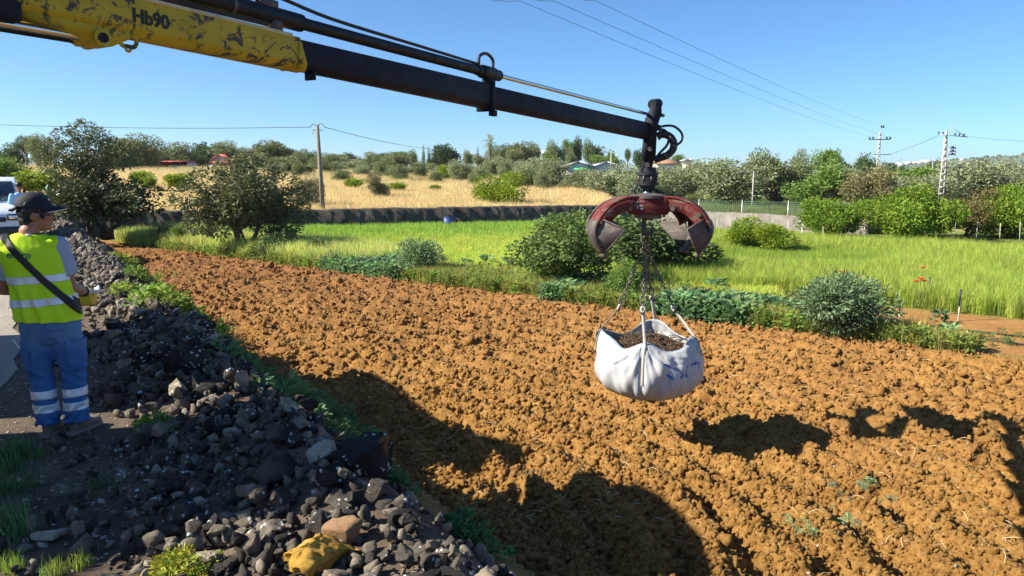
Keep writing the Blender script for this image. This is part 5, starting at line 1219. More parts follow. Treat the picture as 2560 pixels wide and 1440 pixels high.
for dy in (-.05, .05): mb.prism(poly_px([(1608, 352), (1634, 350), (1636, 395), (1628, 420), (1630, 440), (1606, 440), (1604, 420), (1610, 395)], 1620, 395), .022, tipP(1620, 395, dy), ex, ez)
mb.build("hanger_link", M_NAVY, crane)
for (px, py) in ((1625, 372), (1618, 412)):
    mb = MB(); mb.tube([tipP(px, py, -.1), tipP(px, py, .1)], .022, 14); mb.build("hanger_pin", M_STEEL, crane, auto=40)
def hose_px(name, pts, r, dys=None):
    return tubeb(name, smooth_path([at(x, y, 6.85 + (dys[i] if dys else -.03)) for i, (x, y) in enumerate(pts)]), r, M_RUBBER, 10)
hose_px("hydraulic_hose", [(1640, 322), (1660, 315), (1685, 316), (1704, 333), (1704, 352), (1690, 364)], .011)
hose_px("hydraulic_hose", [(1640, 320), (1648, 314), (1650, 330), (1648, 350)], .010)
hose_px("hydraulic_hose", [(1642, 324), (1660, 325), (1672, 340), (1668, 362), (1650, 382), (1640, 395)], .012)
hose_px("hose_bundle", [(1644, 340), (1658, 336), (1674, 341), (1684, 356), (1682, 374), (1668, 388), (1650, 395), (1636, 400)], .034, [-.02] * 8)
for (x, y) in ((1676, 345), (1684, 366), (1664, 390)):
    mb = MB(); mb.ell(tipP(x, y, -.02), (.042, .042, .02), rotm(0, .7, 0), 10, 6); mb.build("cable_tie", M_BOLT, crane)
rc = at(1619, 455, 6.85)
mb = MB(); mb.lathe([(.03, .135), (.075, .13), (.08, .09), (.098, .085), (.098, .062), (.085, .058), (.085, .0), (.1, -.004), (.1, -.03), (.07, -.035), (.065, -.075), (.045, -.08), (.045, -.14)], 24, c=rc - CO); mb.build("rotator", worn("grey_rotator", (.035, .036, .04), (.07, .065, .06), (.012, .012, .012), .5, .3, thr=.62), crane, auto=35)
for k in range(8):
    a = k * math.pi / 4 + .2; mb = MB(); mb.box(rc - CO + [.088 * math.cos(a), .088 * math.sin(a), .03], (.014, .014, .055)); mb.build("rotator_bolt", M_BOLT, crane)
hose_px("hydraulic_hose", [(1616, 462), (1596, 464), (1585, 476), (1594, 487), (1612, 485)], .010, [-.06] * 5)
hose_px("hydraulic_hose", [(1624, 468), (1640, 476), (1652, 482), (1660, 484)], .014, [-.05] * 4)
mb = MB(); mb.tube([at(1606, 482, 6.78) - CO, at(1620, 481, 6.76) - CO, at(1625, 492, 6.76) - CO], .011, 8); mb.build("steel_elbow", M_CHROME, crane, True)

# lettering on the outer boom
def text_mesh(body, size, res=6, bold=0.0):
    cu = bpy.data.curves.new("t", 'FONT'); cu.body = body; cu.size = size; cu.resolution_u = res; cu.offset = bold; cu.fill_mode = 'FRONT'
    o = bpy.data.objects.new("t", cu); COL.objects.link(o); dg = bpy.context.evaluated_depsgraph_get(); dg.update()
    me = bpy.data.meshes.new_from_object(o.evaluated_get(dg)); bpy.data.objects.remove(o)
    V = np.array([v.co[:] for v in me.vertices]); F = [list(p.vertices) for p in me.polygons]; return V, F
M_INK = mat_plain("black_stencil_paint", (.008, .009, .014), .6, var=.3, scale=40)
V, F = text_mesh("Hb90", .066, 5, .0025)
V = V[:, :2] - V[:, :2].mean(0); V[:, 0] *= .95
tt = TT; q = np.array([bp_(tt - x, .0575 + .0012, y + .006 - .10 * x * 0) - CO for x, y in V]); mb = MB(); mb.add(q, F); mb.build("boom_lettering", M_INK, outer if False else crane)
def strokes(name, lines, w, fn, mat, parent):
    mb = MB()
    for ln in lines:
        P = smooth_path(ln, 4 * len(ln)) if len(ln) > 2 else np.array(ln, float); d = np.gradient(P, axis=0); d /= np.linalg.norm(d, axis=1)[:, None] + 1e-9; s = np.c_[-d[:, 1], d[:, 0]] * w / 2
        V = [fn(*(p - q)) for p, q in zip(P, s)] + [fn(*(p + q)) for p, q in zip(P, s)]; n = len(P)
        mb.add(V, [(i, i + 1, n + i + 1, n + i) for i in range(n - 1)])
    return mb.build(name, mat, parent)
fnb = lambda x, y: bp_(x - 3.86 + TE, .0595, y * .7) - CO
r0 = np.random.default_rng(9)
for ln in ([(4.02, .035), (4.05, .0), (4.08, -.045)], [(3.97, .03), (3.925, .005), (3.90, -.05)], [(4.0, -.01), (3.985, .015), (3.96, .012), (3.94, .03)]):
    strokes("scratch", [ln], .004, fnb, M_INK, crane)

# ---------------------------------------------------------------- grapple
GC = at(1621, 487, 6.85); gr = tag(empty("grapple", tuple(GC)), "open red orange-peel grapple with worn steel shells hanging from the crane", "grapple")
mb = MB(); mb.lathe([(.04, .02), (.13, .012), (.17, -.005), (.17, -.03), (.12, -.035)], 24, c=(0, 0, 0)); mb.build("head_plate", M_STEEL, gr, auto=35)
mb = MB(); mb.bbox((0, 0, -.10), (.34, .30, .16), b=.03); mb.build("head_body", M_REDP, gr)
mb = MB(); mb.bbox((0, 0, -.195), (.22, .2, .04), b=.015); mb.build("lower_plate", M_BOLT, gr)
spine = np.array([(.10, -.012), (.26, -.018), (.40, -.065), (.505, -.15), (.565, -.25), (.575, -.34), (.54, -.43), (.47, -.525)])
def tine(az, near):
    er = np.array([math.cos(az), math.sin(az), 0]); et = np.array([-math.sin(az), math.cos(az), 0]); ezz = np.array([0, 0, 1.])
    P = lambda r, z, t=0.: er * r + ezz * z + et * t
    sp = smooth_path(np.c_[spine, np.zeros(len(spine))], 22)[:, :2]
    # arm: two red cheek plates and a top plate
    arm = sp[:13]; inner = []
    d = np.gradient(arm, axis=0); d /= np.linalg.norm(d, axis=1)[:, None]; nrm = np.c_[d[:, 1], -d[:, 0]]; thick = np.interp(np.arange(13), [0, 5, 9, 12], [.155, .115, .12, .12])
    inn = arm + np.where((nrm[:, 1] > 0)[:, None], -nrm, nrm) * thick[:, None]
    for k, s in enumerate((-1, 1)):
        mb = MB(); V = []
        for t in (s * .074, s * .056): V += [P(r, z, t) for r, z in arm] + [P(r, z, t) for r, z in inn[::-1]]
        n = 26; F = []
        for i in range(12):
            a, b_, c, e_ = i, i + 1, 25 - (i + 1), 25 - i
            F += [(a, b_, c, e_), (n + e_, n + c, n + b_, n + a)]
        F += [(i, (i + 1) % n, n + (i + 1) % n, n + i)[::-1] for i in range(n)]
        mb.add(V, F); mb.build("arm_plate", M_REDP, tn)
    mb = MB(); w = .082; V = [P(r, z + .004, t) for r, z in arm for t in (-w, w)]; V2 = [P(r, z - .014, t) for r, z in arm for t in (-w, w)]
    F = [(2 * i, 2 * i + 1, 2 * i + 3, 2 * i + 2) for i in range(12)]; nn = len(V); F += [tuple(nn + q for q in f[::-1]) for f in F] + [(2 * i, 2 * i + 2, nn + 2 * i + 2, nn + 2 * i) for i in range(12)] + [(2 * i + 1, nn + 2 * i + 1, nn + 2 * i + 3, 2 * i + 3) for i in range(12)]
    mb.add(V + V2, F); mb.build("arm_cap", M_REDP if near else M_STEEL, tn)
    # shell: ribbed spine band and two wings that meet at the tip
    low = sp[11:]; m = len(low); wt = np.interp(np.arange(m), [0, m * .4, m - 1], [.075, .068, .045])
    mb = MB(); V = []; F = []
    for i, (r, z) in enumerate(low): V += [P(r + .014, z, -wt[i]), P(r + .014, z, wt[i]), P(r - .012, z, wt[i]), P(r - .012, z, -wt[i])]
    for i in range(m - 1):
        for k in range(4): F.append((4 * i + k, 4 * i + (k + 1) % 4, 4 * i + 4 + (k + 1) % 4, 4 * i + 4 + k))
    F += [(3, 2, 1, 0), tuple(4 * (m - 1) + k for k in range(4))]; mb.add(V, F); mb.build("shell_rib", M_STEEL, tn)
    i1 = 3
    for s in (-1, 1):
        mb = MB(); top = P(low[0][0] - .03, low[0][1] + .01, s * .065); tip = P(low[-1][0] + .002, low[-1][1] + .002, s * .042); corner = P(.41, -.285, s * .30); mid = P(low[i1 + 2][0], low[i1 + 2][1], s * .062); deep = P(.45, -.27, s * .14)
        q = [top, corner, tip, mid, deep]; th_ = -er * .012; q2 = [p + th_ for p in q]
        F = [(0, 1, 4), (0, 4, 3), (4, 1, 3), (3, 1, 2)]; F += [tuple(5 + k for k in f[::-1]) for f in F] + [(0, 5, 6, 1), (1, 6, 7, 2)]
        mb.add(q + q2, F if s > 0 else [f[::-1] for f in F]); mb.build("shell_wing", M_STEEL, tn)
        mb = MB(); mb.tube([top, corner, tip], .007, 6); mb.build("wing_edge", M_STEEL, tn)
    mb = MB(); mb.box(P(low[-1][0] - .005, low[-1][1] - .01, 0), (.035, .085, .05), np.c_[er, et, ezz]); mb.build("tooth", M_STEEL, tn)
    for (r, z) in ((.24, -.12), (.47, -.17)):
        mb = MB(); mb.tube([P(r, z, -.09), P(r, z, .09)], .022, 12); mb.build("pivot_pin", M_BOLT, tn, auto=40)
for k, a in enumerate((-22, 202, 30, 150)):
    tn = empty("tine", (0, 0, 0), 0, gr); tine(math.radians(a), k < 2)
# marks scribbled in white on the red head
mk = [[(-.13, -.07), (-.12, -.055)], [(-.10, -.05), (-.09, -.055)], [(-.13, -.09), (-.12, -.11), (-.125, -.12)], [(-.11, -.085), (-.10, -.10), (-.09, -.085)], [(-.10, -.11), (-.085, -.13), (-.075, -.11)], [(-.08, -.05), (-.07, -.06)], [(-.09, -.1), (-.08, -.09)]]
strokes("chalk_marks", mk, .006, lambda x, y: np.array([x, -.1535, y]), M_WHITE, gr)
mb = MB(); mb.tube(smooth_path([(-.03, 0, -.20), (-.035, 0, -.27), (-.03, 0, -.33), (0, 0, -.365), (.035, 0, -.34), (.04, 0, -.30)]), np.interp(np.linspace(0, 1, 28), [0, .6, 1], [.02, .024, .008]), 10); mb.tube([(-.02, 0, -.2), (.05, 0, -.205)], .03, 8); mb.build("hook", M_STEEL, gr, True)

# ---------------------------------------------------------------- chain sling
RING = at(1612, 594, 6.85)
sl = tag(empty("chain_sling", tuple(RING)), "four-legged steel chain sling hanging from the hook of the grapple", "chain sling")
M_CHAIN = mat_plain("chain_steel", (.15, .135, .12), .45, .7, .4, 30)
mb = MB(); mb.ring((0, 0, 0), .03, .010, ez, ex, 18, 7, .02); mb.build("master_link", M_STEEL, sl, True)
ends = {"left": at(1559, 738, 6.85), "front": at(1608, 742, 6.60), "back": at(1627, 722, 7.15), "right": at(1672, 742, 6.87)}
link_me = None
def chain(p0, p1, L=.040):
    p0 = np.array(p0); p1 = np.array(p1); d = p1 - p0; n = max(2, int(np.linalg.norm(d) / (L * .72))); mb = MB(); a, b_, dd = frame(d)
    for i in range(n):
        c = p0 + d * (i + .5) / n; u_, v_ = (a, b_) if i % 2 else (b_, -a); mb.ring(c, .011, .0045, dd, u_, 10, 5, L / 2 - .012)
    return mb
for nm, e_ in ends.items():
    chain(np.array([0, 0, -.05]), e_ - RING).build("chain", M_CHAIN, sl)
    mb = MB(); a, b_, dd = frame(e_ - RING); c = e_ - RING + dd * .035; mb.ring(c, .024, .007, dd, a if nm != "left" else ex, 16, 6, .022); mb.build("end_link", M_STEEL, sl, True)
    mb = MB(); c = c + dd * .06; mb.tube(smooth_path([c - dd * .03, c + dd * .01, c + dd * .045 + a * .012, c + dd * .06 - a * .01, c + dd * .04 - a * .026, c + dd * .025 - a * .022]), np.interp(np.linspace(0, 1, 28), [0, .7, 1], [.009, .011, .005]), 8); mb.build("hook", M_STEEL, sl, True)
# slack chain ends beside the loaded legs
mb = chain(np.array([.015, .02, -.05]), at(1615, 725, 6.8) - RING, .04); mb.build("slack_chain", M_CHAIN, sl)
mb = chain(np.array([.03, .03, -.05]), at(1640, 690, 7.0) - RING, .04); mb.build("slack_chain", M_CHAIN, sl)

# ---------------------------------------------------------------- big bag
BC = at(1622, 930, 6.85); BC[2] = 0
zb0 = at(1622, 1003, 6.6)[2] - .03; zr = .41
bag = tag(empty("bulk_bag", (BC[0], BC[1], zb0)), "white woven bulk bag full of cuttings hanging from the chain sling", "bag")
HB = zr - zb0
def bag_pt(th, v, off=0.0):            # th: 0 right, -90 toward the camera; v 0 at the rim, 1 at the bottom
    th = np.asarray(th, float); v = np.asarray(v, float)
    c4 = np.cos(4 * th)                                       # corners at 0, 90, 180, 270
    corner = np.abs(np.cos(2 * (th + .29))) ** 3.0
    front = np.clip(-np.sin(th), 0, 1)
    dip = .115 * (1 - corner) * (.6 + .4 * front) + .02 * np.sin(3 * th + 1)
    rim_z = HB * 1.0 - dip + .03 * np.clip(np.sin(th), 0, 1) + .0 * front * corner
    rim_r = .36 + .075 * corner - .09 * front * corner + .02 * np.sin(5 * th)
    a = np.clip(v, 0, 1)
    belly = .485 + .012 * c4
    prof_z = np.where(a < .5, rim_z + (HB * .50 - rim_z) * (a / .5), HB * .50 * (1 - (a - .5) / .5))
    prof_r = np.where(a < .5, rim_r + (belly - rim_r) * np.sin(a * np.pi) ** .62, belly * np.sqrt(np.clip(1 - np.clip((a - .5) / .5, 0, 1) ** 2.6, 0, 1)))
    fa = ss(0, .12, a) * ss(1, .75, a)
    near_c = (np.cos(4 * (th)) * .5 + .5)
    dl = np.mod(th + np.pi / 2 + .29 + np.pi, 2 * np.pi) - np.pi; an_ = np.arctan2(dl, a * 1.6 + .04)
    fold = .026 * np.abs(np.sin(13 * an_ + 1.5 * np.sin(5 * an_))) * np.exp(-(dl ** 2 + (a * 1.4) ** 2) / .75) + .005 * np.sin(th * 27 - 5 * a + 1) + .009 * np.sin(th * 13 + 9 * a)
    fold = fold * fa - .03 * np.exp(-((np.mod(th + np.pi / 2 + .33 + np.pi, 2 * np.pi) - np.pi) / .06) ** 2) * fa
    r = prof_r + fold + off
    return np.stack([r * np.cos(th), r * np.sin(th) * .98, prof_z + (off * .0)], -1)
nth_, nv = 220, 46
tg, vg = np.meshgrid(np.linspace(0, 2 * np.pi, nth_, endpoint=False), 1 - (1 - np.linspace(0, .999, nv)) ** 1.35); V = bag_pt(tg.ravel(), vg.ravel())
V += .007 * (fbm(V * 9, 3, 55) - .5)[:, None] * np.array([1, 1, .6])
F = [(i * nth_ + k, i * nth_ + (k + 1) % nth_, (i + 1) * nth_ + (k + 1) % nth_, (i + 1) * nth_ + k) for i in range(nv - 1) for k in range(nth_)]; F.append(tuple((nv - 1) * nth_ + k for k in range(nth_)))
m, nt, b, out = new_mat("white_woven_fabric"); co = coord(nt)
wv = nd(nt, "ShaderNodeTexWave"); wv.inputs["Scale"].default_value = 120; wv.bands_direction = 'Z'; nt.links.new(co, wv.inputs[0])
c = ramp(nt, noise(nt, 6, 6, .65, co), [(.3, (.40, .405, .42)), (.6, (.51, .51, .505))]); c = mixc(nt, ramp(nt, noise(nt, 3, 6, .7, co), [(.60, (0,) * 3), (.75, (.5,) * 3)]), c, (.38, .33, .26))
nt.links.new(c, b.inputs["Base Color"]); b.inputs["Roughness"].default_value = .55; b.inputs["Specular IOR Level"].default_value = .3
bump(nt, b, wv.outputs["Fac"], .08, .002); M_BAG = m
trn = nd(nt, "ShaderNodeBsdfTranslucent"); trn.inputs[0].default_value = (.75, .74, .72, 1); mx = nd(nt, "ShaderNodeMixShader"); mx.inputs[0].default_value = .12
nt.links.new(b.outputs[0], mx.inputs[1]); nt.links.new(trn.outputs[0], mx.inputs[2]); nt.links.new(mx.outputs[0], out.inputs[0])
mb = MB(); mb.add(V, F); o = mb.build("fabric", M_BAG, bag, True); md = o.modifiers.new("thick", 'SOLIDIFY'); md.thickness = .006; md.offset = -1
M_SEAM = mat_plain("blue_stitching", (.16, .36, .62), .7, var=.2)
M_TAPE = mat_plain("webbing_tape", (.46, .43, .37), .8, var=.12, scale=40)
M_SPRAY = mat_plain("blue_spray_paint", (.07, .13, .42), .7, var=.35, scale=60)
tr = np.linspace(0, 2 * np.pi, 160); mb = MB(); mb.tube(bag_pt(tr, np.zeros(160) + .004, .002), .0045, 5); mb.build("rim_stitching", M_SEAM, bag)
tr = np.radians(np.linspace(-66, 10, 40)); mb = MB(); mb.tube(bag_pt(tr, np.full(40, .885), .004), .005, 5); mb.build("bottom_seam", M_SEAM, bag)
mb = MB(); vv = np.linspace(.05, .86, 40); mb.tube(bag_pt(np.full(40, math.radians(-112)), vv, .006), .004, 5); mb.build("front_seam", M_SEAM, bag)
def tape(pts, w, side, name, mat, par, th_=.004):
    P = np.array(pts, float); n = len(P); d = np.gradient(P, axis=0); d /= np.linalg.norm(d, axis=1)[:, None]; s = np.asarray(side, float); nrm = np.cross(d, s); nrm /= np.linalg.norm(nrm, axis=1)[:, None]; sd = np.cross(nrm, d)
    V = np.concatenate([P - sd * w / 2 - nrm * th_ / 2, P + sd * w / 2 - nrm * th_ / 2, P + sd * w / 2 + nrm * th_ / 2, P - sd * w / 2 + nrm * th_ / 2])
    F = []
    for i in range(n - 1):
        for k in range(4): F.append((k * n + i, k * n + i + 1, ((k + 1) % 4) * n + i + 1, ((k + 1) % 4) * n + i))
    F += [(0, n, 2 * n, 3 * n), (n - 1, 4 * n - 1, 3 * n - 1, 2 * n - 1)]
    mb = MB(); mb.add(V, F); return mb.build(name, mat, par)
BO = np.array(bag.location)
for nm, thd in (("left", 180), ("front", -90), ("back", 90), ("right", 0)):
    e_ = ends[nm]; dd = (e_ - RING) / np.linalg.norm(e_ - RING); hk = e_ + dd * .125 - BO
    t0 = math.radians(thd - 16.5); rim = bag_pt(t0, .0, .012); side = {"left": np.array([.6, .8, 0]), "right": np.array([.6, -.8, 0])}.get(nm, ex)
    vv = np.linspace(0, .62 if nm == "front" else .3, 14); dn = bag_pt(np.full(14, t0), vv, .012 if nm != "front" else .034)
    tape(smooth_path(np.r_[[hk, hk * .5 + rim * .5 + (rim - hk) * 0], dn], 40), .034, side, "lifting_loop", M_TAPE, bag, .003)
    a_, b_, _ = frame(dd); mb = MB(); mb.ring(hk - dd * .005, .016, .011, dd, side, 14, 8, .008); mb.build("loop_eye", M_TAPE, bag, True)
# folded-over rim flaps
for thd, w in ((32, 26), (150, 14), (72, 20)):
    mb = MB(); V = []; ts = np.radians(np.linspace(thd - w, thd + w, 16)); rows = 7
    for j in range(rows):
        u = j / (rows - 1); p = bag_pt(ts, np.zeros(16), .01); rad = p / np.linalg.norm(p[:, :2], axis=1)[:, None] * [1, 1, 0]
        V.append(p + rad * (.05 * math.sin(u * 2.6))[None] if False else p + rad * .055 * math.sin(u * 2.8) + np.array([0, 0, 1.]) * (.06 * math.cos(u * 2.8) - .06 + .02 * np.sin(ts * 9)[:, None] * u))
    V = np.concatenate(V); F = [(j * 16 + k, j * 16 + k + 1, (j + 1) * 16 + k + 1, (j + 1) * 16 + k) for j in range(rows - 1) for k in range(15)]
    mb.add(V, F); o = mb.build("rim_flap", M_BAG, bag, True); md = o.modifiers.new("thick", 'SOLIDIFY'); md.thickness = .005
# blue sprayed handwriting
fn = lambda x, y: bag_pt(math.radians(x), y, .006)
W_ = [[(-66, .46), (-58, .475), (-52, .50), (-46, .545), (-42, .565)], [(-60, .48), (-62, .54), (-57, .585), (-49, .585), (-45, .555)], [(-41, .60), (-42, .53), (-37, .49), (-31, .49), (-29, .52), (-29, .585)], [(-36, .60), (-39, .585)], [(-27, .51), (-23, .50), (-20, .51), (-20, .56)], [(-17, .47), (-16, .52), (-13, .53), (-10, .50), (-9, .42)], [(-9, .46), (-8, .36), (-5, .28), (-3, .30), (-4, .37), (-2, .44)], [(-14, .45), (-12, .40)]]
strokes("sprayed_writing", [[np.array(p) for p in ln] for ln in W_], 1.0, lambda x, y: bag_pt(math.radians(x), y, .006), M_SPRAY, bag) if False else None
mb = MB()
for ln in W_:
    P = smooth_path([bag_pt(math.radians(x * 1.12 - 12), .36 + (y - .52) * 2.1, .0035) for x, y in ln], 26); nr_ = P.copy(); nr_[:, 2] = P[:, 2] - HB * .42; nr_ /= np.linalg.norm(nr_, axis=1)[:, None]
    d = np.gradient(P, axis=0); d /= np.linalg.norm(d, axis=1)[:, None]; s = np.cross(nr_, d); s /= np.linalg.norm(s, axis=1)[:, None]; V = np.r_[P - s * .013, P + s * .013]; n = len(P)
    mb.add(V + np.r_[nr_, nr_] * .003, [(i, i + 1, n + i + 1, n + i) for i in range(n - 1)])
mb.build("sprayed_writing", M_SPRAY, bag)
# cuttings in the bag
r0 = np.random.default_rng(77); mb = MB(); M_TWIG = mat_plain("dry_cuttings", (.135, .085, .05), .95, var=.55, scale=30)
rr2, aa = .345 * np.sqrt(r0.random(1500)), r0.uniform(0, 6.28, 1500)
for r_i, a in zip(rr2, aa):
    zc_ = HB * .70 + .10 * (1 - (r_i / .42) ** 2) + .02 * r0.normal() + .05 * math.sin(a) * r_i / .4; d = r0.normal(size=3) * [1, 1, .35]; d /= np.linalg.norm(d); L = r0.uniform(.02, .075); c = np.array([r_i * math.cos(a), r_i * math.sin(a), zc_])
    mb.tube([c - d * L, c + r0.normal(0, .008, 3), c + d * L], r0.uniform(.0015, .0045), 3, False)
hp = mb.build("cuttings", M_TWIG); hp.location = bag.location; tag(hp, "dark dry cuttings and roots filling the white bulk bag", "cuttings", kind="stuff")
mb = MB(); tg2, rg2 = np.meshgrid(np.linspace(0, 2 * np.pi, 40, endpoint=False), np.linspace(.01, .39, 10)); zz = HB * .67 + .10 * (1 - (rg2 / .42) ** 2) + .05 * np.sin(tg2) * rg2 / .4
V = np.c_[(rg2 * np.cos(tg2)).ravel(), (rg2 * np.sin(tg2)).ravel(), zz.ravel()]; V[:, 2] += .03 * (fbm(V * 14, 3, 5) - .5)
mb.add(V, [(i * 40 + k, i * 40 + (k + 1) % 40, (i + 1) * 40 + (k + 1) % 40, (i + 1) * 40 + k) for i in range(9) for k in range(40)]); o = mb.build("packed_mulch", mat_plain("dark_mulch", (.05, .033, .022), .95, var=.5, scale=30, bmp=.8), hp)
# torn patch with earth at the bottom
mb = MB(); P = bag_pt(math.radians(-94), .90, .0)
for k in range(60):
    c = P + r0.normal(0, [.03, .012, .012]); d = r0.normal(size=3); d /= np.linalg.norm(d); mb.tube([c - d * .02, c + d * .02], .003, 3, False)
mb.build("torn_root_patch", mat_plain("earthy_roots", (.20, .14, .08), .95, var=.5), bag)
# ---------------------------------------------------------------- people
def remesh(mb, voxel, smooth=6, fac=.5):
    me = mb.me("tmp", None); me.materials.clear(); o = bpy.data.objects.new("tmp", me); COL.objects.link(o)
    m = o.modifiers.new("r", 'REMESH'); m.mode = 'VOXEL'; m.voxel_size = voxel
    if smooth: m = o.modifiers.new("s", 'SMOOTH'); m.iterations = smooth; m.factor = fac
    dg = bpy.context.evaluated_depsgraph_get(); dg.update(); out = bpy.data.meshes.new_from_object(o.evaluated_get(dg)); bpy.data.objects.remove(o)
    return out
def mesh_arr(me):
    V = np.empty(len(me.vertices) * 3, np.float32); me.vertices.foreach_get("co", V); N = np.empty_like(V); me.vertices.foreach_get("normal", N); return V.reshape(-1, 3).astype(float), N.reshape(-1, 3).astype(float)
def push(me, fn):
    V, N = mesh_arr(me); V = V + N * fn(V, N)[:, None]; me.vertices.foreach_set("co", V.astype(np.float32).ravel()); me.update()
def finish(me, name, mat, parent):
    me.name = name; me.materials.clear(); me.materials.append(mat); me.polygons.foreach_set("use_smooth", np.ones(len(me.polygons), bool)); return obj(name, me, parent)
def cut(me, co, no):                                  # remove what lies beyond the plane
    bm = bmesh.new(); bm.from_mesh(me); bmesh.ops.bisect_plane(bm, geom=bm.verts[:] + bm.edges[:] + bm.faces[:], plane_co=co, plane_no=no, clear_outer=True); bm.to_mesh(me); bm.free(); return me
def band(me, planes, off, name, mat, parent, keep=None, thick=.003):
    bm = bmesh.new(); bm.from_mesh(me)
    for co_, no_ in planes: bmesh.ops.bisect_plane(bm, geom=bm.verts[:] + bm.edges[:] + bm.faces[:], plane_co=co_, plane_no=no_, clear_outer=True)
    if keep: bmesh.ops.delete(bm, geom=[f for f in bm.faces if not keep(f.calc_center_median())], context='FACES')
    bm.normal_update(); mv = [(v, v.normal.copy()) for v in bm.verts]
    for v, n in mv: v.co += n * off
    out = bpy.data.meshes.new(name); bm.to_mesh(out); bm.free(); o = finish(out, name, mat, parent)
    md = o.modifiers.new("t", 'SOLIDIFY'); md.thickness = thick; md.offset = -1; return o
def loft(mb, rings, seg=28, pw=2.4):                  # (cx, cy, z, rx, ry) rings, squarish ellipses
    ang = np.linspace(0, 2 * np.pi, seg, endpoint=False); c, s = np.cos(ang), np.sin(ang); V = []
    cc = np.sign(c) * np.abs(c) ** (2 / pw); s2 = np.sign(s) * np.abs(s) ** (2 / pw)
    for cx, cy, z, rx, ry in rings: V.append(np.c_[cx + rx * cc, cy + ry * s2, np.full(seg, z)])
    n = len(rings); F = [(i * seg + k, i * seg + (k + 1) % seg, (i + 1) * seg + (k + 1) % seg, (i + 1) * seg + k) for i in range(n - 1) for k in range(seg)] + [tuple(range(seg))[::-1], tuple((n - 1) * seg + k for k in range(seg))]
    return mb.add(np.concatenate(V), F)
def limb(mb, pts, rad, seg=14):
    mb.tube(pts, rad, seg)
    for p, r in ((pts[0], rad[0]), (pts[-1], rad[-1])): mb.ell(p, (r, r, r), None, 12, 8)
    return mb

M_SKIN = mat_plain("tanned_skin", (.36, .165, .105), .55, var=.14, scale=14, spec=.4)
M_HIVIS = None
m, nt, b, out = new_mat("hi_vis_fabric"); co = coord(nt)
nt.links.new(ramp(nt, noise(nt, 7, 4, .6, co), [(.3, (.50, .80, .012)), (.7, (.62, .90, .02))]), b.inputs["Base Color"]); b.inputs["Roughness"].default_value = .7; b.inputs["Specular IOR Level"].default_value = .3
wv = nd(nt, "ShaderNodeTexNoise"); wv.inputs["Scale"].default_value = 9; nt.links.new(co, wv.inputs["Vector"]); bump(nt, b, wv.outputs["Fac"], .25, .02); M_HIVIS = m
M_REFL = mat_plain("reflective_tape", (.70, .72, .76), .35, .25, .12, 26)
M_DENIM = None
m, nt, b, out = new_mat("blue_work_denim"); co = coord(nt)
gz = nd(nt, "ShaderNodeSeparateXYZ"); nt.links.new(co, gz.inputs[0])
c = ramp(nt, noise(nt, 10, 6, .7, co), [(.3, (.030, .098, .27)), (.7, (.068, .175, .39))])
upper_mix = mth(nt, 'MULTIPLY', ramp(nt, gz.outputs[2], [(.62, (0,) * 3), (.74, (1,) * 3)]), ramp(nt, noise(nt, 3.5, 4, .6, co), [(.3, (.15,) * 3), (.6, (.55,) * 3)]))
c = mixc(nt, upper_mix, c, (.17, .30, .44)); nt.links.new(c, b.inputs["Base Color"]); b.inputs["Roughness"].default_value = .85; b.inputs["Specular IOR Level"].default_value = .15
bump(nt, b, noise(nt, 12, 5, .6, co), .35, .015); M_DENIM = m
M_TEE = mat_plain("grey_blue_cotton", (.34, .40, .52), .9, var=.1, scale=8)
M_CAP = mat_plain("navy_cap_cloth", (.008, .010, .022), .8, var=.25, scale=30)
M_HAIR = mat_plain("black_hair", (.010, .009, .009), .55, var=.4, scale=50)
M_BOOT = mat_plain("dusty_boot_leather", (.17, .14, .11), .8, var=.3, scale=18, bmp=.3)
M_SOLE = mat_plain("boot_sole", (.22, .20, .175), .85, var=.2)
M_STRAP = mat_plain("black_webbing", (.010, .010, .012), .6, var=.2, scale=60)
M_GLOVE = mat_plain("pale_work_glove", (.62, .64, .68), .8, var=.1, scale=20)
M_YBOX = mat_plain("yellow_plastic", (.70, .48, .03), .45, var=.1)
M_LOGO = mat_plain("teal_print", (.012, .10, .11), .6, var=.1)

MX, MY = at(156, 1088, 5.2)[0], 5.2
man = tag(empty("person", (MX, MY, G(MX, MY) + .005), math.atan2(-MX, MY) - .26), "worker in navy cap, yellow hi-vis vest and blue work trousers working a crane remote", "person")
# ---- trousers
mb = MB(); loft(mb, [(-.015, 0, .995, .155, .11), (-.015, -.005, .92, .168, .126), (-.015, -.01, .84, .182, .142), (-.013, -.005, .76, .178, .13), (-.012, 0, .70, .150, .105)])
LL = [(-.095, -.01, .83), (-.102, -.005, .62), (-.098, .005, .46), (-.085, -.01, .28), (-.078, -.015, .10)]; RL = [(.080, -.01, .83), (.094, .0, .62), (.106, .01, .46), (.108, -.005, .28), (.106, -.005, .10)]
for P in (LL, RL): mb.tube(P, [.108, .098, .082, .078, .082], 22); mb.ell(P[0], (.108, .11, .1))
tr = remesh(mb, .0115, 8)
def fold_t(V, N):
    k = ss(.32, .1, V[:, 2]); z = V[:, 2]
    f = .009 * k * np.sin(z * 95 + 4 * np.sin(V[:, 0] * 30)) + .007 * (fbm(V * np.array([8, 8, 16]), 3, 3) - .5) * 2
    kn = np.exp(-((z - .47) / .08) ** 2); f = f + .006 * kn * np.sin(z * 80 + V[:, 0] * 60)
    dg_ = np.exp(-((z - .72) / .06) ** 2); return f + .006 * dg_ * np.sin((z * 40 + np.abs(V[:, 0]) * 60))
push(tr, fold_t); cut(tr, (0, 0, .058), (0, 0, -1))
trousers = finish(tr, "trousers", M_DENIM, man)
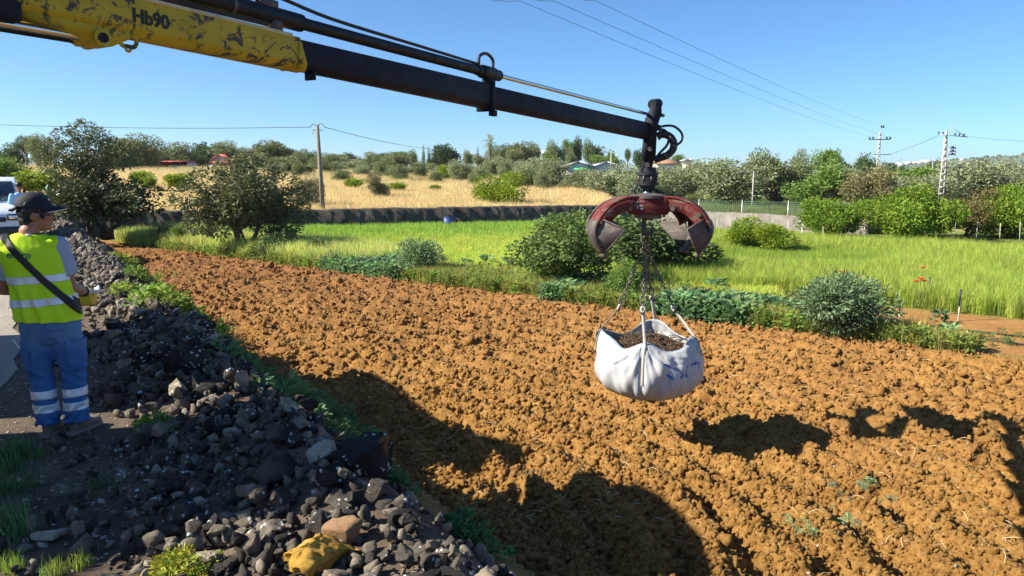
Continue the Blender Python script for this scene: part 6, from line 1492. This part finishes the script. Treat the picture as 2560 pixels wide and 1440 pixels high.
for side, cx in ((-1, -.08), (1, .105)):
    for z0 in (.325, .225):
        tl_ = .0 if side < 0 else .06
        band(tr, [((cx, 0, z0 + .03), (-tl_, 0, 1)), ((cx, 0, z0 - .03), (tl_, 0, -1))], .004, "reflective_band", M_REFL, trousers, lambda c, s=side: c.x * 1 < .012 if s < 0 else c.x > .012)
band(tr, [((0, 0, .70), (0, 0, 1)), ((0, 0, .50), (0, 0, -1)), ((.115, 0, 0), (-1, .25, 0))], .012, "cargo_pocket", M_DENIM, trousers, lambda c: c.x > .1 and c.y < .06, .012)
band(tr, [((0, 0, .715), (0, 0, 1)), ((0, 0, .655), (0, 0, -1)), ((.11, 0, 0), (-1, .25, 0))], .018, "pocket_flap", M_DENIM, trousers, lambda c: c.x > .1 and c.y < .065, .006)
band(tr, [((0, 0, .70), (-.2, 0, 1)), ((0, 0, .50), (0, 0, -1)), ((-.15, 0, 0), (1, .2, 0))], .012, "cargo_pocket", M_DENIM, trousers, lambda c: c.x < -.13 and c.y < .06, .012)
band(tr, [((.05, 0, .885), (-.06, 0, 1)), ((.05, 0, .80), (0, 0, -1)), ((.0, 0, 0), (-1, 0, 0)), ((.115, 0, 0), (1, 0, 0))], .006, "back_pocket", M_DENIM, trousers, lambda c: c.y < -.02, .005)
mb = MB(); mb.box((-.205, -.09, .715), (.008, .006, .075), rotm(0, -.5, 0)); mb.build("pen", M_WHITE, man)
# ---- boots
def boot(hx, hy, dirv, name):
    d = np.array([*dirv, 0.]); d /= np.linalg.norm(d); s = np.array([-d[1], d[0], 0]); R = np.c_[d, s, ez]; o0 = np.array([hx, hy, 0])
    mb = MB(); mb.ell(o0 + d * .02 + [0, 0, .055], (.055, .043, .05), R); mb.ell(o0 + d * .10 + [0, 0, .055], (.085, .046, .045), R); mb.ell(o0 + d * .185 + [0, 0, .045], (.065, .052, .038), R); limb(mb, [o0 + d * .025 + [0, 0, .06], o0 + d * .02 + [0, 0, .14]], [.047, .050])
    mb.box(o0 + d * .09 + [0, 0, .04], (.2, .07, .05), R)
    me = remesh(mb, .008, 6); cut(me, (0, 0, .022), (0, 0, -1)); b_ = finish(me, "boot", M_BOOT, man)
    mb = MB(); poly = [(-.045, -.034), (-.03, -.045), (.06, -.042), (.15, -.056), (.225, -.05), (.258, -.015), (.258, .015), (.225, .045), (.15, .05), (.06, .038), (-.03, .042), (-.045, .03)]
    mb.prism(poly, .03, o0 + [0, 0, .015], d, s); mb.build("sole", M_SOLE, b_)
    mb = MB()
    for k in range(4): q = o0 + d * (.085 + .025 * k) + [0, 0, .112 - .011 * k]; mb.tube([q - s * .028, q + s * .028 + d * .01], .0032, 5)
    mb.build("laces", M_STRAP, b_)
boot(-.080, -.03, (.25, 1.0), "boot"); boot(.085, -.02, (.50, .88), "boot")
# ---- body: one surface, head turned to look at the load
HC = np.array([-.045, .03, 1.618]); hf = np.array([.965, .26, 0]); hf /= np.linalg.norm(hf); hs = np.array([hf[1], -hf[0], 0]); HR = np.c_[hf, hs, ez]
def hp_(f, s, u): return HC + hf * f + hs * s + ez * u
mb = MB(); mb.ell(hp_(0, 0, .012), (.097, .075, .105), HR, 24, 16); mb.ell(hp_(.038, 0, -.065), (.052, .056, .062), HR, 20, 12); mb.ell(hp_(.068, 0, -.102), (.026, .03, .022), HR); mb.ell(hp_(.045, .0, -.03), (.05, .062, .06), HR)
mb.tube([hp_(.083, 0, .012), hp_(.103, 0, -.018), hp_(.112, 0, -.036), hp_(.095, 0, -.046)], [.010, .013, .015, .010], 10); mb.ell(hp_(.106, 0, -.038), (.016, .017, .011), HR)
mb.ell(hp_(.090, 0, -.066), (.014, .022, .008), HR); mb.ell(hp_(.088, 0, -.078), (.013, .02, .0085), HR); mb.ell(hp_(.086, 0, .028), (.014, .045, .012), HR)
for s in (-1, 1): mb.ell(hp_(-.012, s * .076, -.018), (.024, .011, .034), HR @ rotm(0, .2, 0)); mb.ell(hp_(.058, s * .042, -.03), (.028, .022, .025), HR)
NB = np.array([-.085, .0, 1.475]); mb.tube([NB - [0, 0, .05], NB + [0, .0, .02], hp_(-.02, 0, -.07), hp_(-.015, 0, -.02)], [.075, .062, .056, .055], 16)
loft(mb, [(-.02, 0, .90, .12, .08), (-.04, 0, 1.1, .13, .085), (-.08, 0, 1.36, .145, .085), (-.085, 0, 1.46, .08, .06)])
SR, ER, WR = np.array([.085, .0, 1.385]), np.array([.135, .03, 1.075]), np.array([.165, .25, 1.015]); SL, EL, WL = np.array([-.26, .0, 1.385]), np.array([-.30, .06, 1.085]), np.array([-.10, .27, 1.03])
limb(mb, [SR, SR * .5 + ER * .5, ER], [.052, .048, .043]); limb(mb, [ER, ER * .6 + WR * .4, WR], [.043, .042, .029]); limb(mb, [SL, SL * .5 + EL * .5, EL], [.052, .048, .043]); limb(mb, [EL, EL * .6 + WL * .4, WL], [.043, .042, .029])
for P in (LL, RL): mb.tube(P, [.075, .065, .05, .045, .035], 12)
def hand(mb, W, d, side, k=1.0, thick=0.0):            # palm, four curled fingers, thumb from the side of the palm
    d = np.asarray(d, float); d /= np.linalg.norm(d); s = np.asarray(side, float); s = s - d * (s @ d); s /= np.linalg.norm(s); n = np.cross(d, s); R = np.c_[d, s, n]
    mb.ell(W + d * .045, (.052 + thick, .042 + thick, .020 + thick), R)
    for i, (o, L) in enumerate(((-.032, .068), (-.011, .078), (.011, .074), (.031, .060))):
        a = W + d * .082 + s * o; mb.tube([a - d * .02, a + d * L * .45 + n * -.006, a + d * L * .75 + n * -.024, a + d * L * .82 + n * -.046], np.array([.0105, .010, .009, .0075]) + thick, 10); mb.ell(a + d * L * .82 + n * -.046, (.008 + thick,) * 3, None, 8, 6)
    t = W + d * .02 + s * -.036; mb.tube([t, t + d * .02 + s * -.022 + n * -.01, t + d * .045 + s * -.026 + n * -.026, t + d * .062 + s * -.018 + n * -.036], np.array([.014, .0125, .0105, .008]) + thick, 10); mb.ell(t + d * .062 + s * -.018 + n * -.036, (.0085 + thick,) * 3, None, 8, 6)
hd_r, hd_l = (.45, .85, -.25), (.55, .8, -.2); hand(mb, WR, hd_r, (.8, -.45, .4)); hand(mb, WL, hd_l, (-.8, .5, .3))
body = finish(remesh(mb, .0058, 3), "body", M_SKIN, man)
for W, d, sd in ((WR, hd_r, (.8, -.45, .4)), (WL, hd_l, (-.8, .5, .3))):
    mb = MB(); hand(mb, np.array(W), d, sd, 1, .0045); gl = finish(remesh(mb, .0050, 2), "glove", M_GLOVE, man)
    dn = np.array(d) / np.linalg.norm(d); mb = MB(); mb.tube([W - dn * .035, W + dn * .012], [.040, .036], 16); mb.build("cuff", M_STRAP, gl, True)
# ---- hair, cap, sunglasses
mb = MB(); mb.ell(hp_(-.022, 0, .018), (.092, .086, .10), HR, 22, 14); mb.ell(hp_(-.055, 0, -.045), (.052, .068, .068), HR, 18, 12); me = remesh(mb, .008, 4); cut(me, tuple(hp_(.002, 0, -.02)), tuple(hf * 1.0 + ez * -.62))
push(me, lambda V, N: .004 * np.sin(V[:, 2] * 160 + V[:, 0] * 90) * (fbm(V * 30, 2, 4)))
hair = finish(me, "hair", M_HAIR, man)
mb = MB()
for s in (-1, 1): mb.ell(hp_(.040, s * .072, -.008), (.017, .008, .034), HR)
mb.build("sideburn", M_HAIR, hair, True)
mb = MB(); mb.ell(hp_(-.008, 0, .038), (.118, .098, .112), HR, 30, 20); me = remesh(mb, .008, 2); cut(me, tuple(hp_(0, 0, .040)), tuple(-ez + hf * -.10)); cap = finish(me, "cap", M_CAP, man)
md = cap.modifiers.new("t", 'SOLIDIFY'); md.thickness = .004
mb = MB(); V = []; nA = 19
for j in range(7):
    u = j / 6
    for a in np.linspace(-1.25, 1.25, nA):
        r0_ = .112 + .095 * u * math.cos(a * .85); V.append(hp_(-.008 + r0_ * math.cos(a) * (1 if True else 0), .094 * math.sin(a) * (1 + .04 * u), .046 - .018 * u * u - .030 * (math.sin(a)) ** 2 * (.4 + .6 * u) + .004))
F = [(j * nA + k, j * nA + k + 1, (j + 1) * nA + k + 1, (j + 1) * nA + k) for j in range(6) for k in range(nA - 1)]
mb.add(V, F); br = mb.build("brim", M_CAP, cap, True); md = br.modifiers.new("t", 'SOLIDIFY'); md.thickness = .006
mb = MB(); mb.tube(np.array(V[6 * nA:])[1:-1] - [0, 0, .004], .0025, 5); mb.build("brim_piping", M_WHITE, cap)
mb = MB(); mb.tube(smooth_path([hp_(-.10, -.05, .045), hp_(-.125, -.02, .03), hp_(-.135, 0, .022), hp_(-.125, .02, .03), hp_(-.10, .05, .045)]), .011, 8); mb.tube([hp_(-.13, .01, .028), hp_(-.155, .012, .022)], .009, 6); mb.build("back_strap", M_CAP, cap)
mb = MB(); mb.ring(hp_(-.055, .083, .062), .006, .0018, hf * .3 + ez, hf, 12, 5, .008); mb.build("buckle", M_GALV, cap)
mb = MB(); mb.box(hp_(.088, .045, .092), (.004, .018, .014), HR @ rotm(0, -.5, -.4)); mb.build("badge", M_WHITE, cap)
gl = empty("sunglasses", (0, 0, 0), 0, man)
for s in (-1, 1):
    mb = MB(); V = []
    for u in np.linspace(-1, 1, 7):
        for v in np.linspace(-1, 1, 5): V.append(hp_(.098 - .020 * (u * .5 + .5) ** 2, s * (.036 + .030 * u), -.004 + .019 * v * (1 - .15 * u * u)))
    mb.add(V, [(i * 5 + k, i * 5 + k + 1, (i + 1) * 5 + k + 1, (i + 1) * 5 + k) for i in range(6) for k in range(4)]); o = mb.build("lens", M_GLASS, gl, True); md = o.modifiers.new("t", 'SOLIDIFY'); md.thickness = .004
    mb = MB(); mb.tube([hp_(.080, s * .068, .008), hp_(.04, s * .078, .008), hp_(-.012, s * .082, .002)], .0035, 6); mb.build("temple", M_STRAP, gl, True)
# ---- shirt and vest
mb = MB(); loft(mb, [(-.02, 0, .92, .15, .105), (-.05, 0, 1.15, .165, .11), (-.082, 0, 1.37, .175, .10), (-.085, 0, 1.44, .12, .07)])
for S_, E_ in ((SR, ER), (SL, EL)): limb(mb, [S_ + [0, 0, .0], S_ * .55 + E_ * .45, S_ * .2 + E_ * .8], [.075, .074, .076], 18)
sh = remesh(mb, .011, 7)
for S_, E_ in ((SR, ER), (SL, EL)):
    d = (E_ - S_) / np.linalg.norm(E_ - S_); P = S_ * .30 + E_ * .70
    bm = bmesh.new(); bm.from_mesh(sh); side = 1 if S_[0] > 0 else -1
    g = [f for f in bm.faces if (f.calc_center_median().x - (.06 if side > 0 else -.225)) * side > 0]; gv = list({v for f in g for v in f.verts}); gE = list({e for f in g for e in f.edges})
    bmesh.ops.bisect_plane(bm, geom=gv + gE + g, plane_co=tuple(P), plane_no=tuple(d + np.array([side * .25, 0, 0])), clear_outer=True); bm.to_mesh(sh); bm.free()
push(sh, lambda V, N: .006 * (fbm(V * 11, 3, 8) - .5) * 2)
shirt = finish(sh, "shirt", M_TEE, man); md = shirt.modifiers.new("t", 'SOLIDIFY'); md.thickness = .004
mb = MB(); loft(mb, [(-.012, -.002, .82, .208, .170), (-.018, 0, .92, .204, .165), (-.035, 0, 1.05, .192, .150), (-.06, .0, 1.20, .194, .145), (-.078, .0, 1.31, .200, .138), (-.086, .0, 1.385, .194, .120), (-.088, .0, 1.435, .152, .096), (-.086, .0, 1.48, .085, .075)], 36)
for S_ in (SR, SL): mb.ell(S_ * .82 + np.array([-.085, 0, 1.385]) * .18 + [0, 0, .025], (.070, .085, .055))
vs = remesh(mb, .0105, 8)
def fold_v(V, N):
    a = np.arctan2(V[:, 1], V[:, 0] + .05); z = V[:, 2]
    return .011 * np.sin(a * 11 + 3 * np.sin(z * 6)) * ss(1.25, .95, z) + .010 * (fbm(V * np.array([9, 9, 5]), 3, 12) - .5) * 2 + .006 * np.sin(z * 30 + a * 6) * np.exp(-((z - 1.0) / .12) ** 2)
push(vs, fold_v); cut(vs, (0, 0, .868), (-.05, .02, -1)); cut(vs, (-.085, 0, 1.48), (.1, 0, 1))
vest = finish(vs, "vest", M_HIVIS, man); md = vest.modifiers.new("t", 'SOLIDIFY'); md.thickness = .004
for z0 in (1.165, 1.005): band(vs, [((-.03, 0, z0 + .026), (-.05, 0, 1)), ((-.03, 0, z0 - .026), (.05, 0, -1))], .004, "reflective_band", M_REFL, vest)
n_ = np.array([.78, 0, .63]); n_ /= np.linalg.norm(n_); p0 = np.array([-.225, 0, 1.455])
so = band(vs, [(tuple(p0 + n_ * .021), tuple(n_)), (tuple(p0 - n_ * .021), tuple(-n_))], .010, "shoulder_strap", M_STRAP, man, lambda c: c.y < .05, .004)
mb = MB(); mb.ring(NB + [0, .0, -.005], .066, .010, ex, ey, 26, 8); mb.build("collar", M_STRAP, shirt, True)
mb = MB(); mb.box(NB + [.015, -.074, -.004], (.04, .004, .016), rotm(.2, 0, 0)); mb.build("collar_label", M_WHITE, vest)
# logo printed on the back of the vest
from mathutils.bvhtree import BVHTree
Vv, Nv = mesh_arr(vs); bv = BVHTree.FromPolygons([tuple(v) for v in Vv], [tuple(p.vertices) for p in vs.polygons])
V, F = text_mesh("enerp", .064, 6, .0011); V = V[:, :2] - V[:, :2].mean(0); ca, sa = math.cos(-.04), math.sin(-.04)
Q = []
for x, y in V:
    xx, zz = -.128 + x * ca - y * sa, 1.335 + x * sa + y * ca; h_ = bv.ray_cast(Vector((xx, -.6, zz)), Vector((0, 1, 0)))
    Q.append((xx, (h_[0].y if h_[0] else -.13) - .0035, zz))
mb = MB(); mb.add(Q, F); mb.build("logo_print", M_LOGO, vest)
# ---- crane remote held in both hands
rm = tag(empty("remote_control", tuple(np.array(man.location) + np.array(rotm(0, 0, man.rotation_euler[2])) @ np.array([.10, .34, .95])), man.rotation_euler[2] - .1), "yellow and black crane remote control box held by the worker", "remote control")
mb = MB(); mb.bbox((0, 0, 0), (.24, .13, .085), b=.015); mb.build("housing", M_YBOX, rm)
mb = MB(); mb.bbox((0, 0, .05), (.22, .12, .02), b=.008); mb.build("control_panel", M_STRAP, rm)
for k in range(5): mb = MB(); mb.tube([(-.08 + .04 * k, 0, .055), (-.08 + .04 * k, .005, .095)], .006, 8); mb.ell((-.08 + .04 * k, .005, .1), (.009,) * 3, None, 8, 6); mb.build("lever", M_STRAP, rm)
mb = MB(); mb.tube([(-.13, -.05, .02), (-.13, -.05, .085), (.13, -.05, .085), (.13, -.05, .02)], .007, 8); mb.build("guard_bar", M_YBOX, rm)

# ---- second worker by the van
X2, Y2 = at(56, 560, 20.4)[0], 20.4
p2 = tag(empty("person", (X2, Y2, G(X2, Y2)), .9), "person in pale blue shirt standing beside the white van", "person")
mb = MB(); mb.ell((0, .02, 1.60), (.075, .09, .105)); mb.tube([(0, 0, 1.38), (0, .01, 1.52)], .05, 12); loft(mb, [(0, 0, .85, .13, .09), (0, 0, 1.1, .135, .09), (0, 0, 1.35, .15, .09), (0, 0, 1.42, .08, .06)])
A2 = [[(-.19, 0, 1.35), (-.25, .02, 1.08), (-.22, .16, .88)], [(.19, 0, 1.35), (.25, .02, 1.08), (.22, .16, .88)]]; L2 = [[(-.09, 0, .88), (-.10, .01, .48), (-.10, 0, .06)], [(.09, 0, .88), (.10, .03, .48), (.10, .0, .06)]]
for P in A2: limb(mb, P, [.048, .04, .028])
for P, sx in zip(A2, (-1, 1)): hand(mb, np.array(P[-1]), (0, .6, -.8), (sx, 0, 0))
for P in L2: limb(mb, P, [.075, .05, .04]); mb.ell((P[-1][0], .06, .04), (.045, .12, .04))
mb.tube([(0, .1, 1.61), (0, .115, 1.575), (0, .1, 1.565)], [.01, .014, .01], 8)
finish(remesh(mb, .012, 3), "body", M_SKIN, p2)
mb = MB(); loft(mb, [(0, 0, .80, .165, .115), (0, 0, 1.1, .16, .11), (0, 0, 1.35, .175, .105), (0, 0, 1.43, .09, .07)])
for P in A2: limb(mb, [P[0], np.array(P[0]) * .35 + np.array(P[1]) * .65], [.068, .066])
finish(remesh(mb, .014, 5), "shirt", mat_plain("pale_blue_cotton", (.28, .50, .74), .9, var=.12), p2)
mb = MB(); loft(mb, [(0, 0, .93, .15, .11), (0, 0, .8, .165, .12)])
for P in L2: mb.tube(P, [.095, .075, .07], 16)
finish(remesh(mb, .014, 4), "trousers", mat_plain("dark_work_cloth", (.02, .03, .06), .9, var=.2), p2)
mb = MB(); mb.ell((0, .0, 1.64), (.083, .1, .085)); mb.build("hair", M_HAIR, p2, True)
for P in L2: mb = MB(); mb.ell((P[-1][0], .06, .045), (.052, .13, .047)); mb.build("shoe", M_BOOT, p2, True)

# ---------------------------------------------------------------- white van on the lane
M_VAN = mat_plain("white_car_paint", (.72, .74, .76), .25, var=.03, spec=.6)
M_TYRE = mat_plain("tyre_rubber", (.02, .02, .02), .85)
vx, vy = from_ds(-2.98, 18.6); vrz = math.atan2(-RU[0], RU[1])
van = tag(empty("van", (vx, vy, G(vx, vy) + .012), vrz), "white van parked on the lane facing the stone heap", "van")
prof = [(0, .32), (-.02, .55), (.02, .86), (.16, .98), (.85, 1.12), (1.55, 1.74), (1.75, 1.82), (4.1, 1.84), (4.25, 1.7), (4.3, .5), (4.25, .32)]
V = []; wd = lambda z: .88 if z < 1.05 else .88 - (z - 1.05) * .16
for sgn in (-1, 1): V += [(sgn * wd(z), y, z) for y, z in prof]
n = len(prof); F = [tuple(range(n)), tuple(range(n, 2 * n))[::-1]] + [(i, n + i, n + (i + 1) % n, (i + 1) % n) for i in range(n)]
mb = MB(); mb.add(V, F); o = mb.build("body", M_VAN, van); md = o.modifiers.new("b", 'BEVEL'); md.width = .05; md.segments = 3; md.limit_method = 'ANGLE'
mb = MB(); mb.add([(-.74, .93, 1.20), (.74, .93, 1.20), (.66, 1.50, 1.71), (-.66, 1.50, 1.71)], [(0, 1, 2, 3)]); w_ = mb.build("windscreen", M_GLASS, van); md = w_.modifiers.new("t", 'SOLIDIFY'); md.thickness = .04; md.offset = 0
for sgn in (-1, 1):
    mb = MB(); mb.add([(sgn * .875, 1.15, 1.14), (sgn * .875, 2.05, 1.14), (sgn * .80, 2.05, 1.66), (sgn * .80, 1.65, 1.66)], [(0, 1, 2, 3)]); w_ = mb.build("side_window", M_GLASS, van); md = w_.modifiers.new("t", 'SOLIDIFY'); md.thickness = .03; md.offset = 0
    mb = MB(); mb.bbox((sgn * 1.02, 1.10, 1.17), (.2, .12, .2), b=.03); mb.tube([(sgn * .88, 1.12, 1.12), (sgn * 1.0, 1.1, 1.15)], .03, 8); mb.build("mirror", M_DARK, van)
    mb = MB(); mb.bbox((sgn * .66, -.005, .80), (.36, .10, .17), b=.03); hl = mb.build("headlight", M_DARK, van)
    mb = MB(); mb.bbox((sgn * .66, -.04, .80), (.29, .06, .11), b=.02); mb.build("lens", M_CHROME, hl)
    mb = MB(); mb.box((sgn * .893, 1.55, .85), (.012, 1.05, .02)); mb.box((sgn * .893, 1.05, .82), (.012, .015, .6)); mb.box((sgn * .893, 2.1, .95), (.012, .015, .9)); mb.build("door_seam", M_DARK, van)
    for y in (.72, 3.4):
        mb = MB(); mb.tube([(sgn * .70, y, .31), (sgn * .895, y, .31)], .31, 24); wh = mb.build("wheel", M_TYRE, van, auto=40)
        mb = MB(); mb.tube([(sgn * .89, y, .31), (sgn * .905, y, .31)], .19, 20); mb.build("rim", M_GALV, wh, auto=40)
        mb = MB(); mb.tube([(sgn * .86, y, .33), (sgn * .888, y, .33)], .36, 24); mb.build("wheel_arch", M_DARK, van, auto=40)
mb = MB(); mb.bbox((0, -.03, .42), (1.72, .14, .26), b=.04); mb.build("bumper", M_DARK, van)
mb = MB(); mb.bbox((0, -.03, .74), (.9, .06, .12), b=.02); mb.build("grille", M_DARK, van)

# ---------------------------------------------------------------- vehicles on the lane beside the camera; unseen, the first shaped to shade the heap
M_TRW = mat_plain("grey_truck_panel", (.45, .45, .44), .5, var=.08)
def dsp(d, s, z=0): x, y = from_ds(d, s); return np.array([x, y, z])
def truck(name, label, d0, s0):
    c = dsp(d0, s0); r = tag(empty(name, (c[0], c[1], .012), math.atan2(RU[1], RU[0]) - math.pi / 2), label, "truck"); return r
# local frame: x = -d direction is left... +x local points toward the field, +y along the lane
tr_ = truck("shade_truck", "unseen grey truck, its outline shaped to shade the stone heap", -4.0, 0.0)
def prism_s(pts, t, name, mat): mb = MB(); mb.prism(pts, t, (-t / 2, 0, 0), (0, 1, 0), (0, 0, 1), (1, 0, 0)); o = mb.build(name, mat, tr_); return o
prism_s([(2.55, .95), (6.15, .95), (6.2, 3.5), (5.2, 3.52), (4.1, 3.36), (3.3, 3.55), (2.85, 3.63), (2.62, 3.2)], .08, "side_board", M_TRW)  # near board's outline shaped to throw the shade, leaving a slot for sun
mb = MB(); mb.box((-2.26, 4.3, 1.6), (.08, 3.7, 1.3)); mb.build("side_board", M_TRW, tr_)
mb = MB(); mb.box((-1.15, 6.12, 1.5), (2.2, .08, 1.1)); mb.build("tailboard", M_TRW, tr_)
mb = MB(); mb.box((-1.15, 4.3, 1.0), (2.3, 3.7, .1)); mb.build("bed", M_TRW, tr_)
prism_s([(-.08, .6), (2.12, .6), (2.06, 2.5), (1.84, 2.58), (1.78, 2.98), (2.02, 3.33), (2.05, 3.86), (1.55, 3.84), (1.15, 3.74), (.62, 3.6), (.25, 3.42), (.12, 1.95), (-.08, 1.75)], .30, "shade_panel", M_TRW)  # unseen thin panel added, outline shaped to cast the nearer shadow
mb = MB(); mb.box((-1.2, 3.2, .75), (1.0, 6.2, .25)); mb.build("chassis", M_DARK, tr_)
mb = MB(); mb.box((.01, 1.0, 2.0), (.03, .9, .8)); mb.build("panel_window", M_GLASS, tr_)
for y in (1.2, 4.2, 5.3):
    for x in (-.2, -2.1): mb = MB(); mb.tube([(x - .14, y, .48), (x + .14, y, .48)], .48, 24); mb.build("wheel", M_TYRE, tr_, auto=40)
# flatbed that carries the crane, behind the camera
cx, cs = ds(CO[0], CO[1]); cx, cs = float(cx), float(cs)
fb = tag(empty("flatbed_truck", (*from_ds(cx, cs), .012), math.atan2(RU[1], RU[0]) - math.pi / 2), "dark flatbed truck that carries the loader crane", "truck")
mb = MB(); mb.bbox((0, -2.0, .92), (2.2, 5.2, .16), b=.02); mb.build("bed", M_DARK, fb)
mb = MB(); mb.box((0, -2.4, .7), (.9, 6.4, .3)); mb.build("chassis", M_DARK, fb)
mb = MB(); mb.bbox((0, -5.6, 1.7), (2.2, 1.7, 1.9), b=.12); mb.build("cab", M_TRW, fb)
for y in (-.3, -1.5, -5.4):
    for x in (-.95, .95): mb = MB(); mb.tube([(x - .14, y, .45), (x + .14, y, .45)], .45, 24); mb.build("wheel", M_TYRE, fb, auto=40)
# ---------------------------------------------------------------- air: faint haze that pales the far hill
mb = MB(); mb.box((0, 0, 50), (13000, 13000, 110))
m = bpy.data.materials.new("faint_haze"); m.use_nodes = True; nt = m.node_tree; nt.nodes.clear()
out = nt.nodes.new("ShaderNodeOutputMaterial"); pv = nt.nodes.new("ShaderNodeVolumePrincipled")
pv.inputs["Color"].default_value = (.88, .94, 1.0, 1); pv.inputs["Density"].default_value = .00011; pv.inputs["Anisotropy"].default_value = .2
nt.links.new(pv.outputs[0], out.inputs["Volume"])
tag(mb.build("haze", m), "faint summer haze in the air over the fields", "haze", kind="stuff")
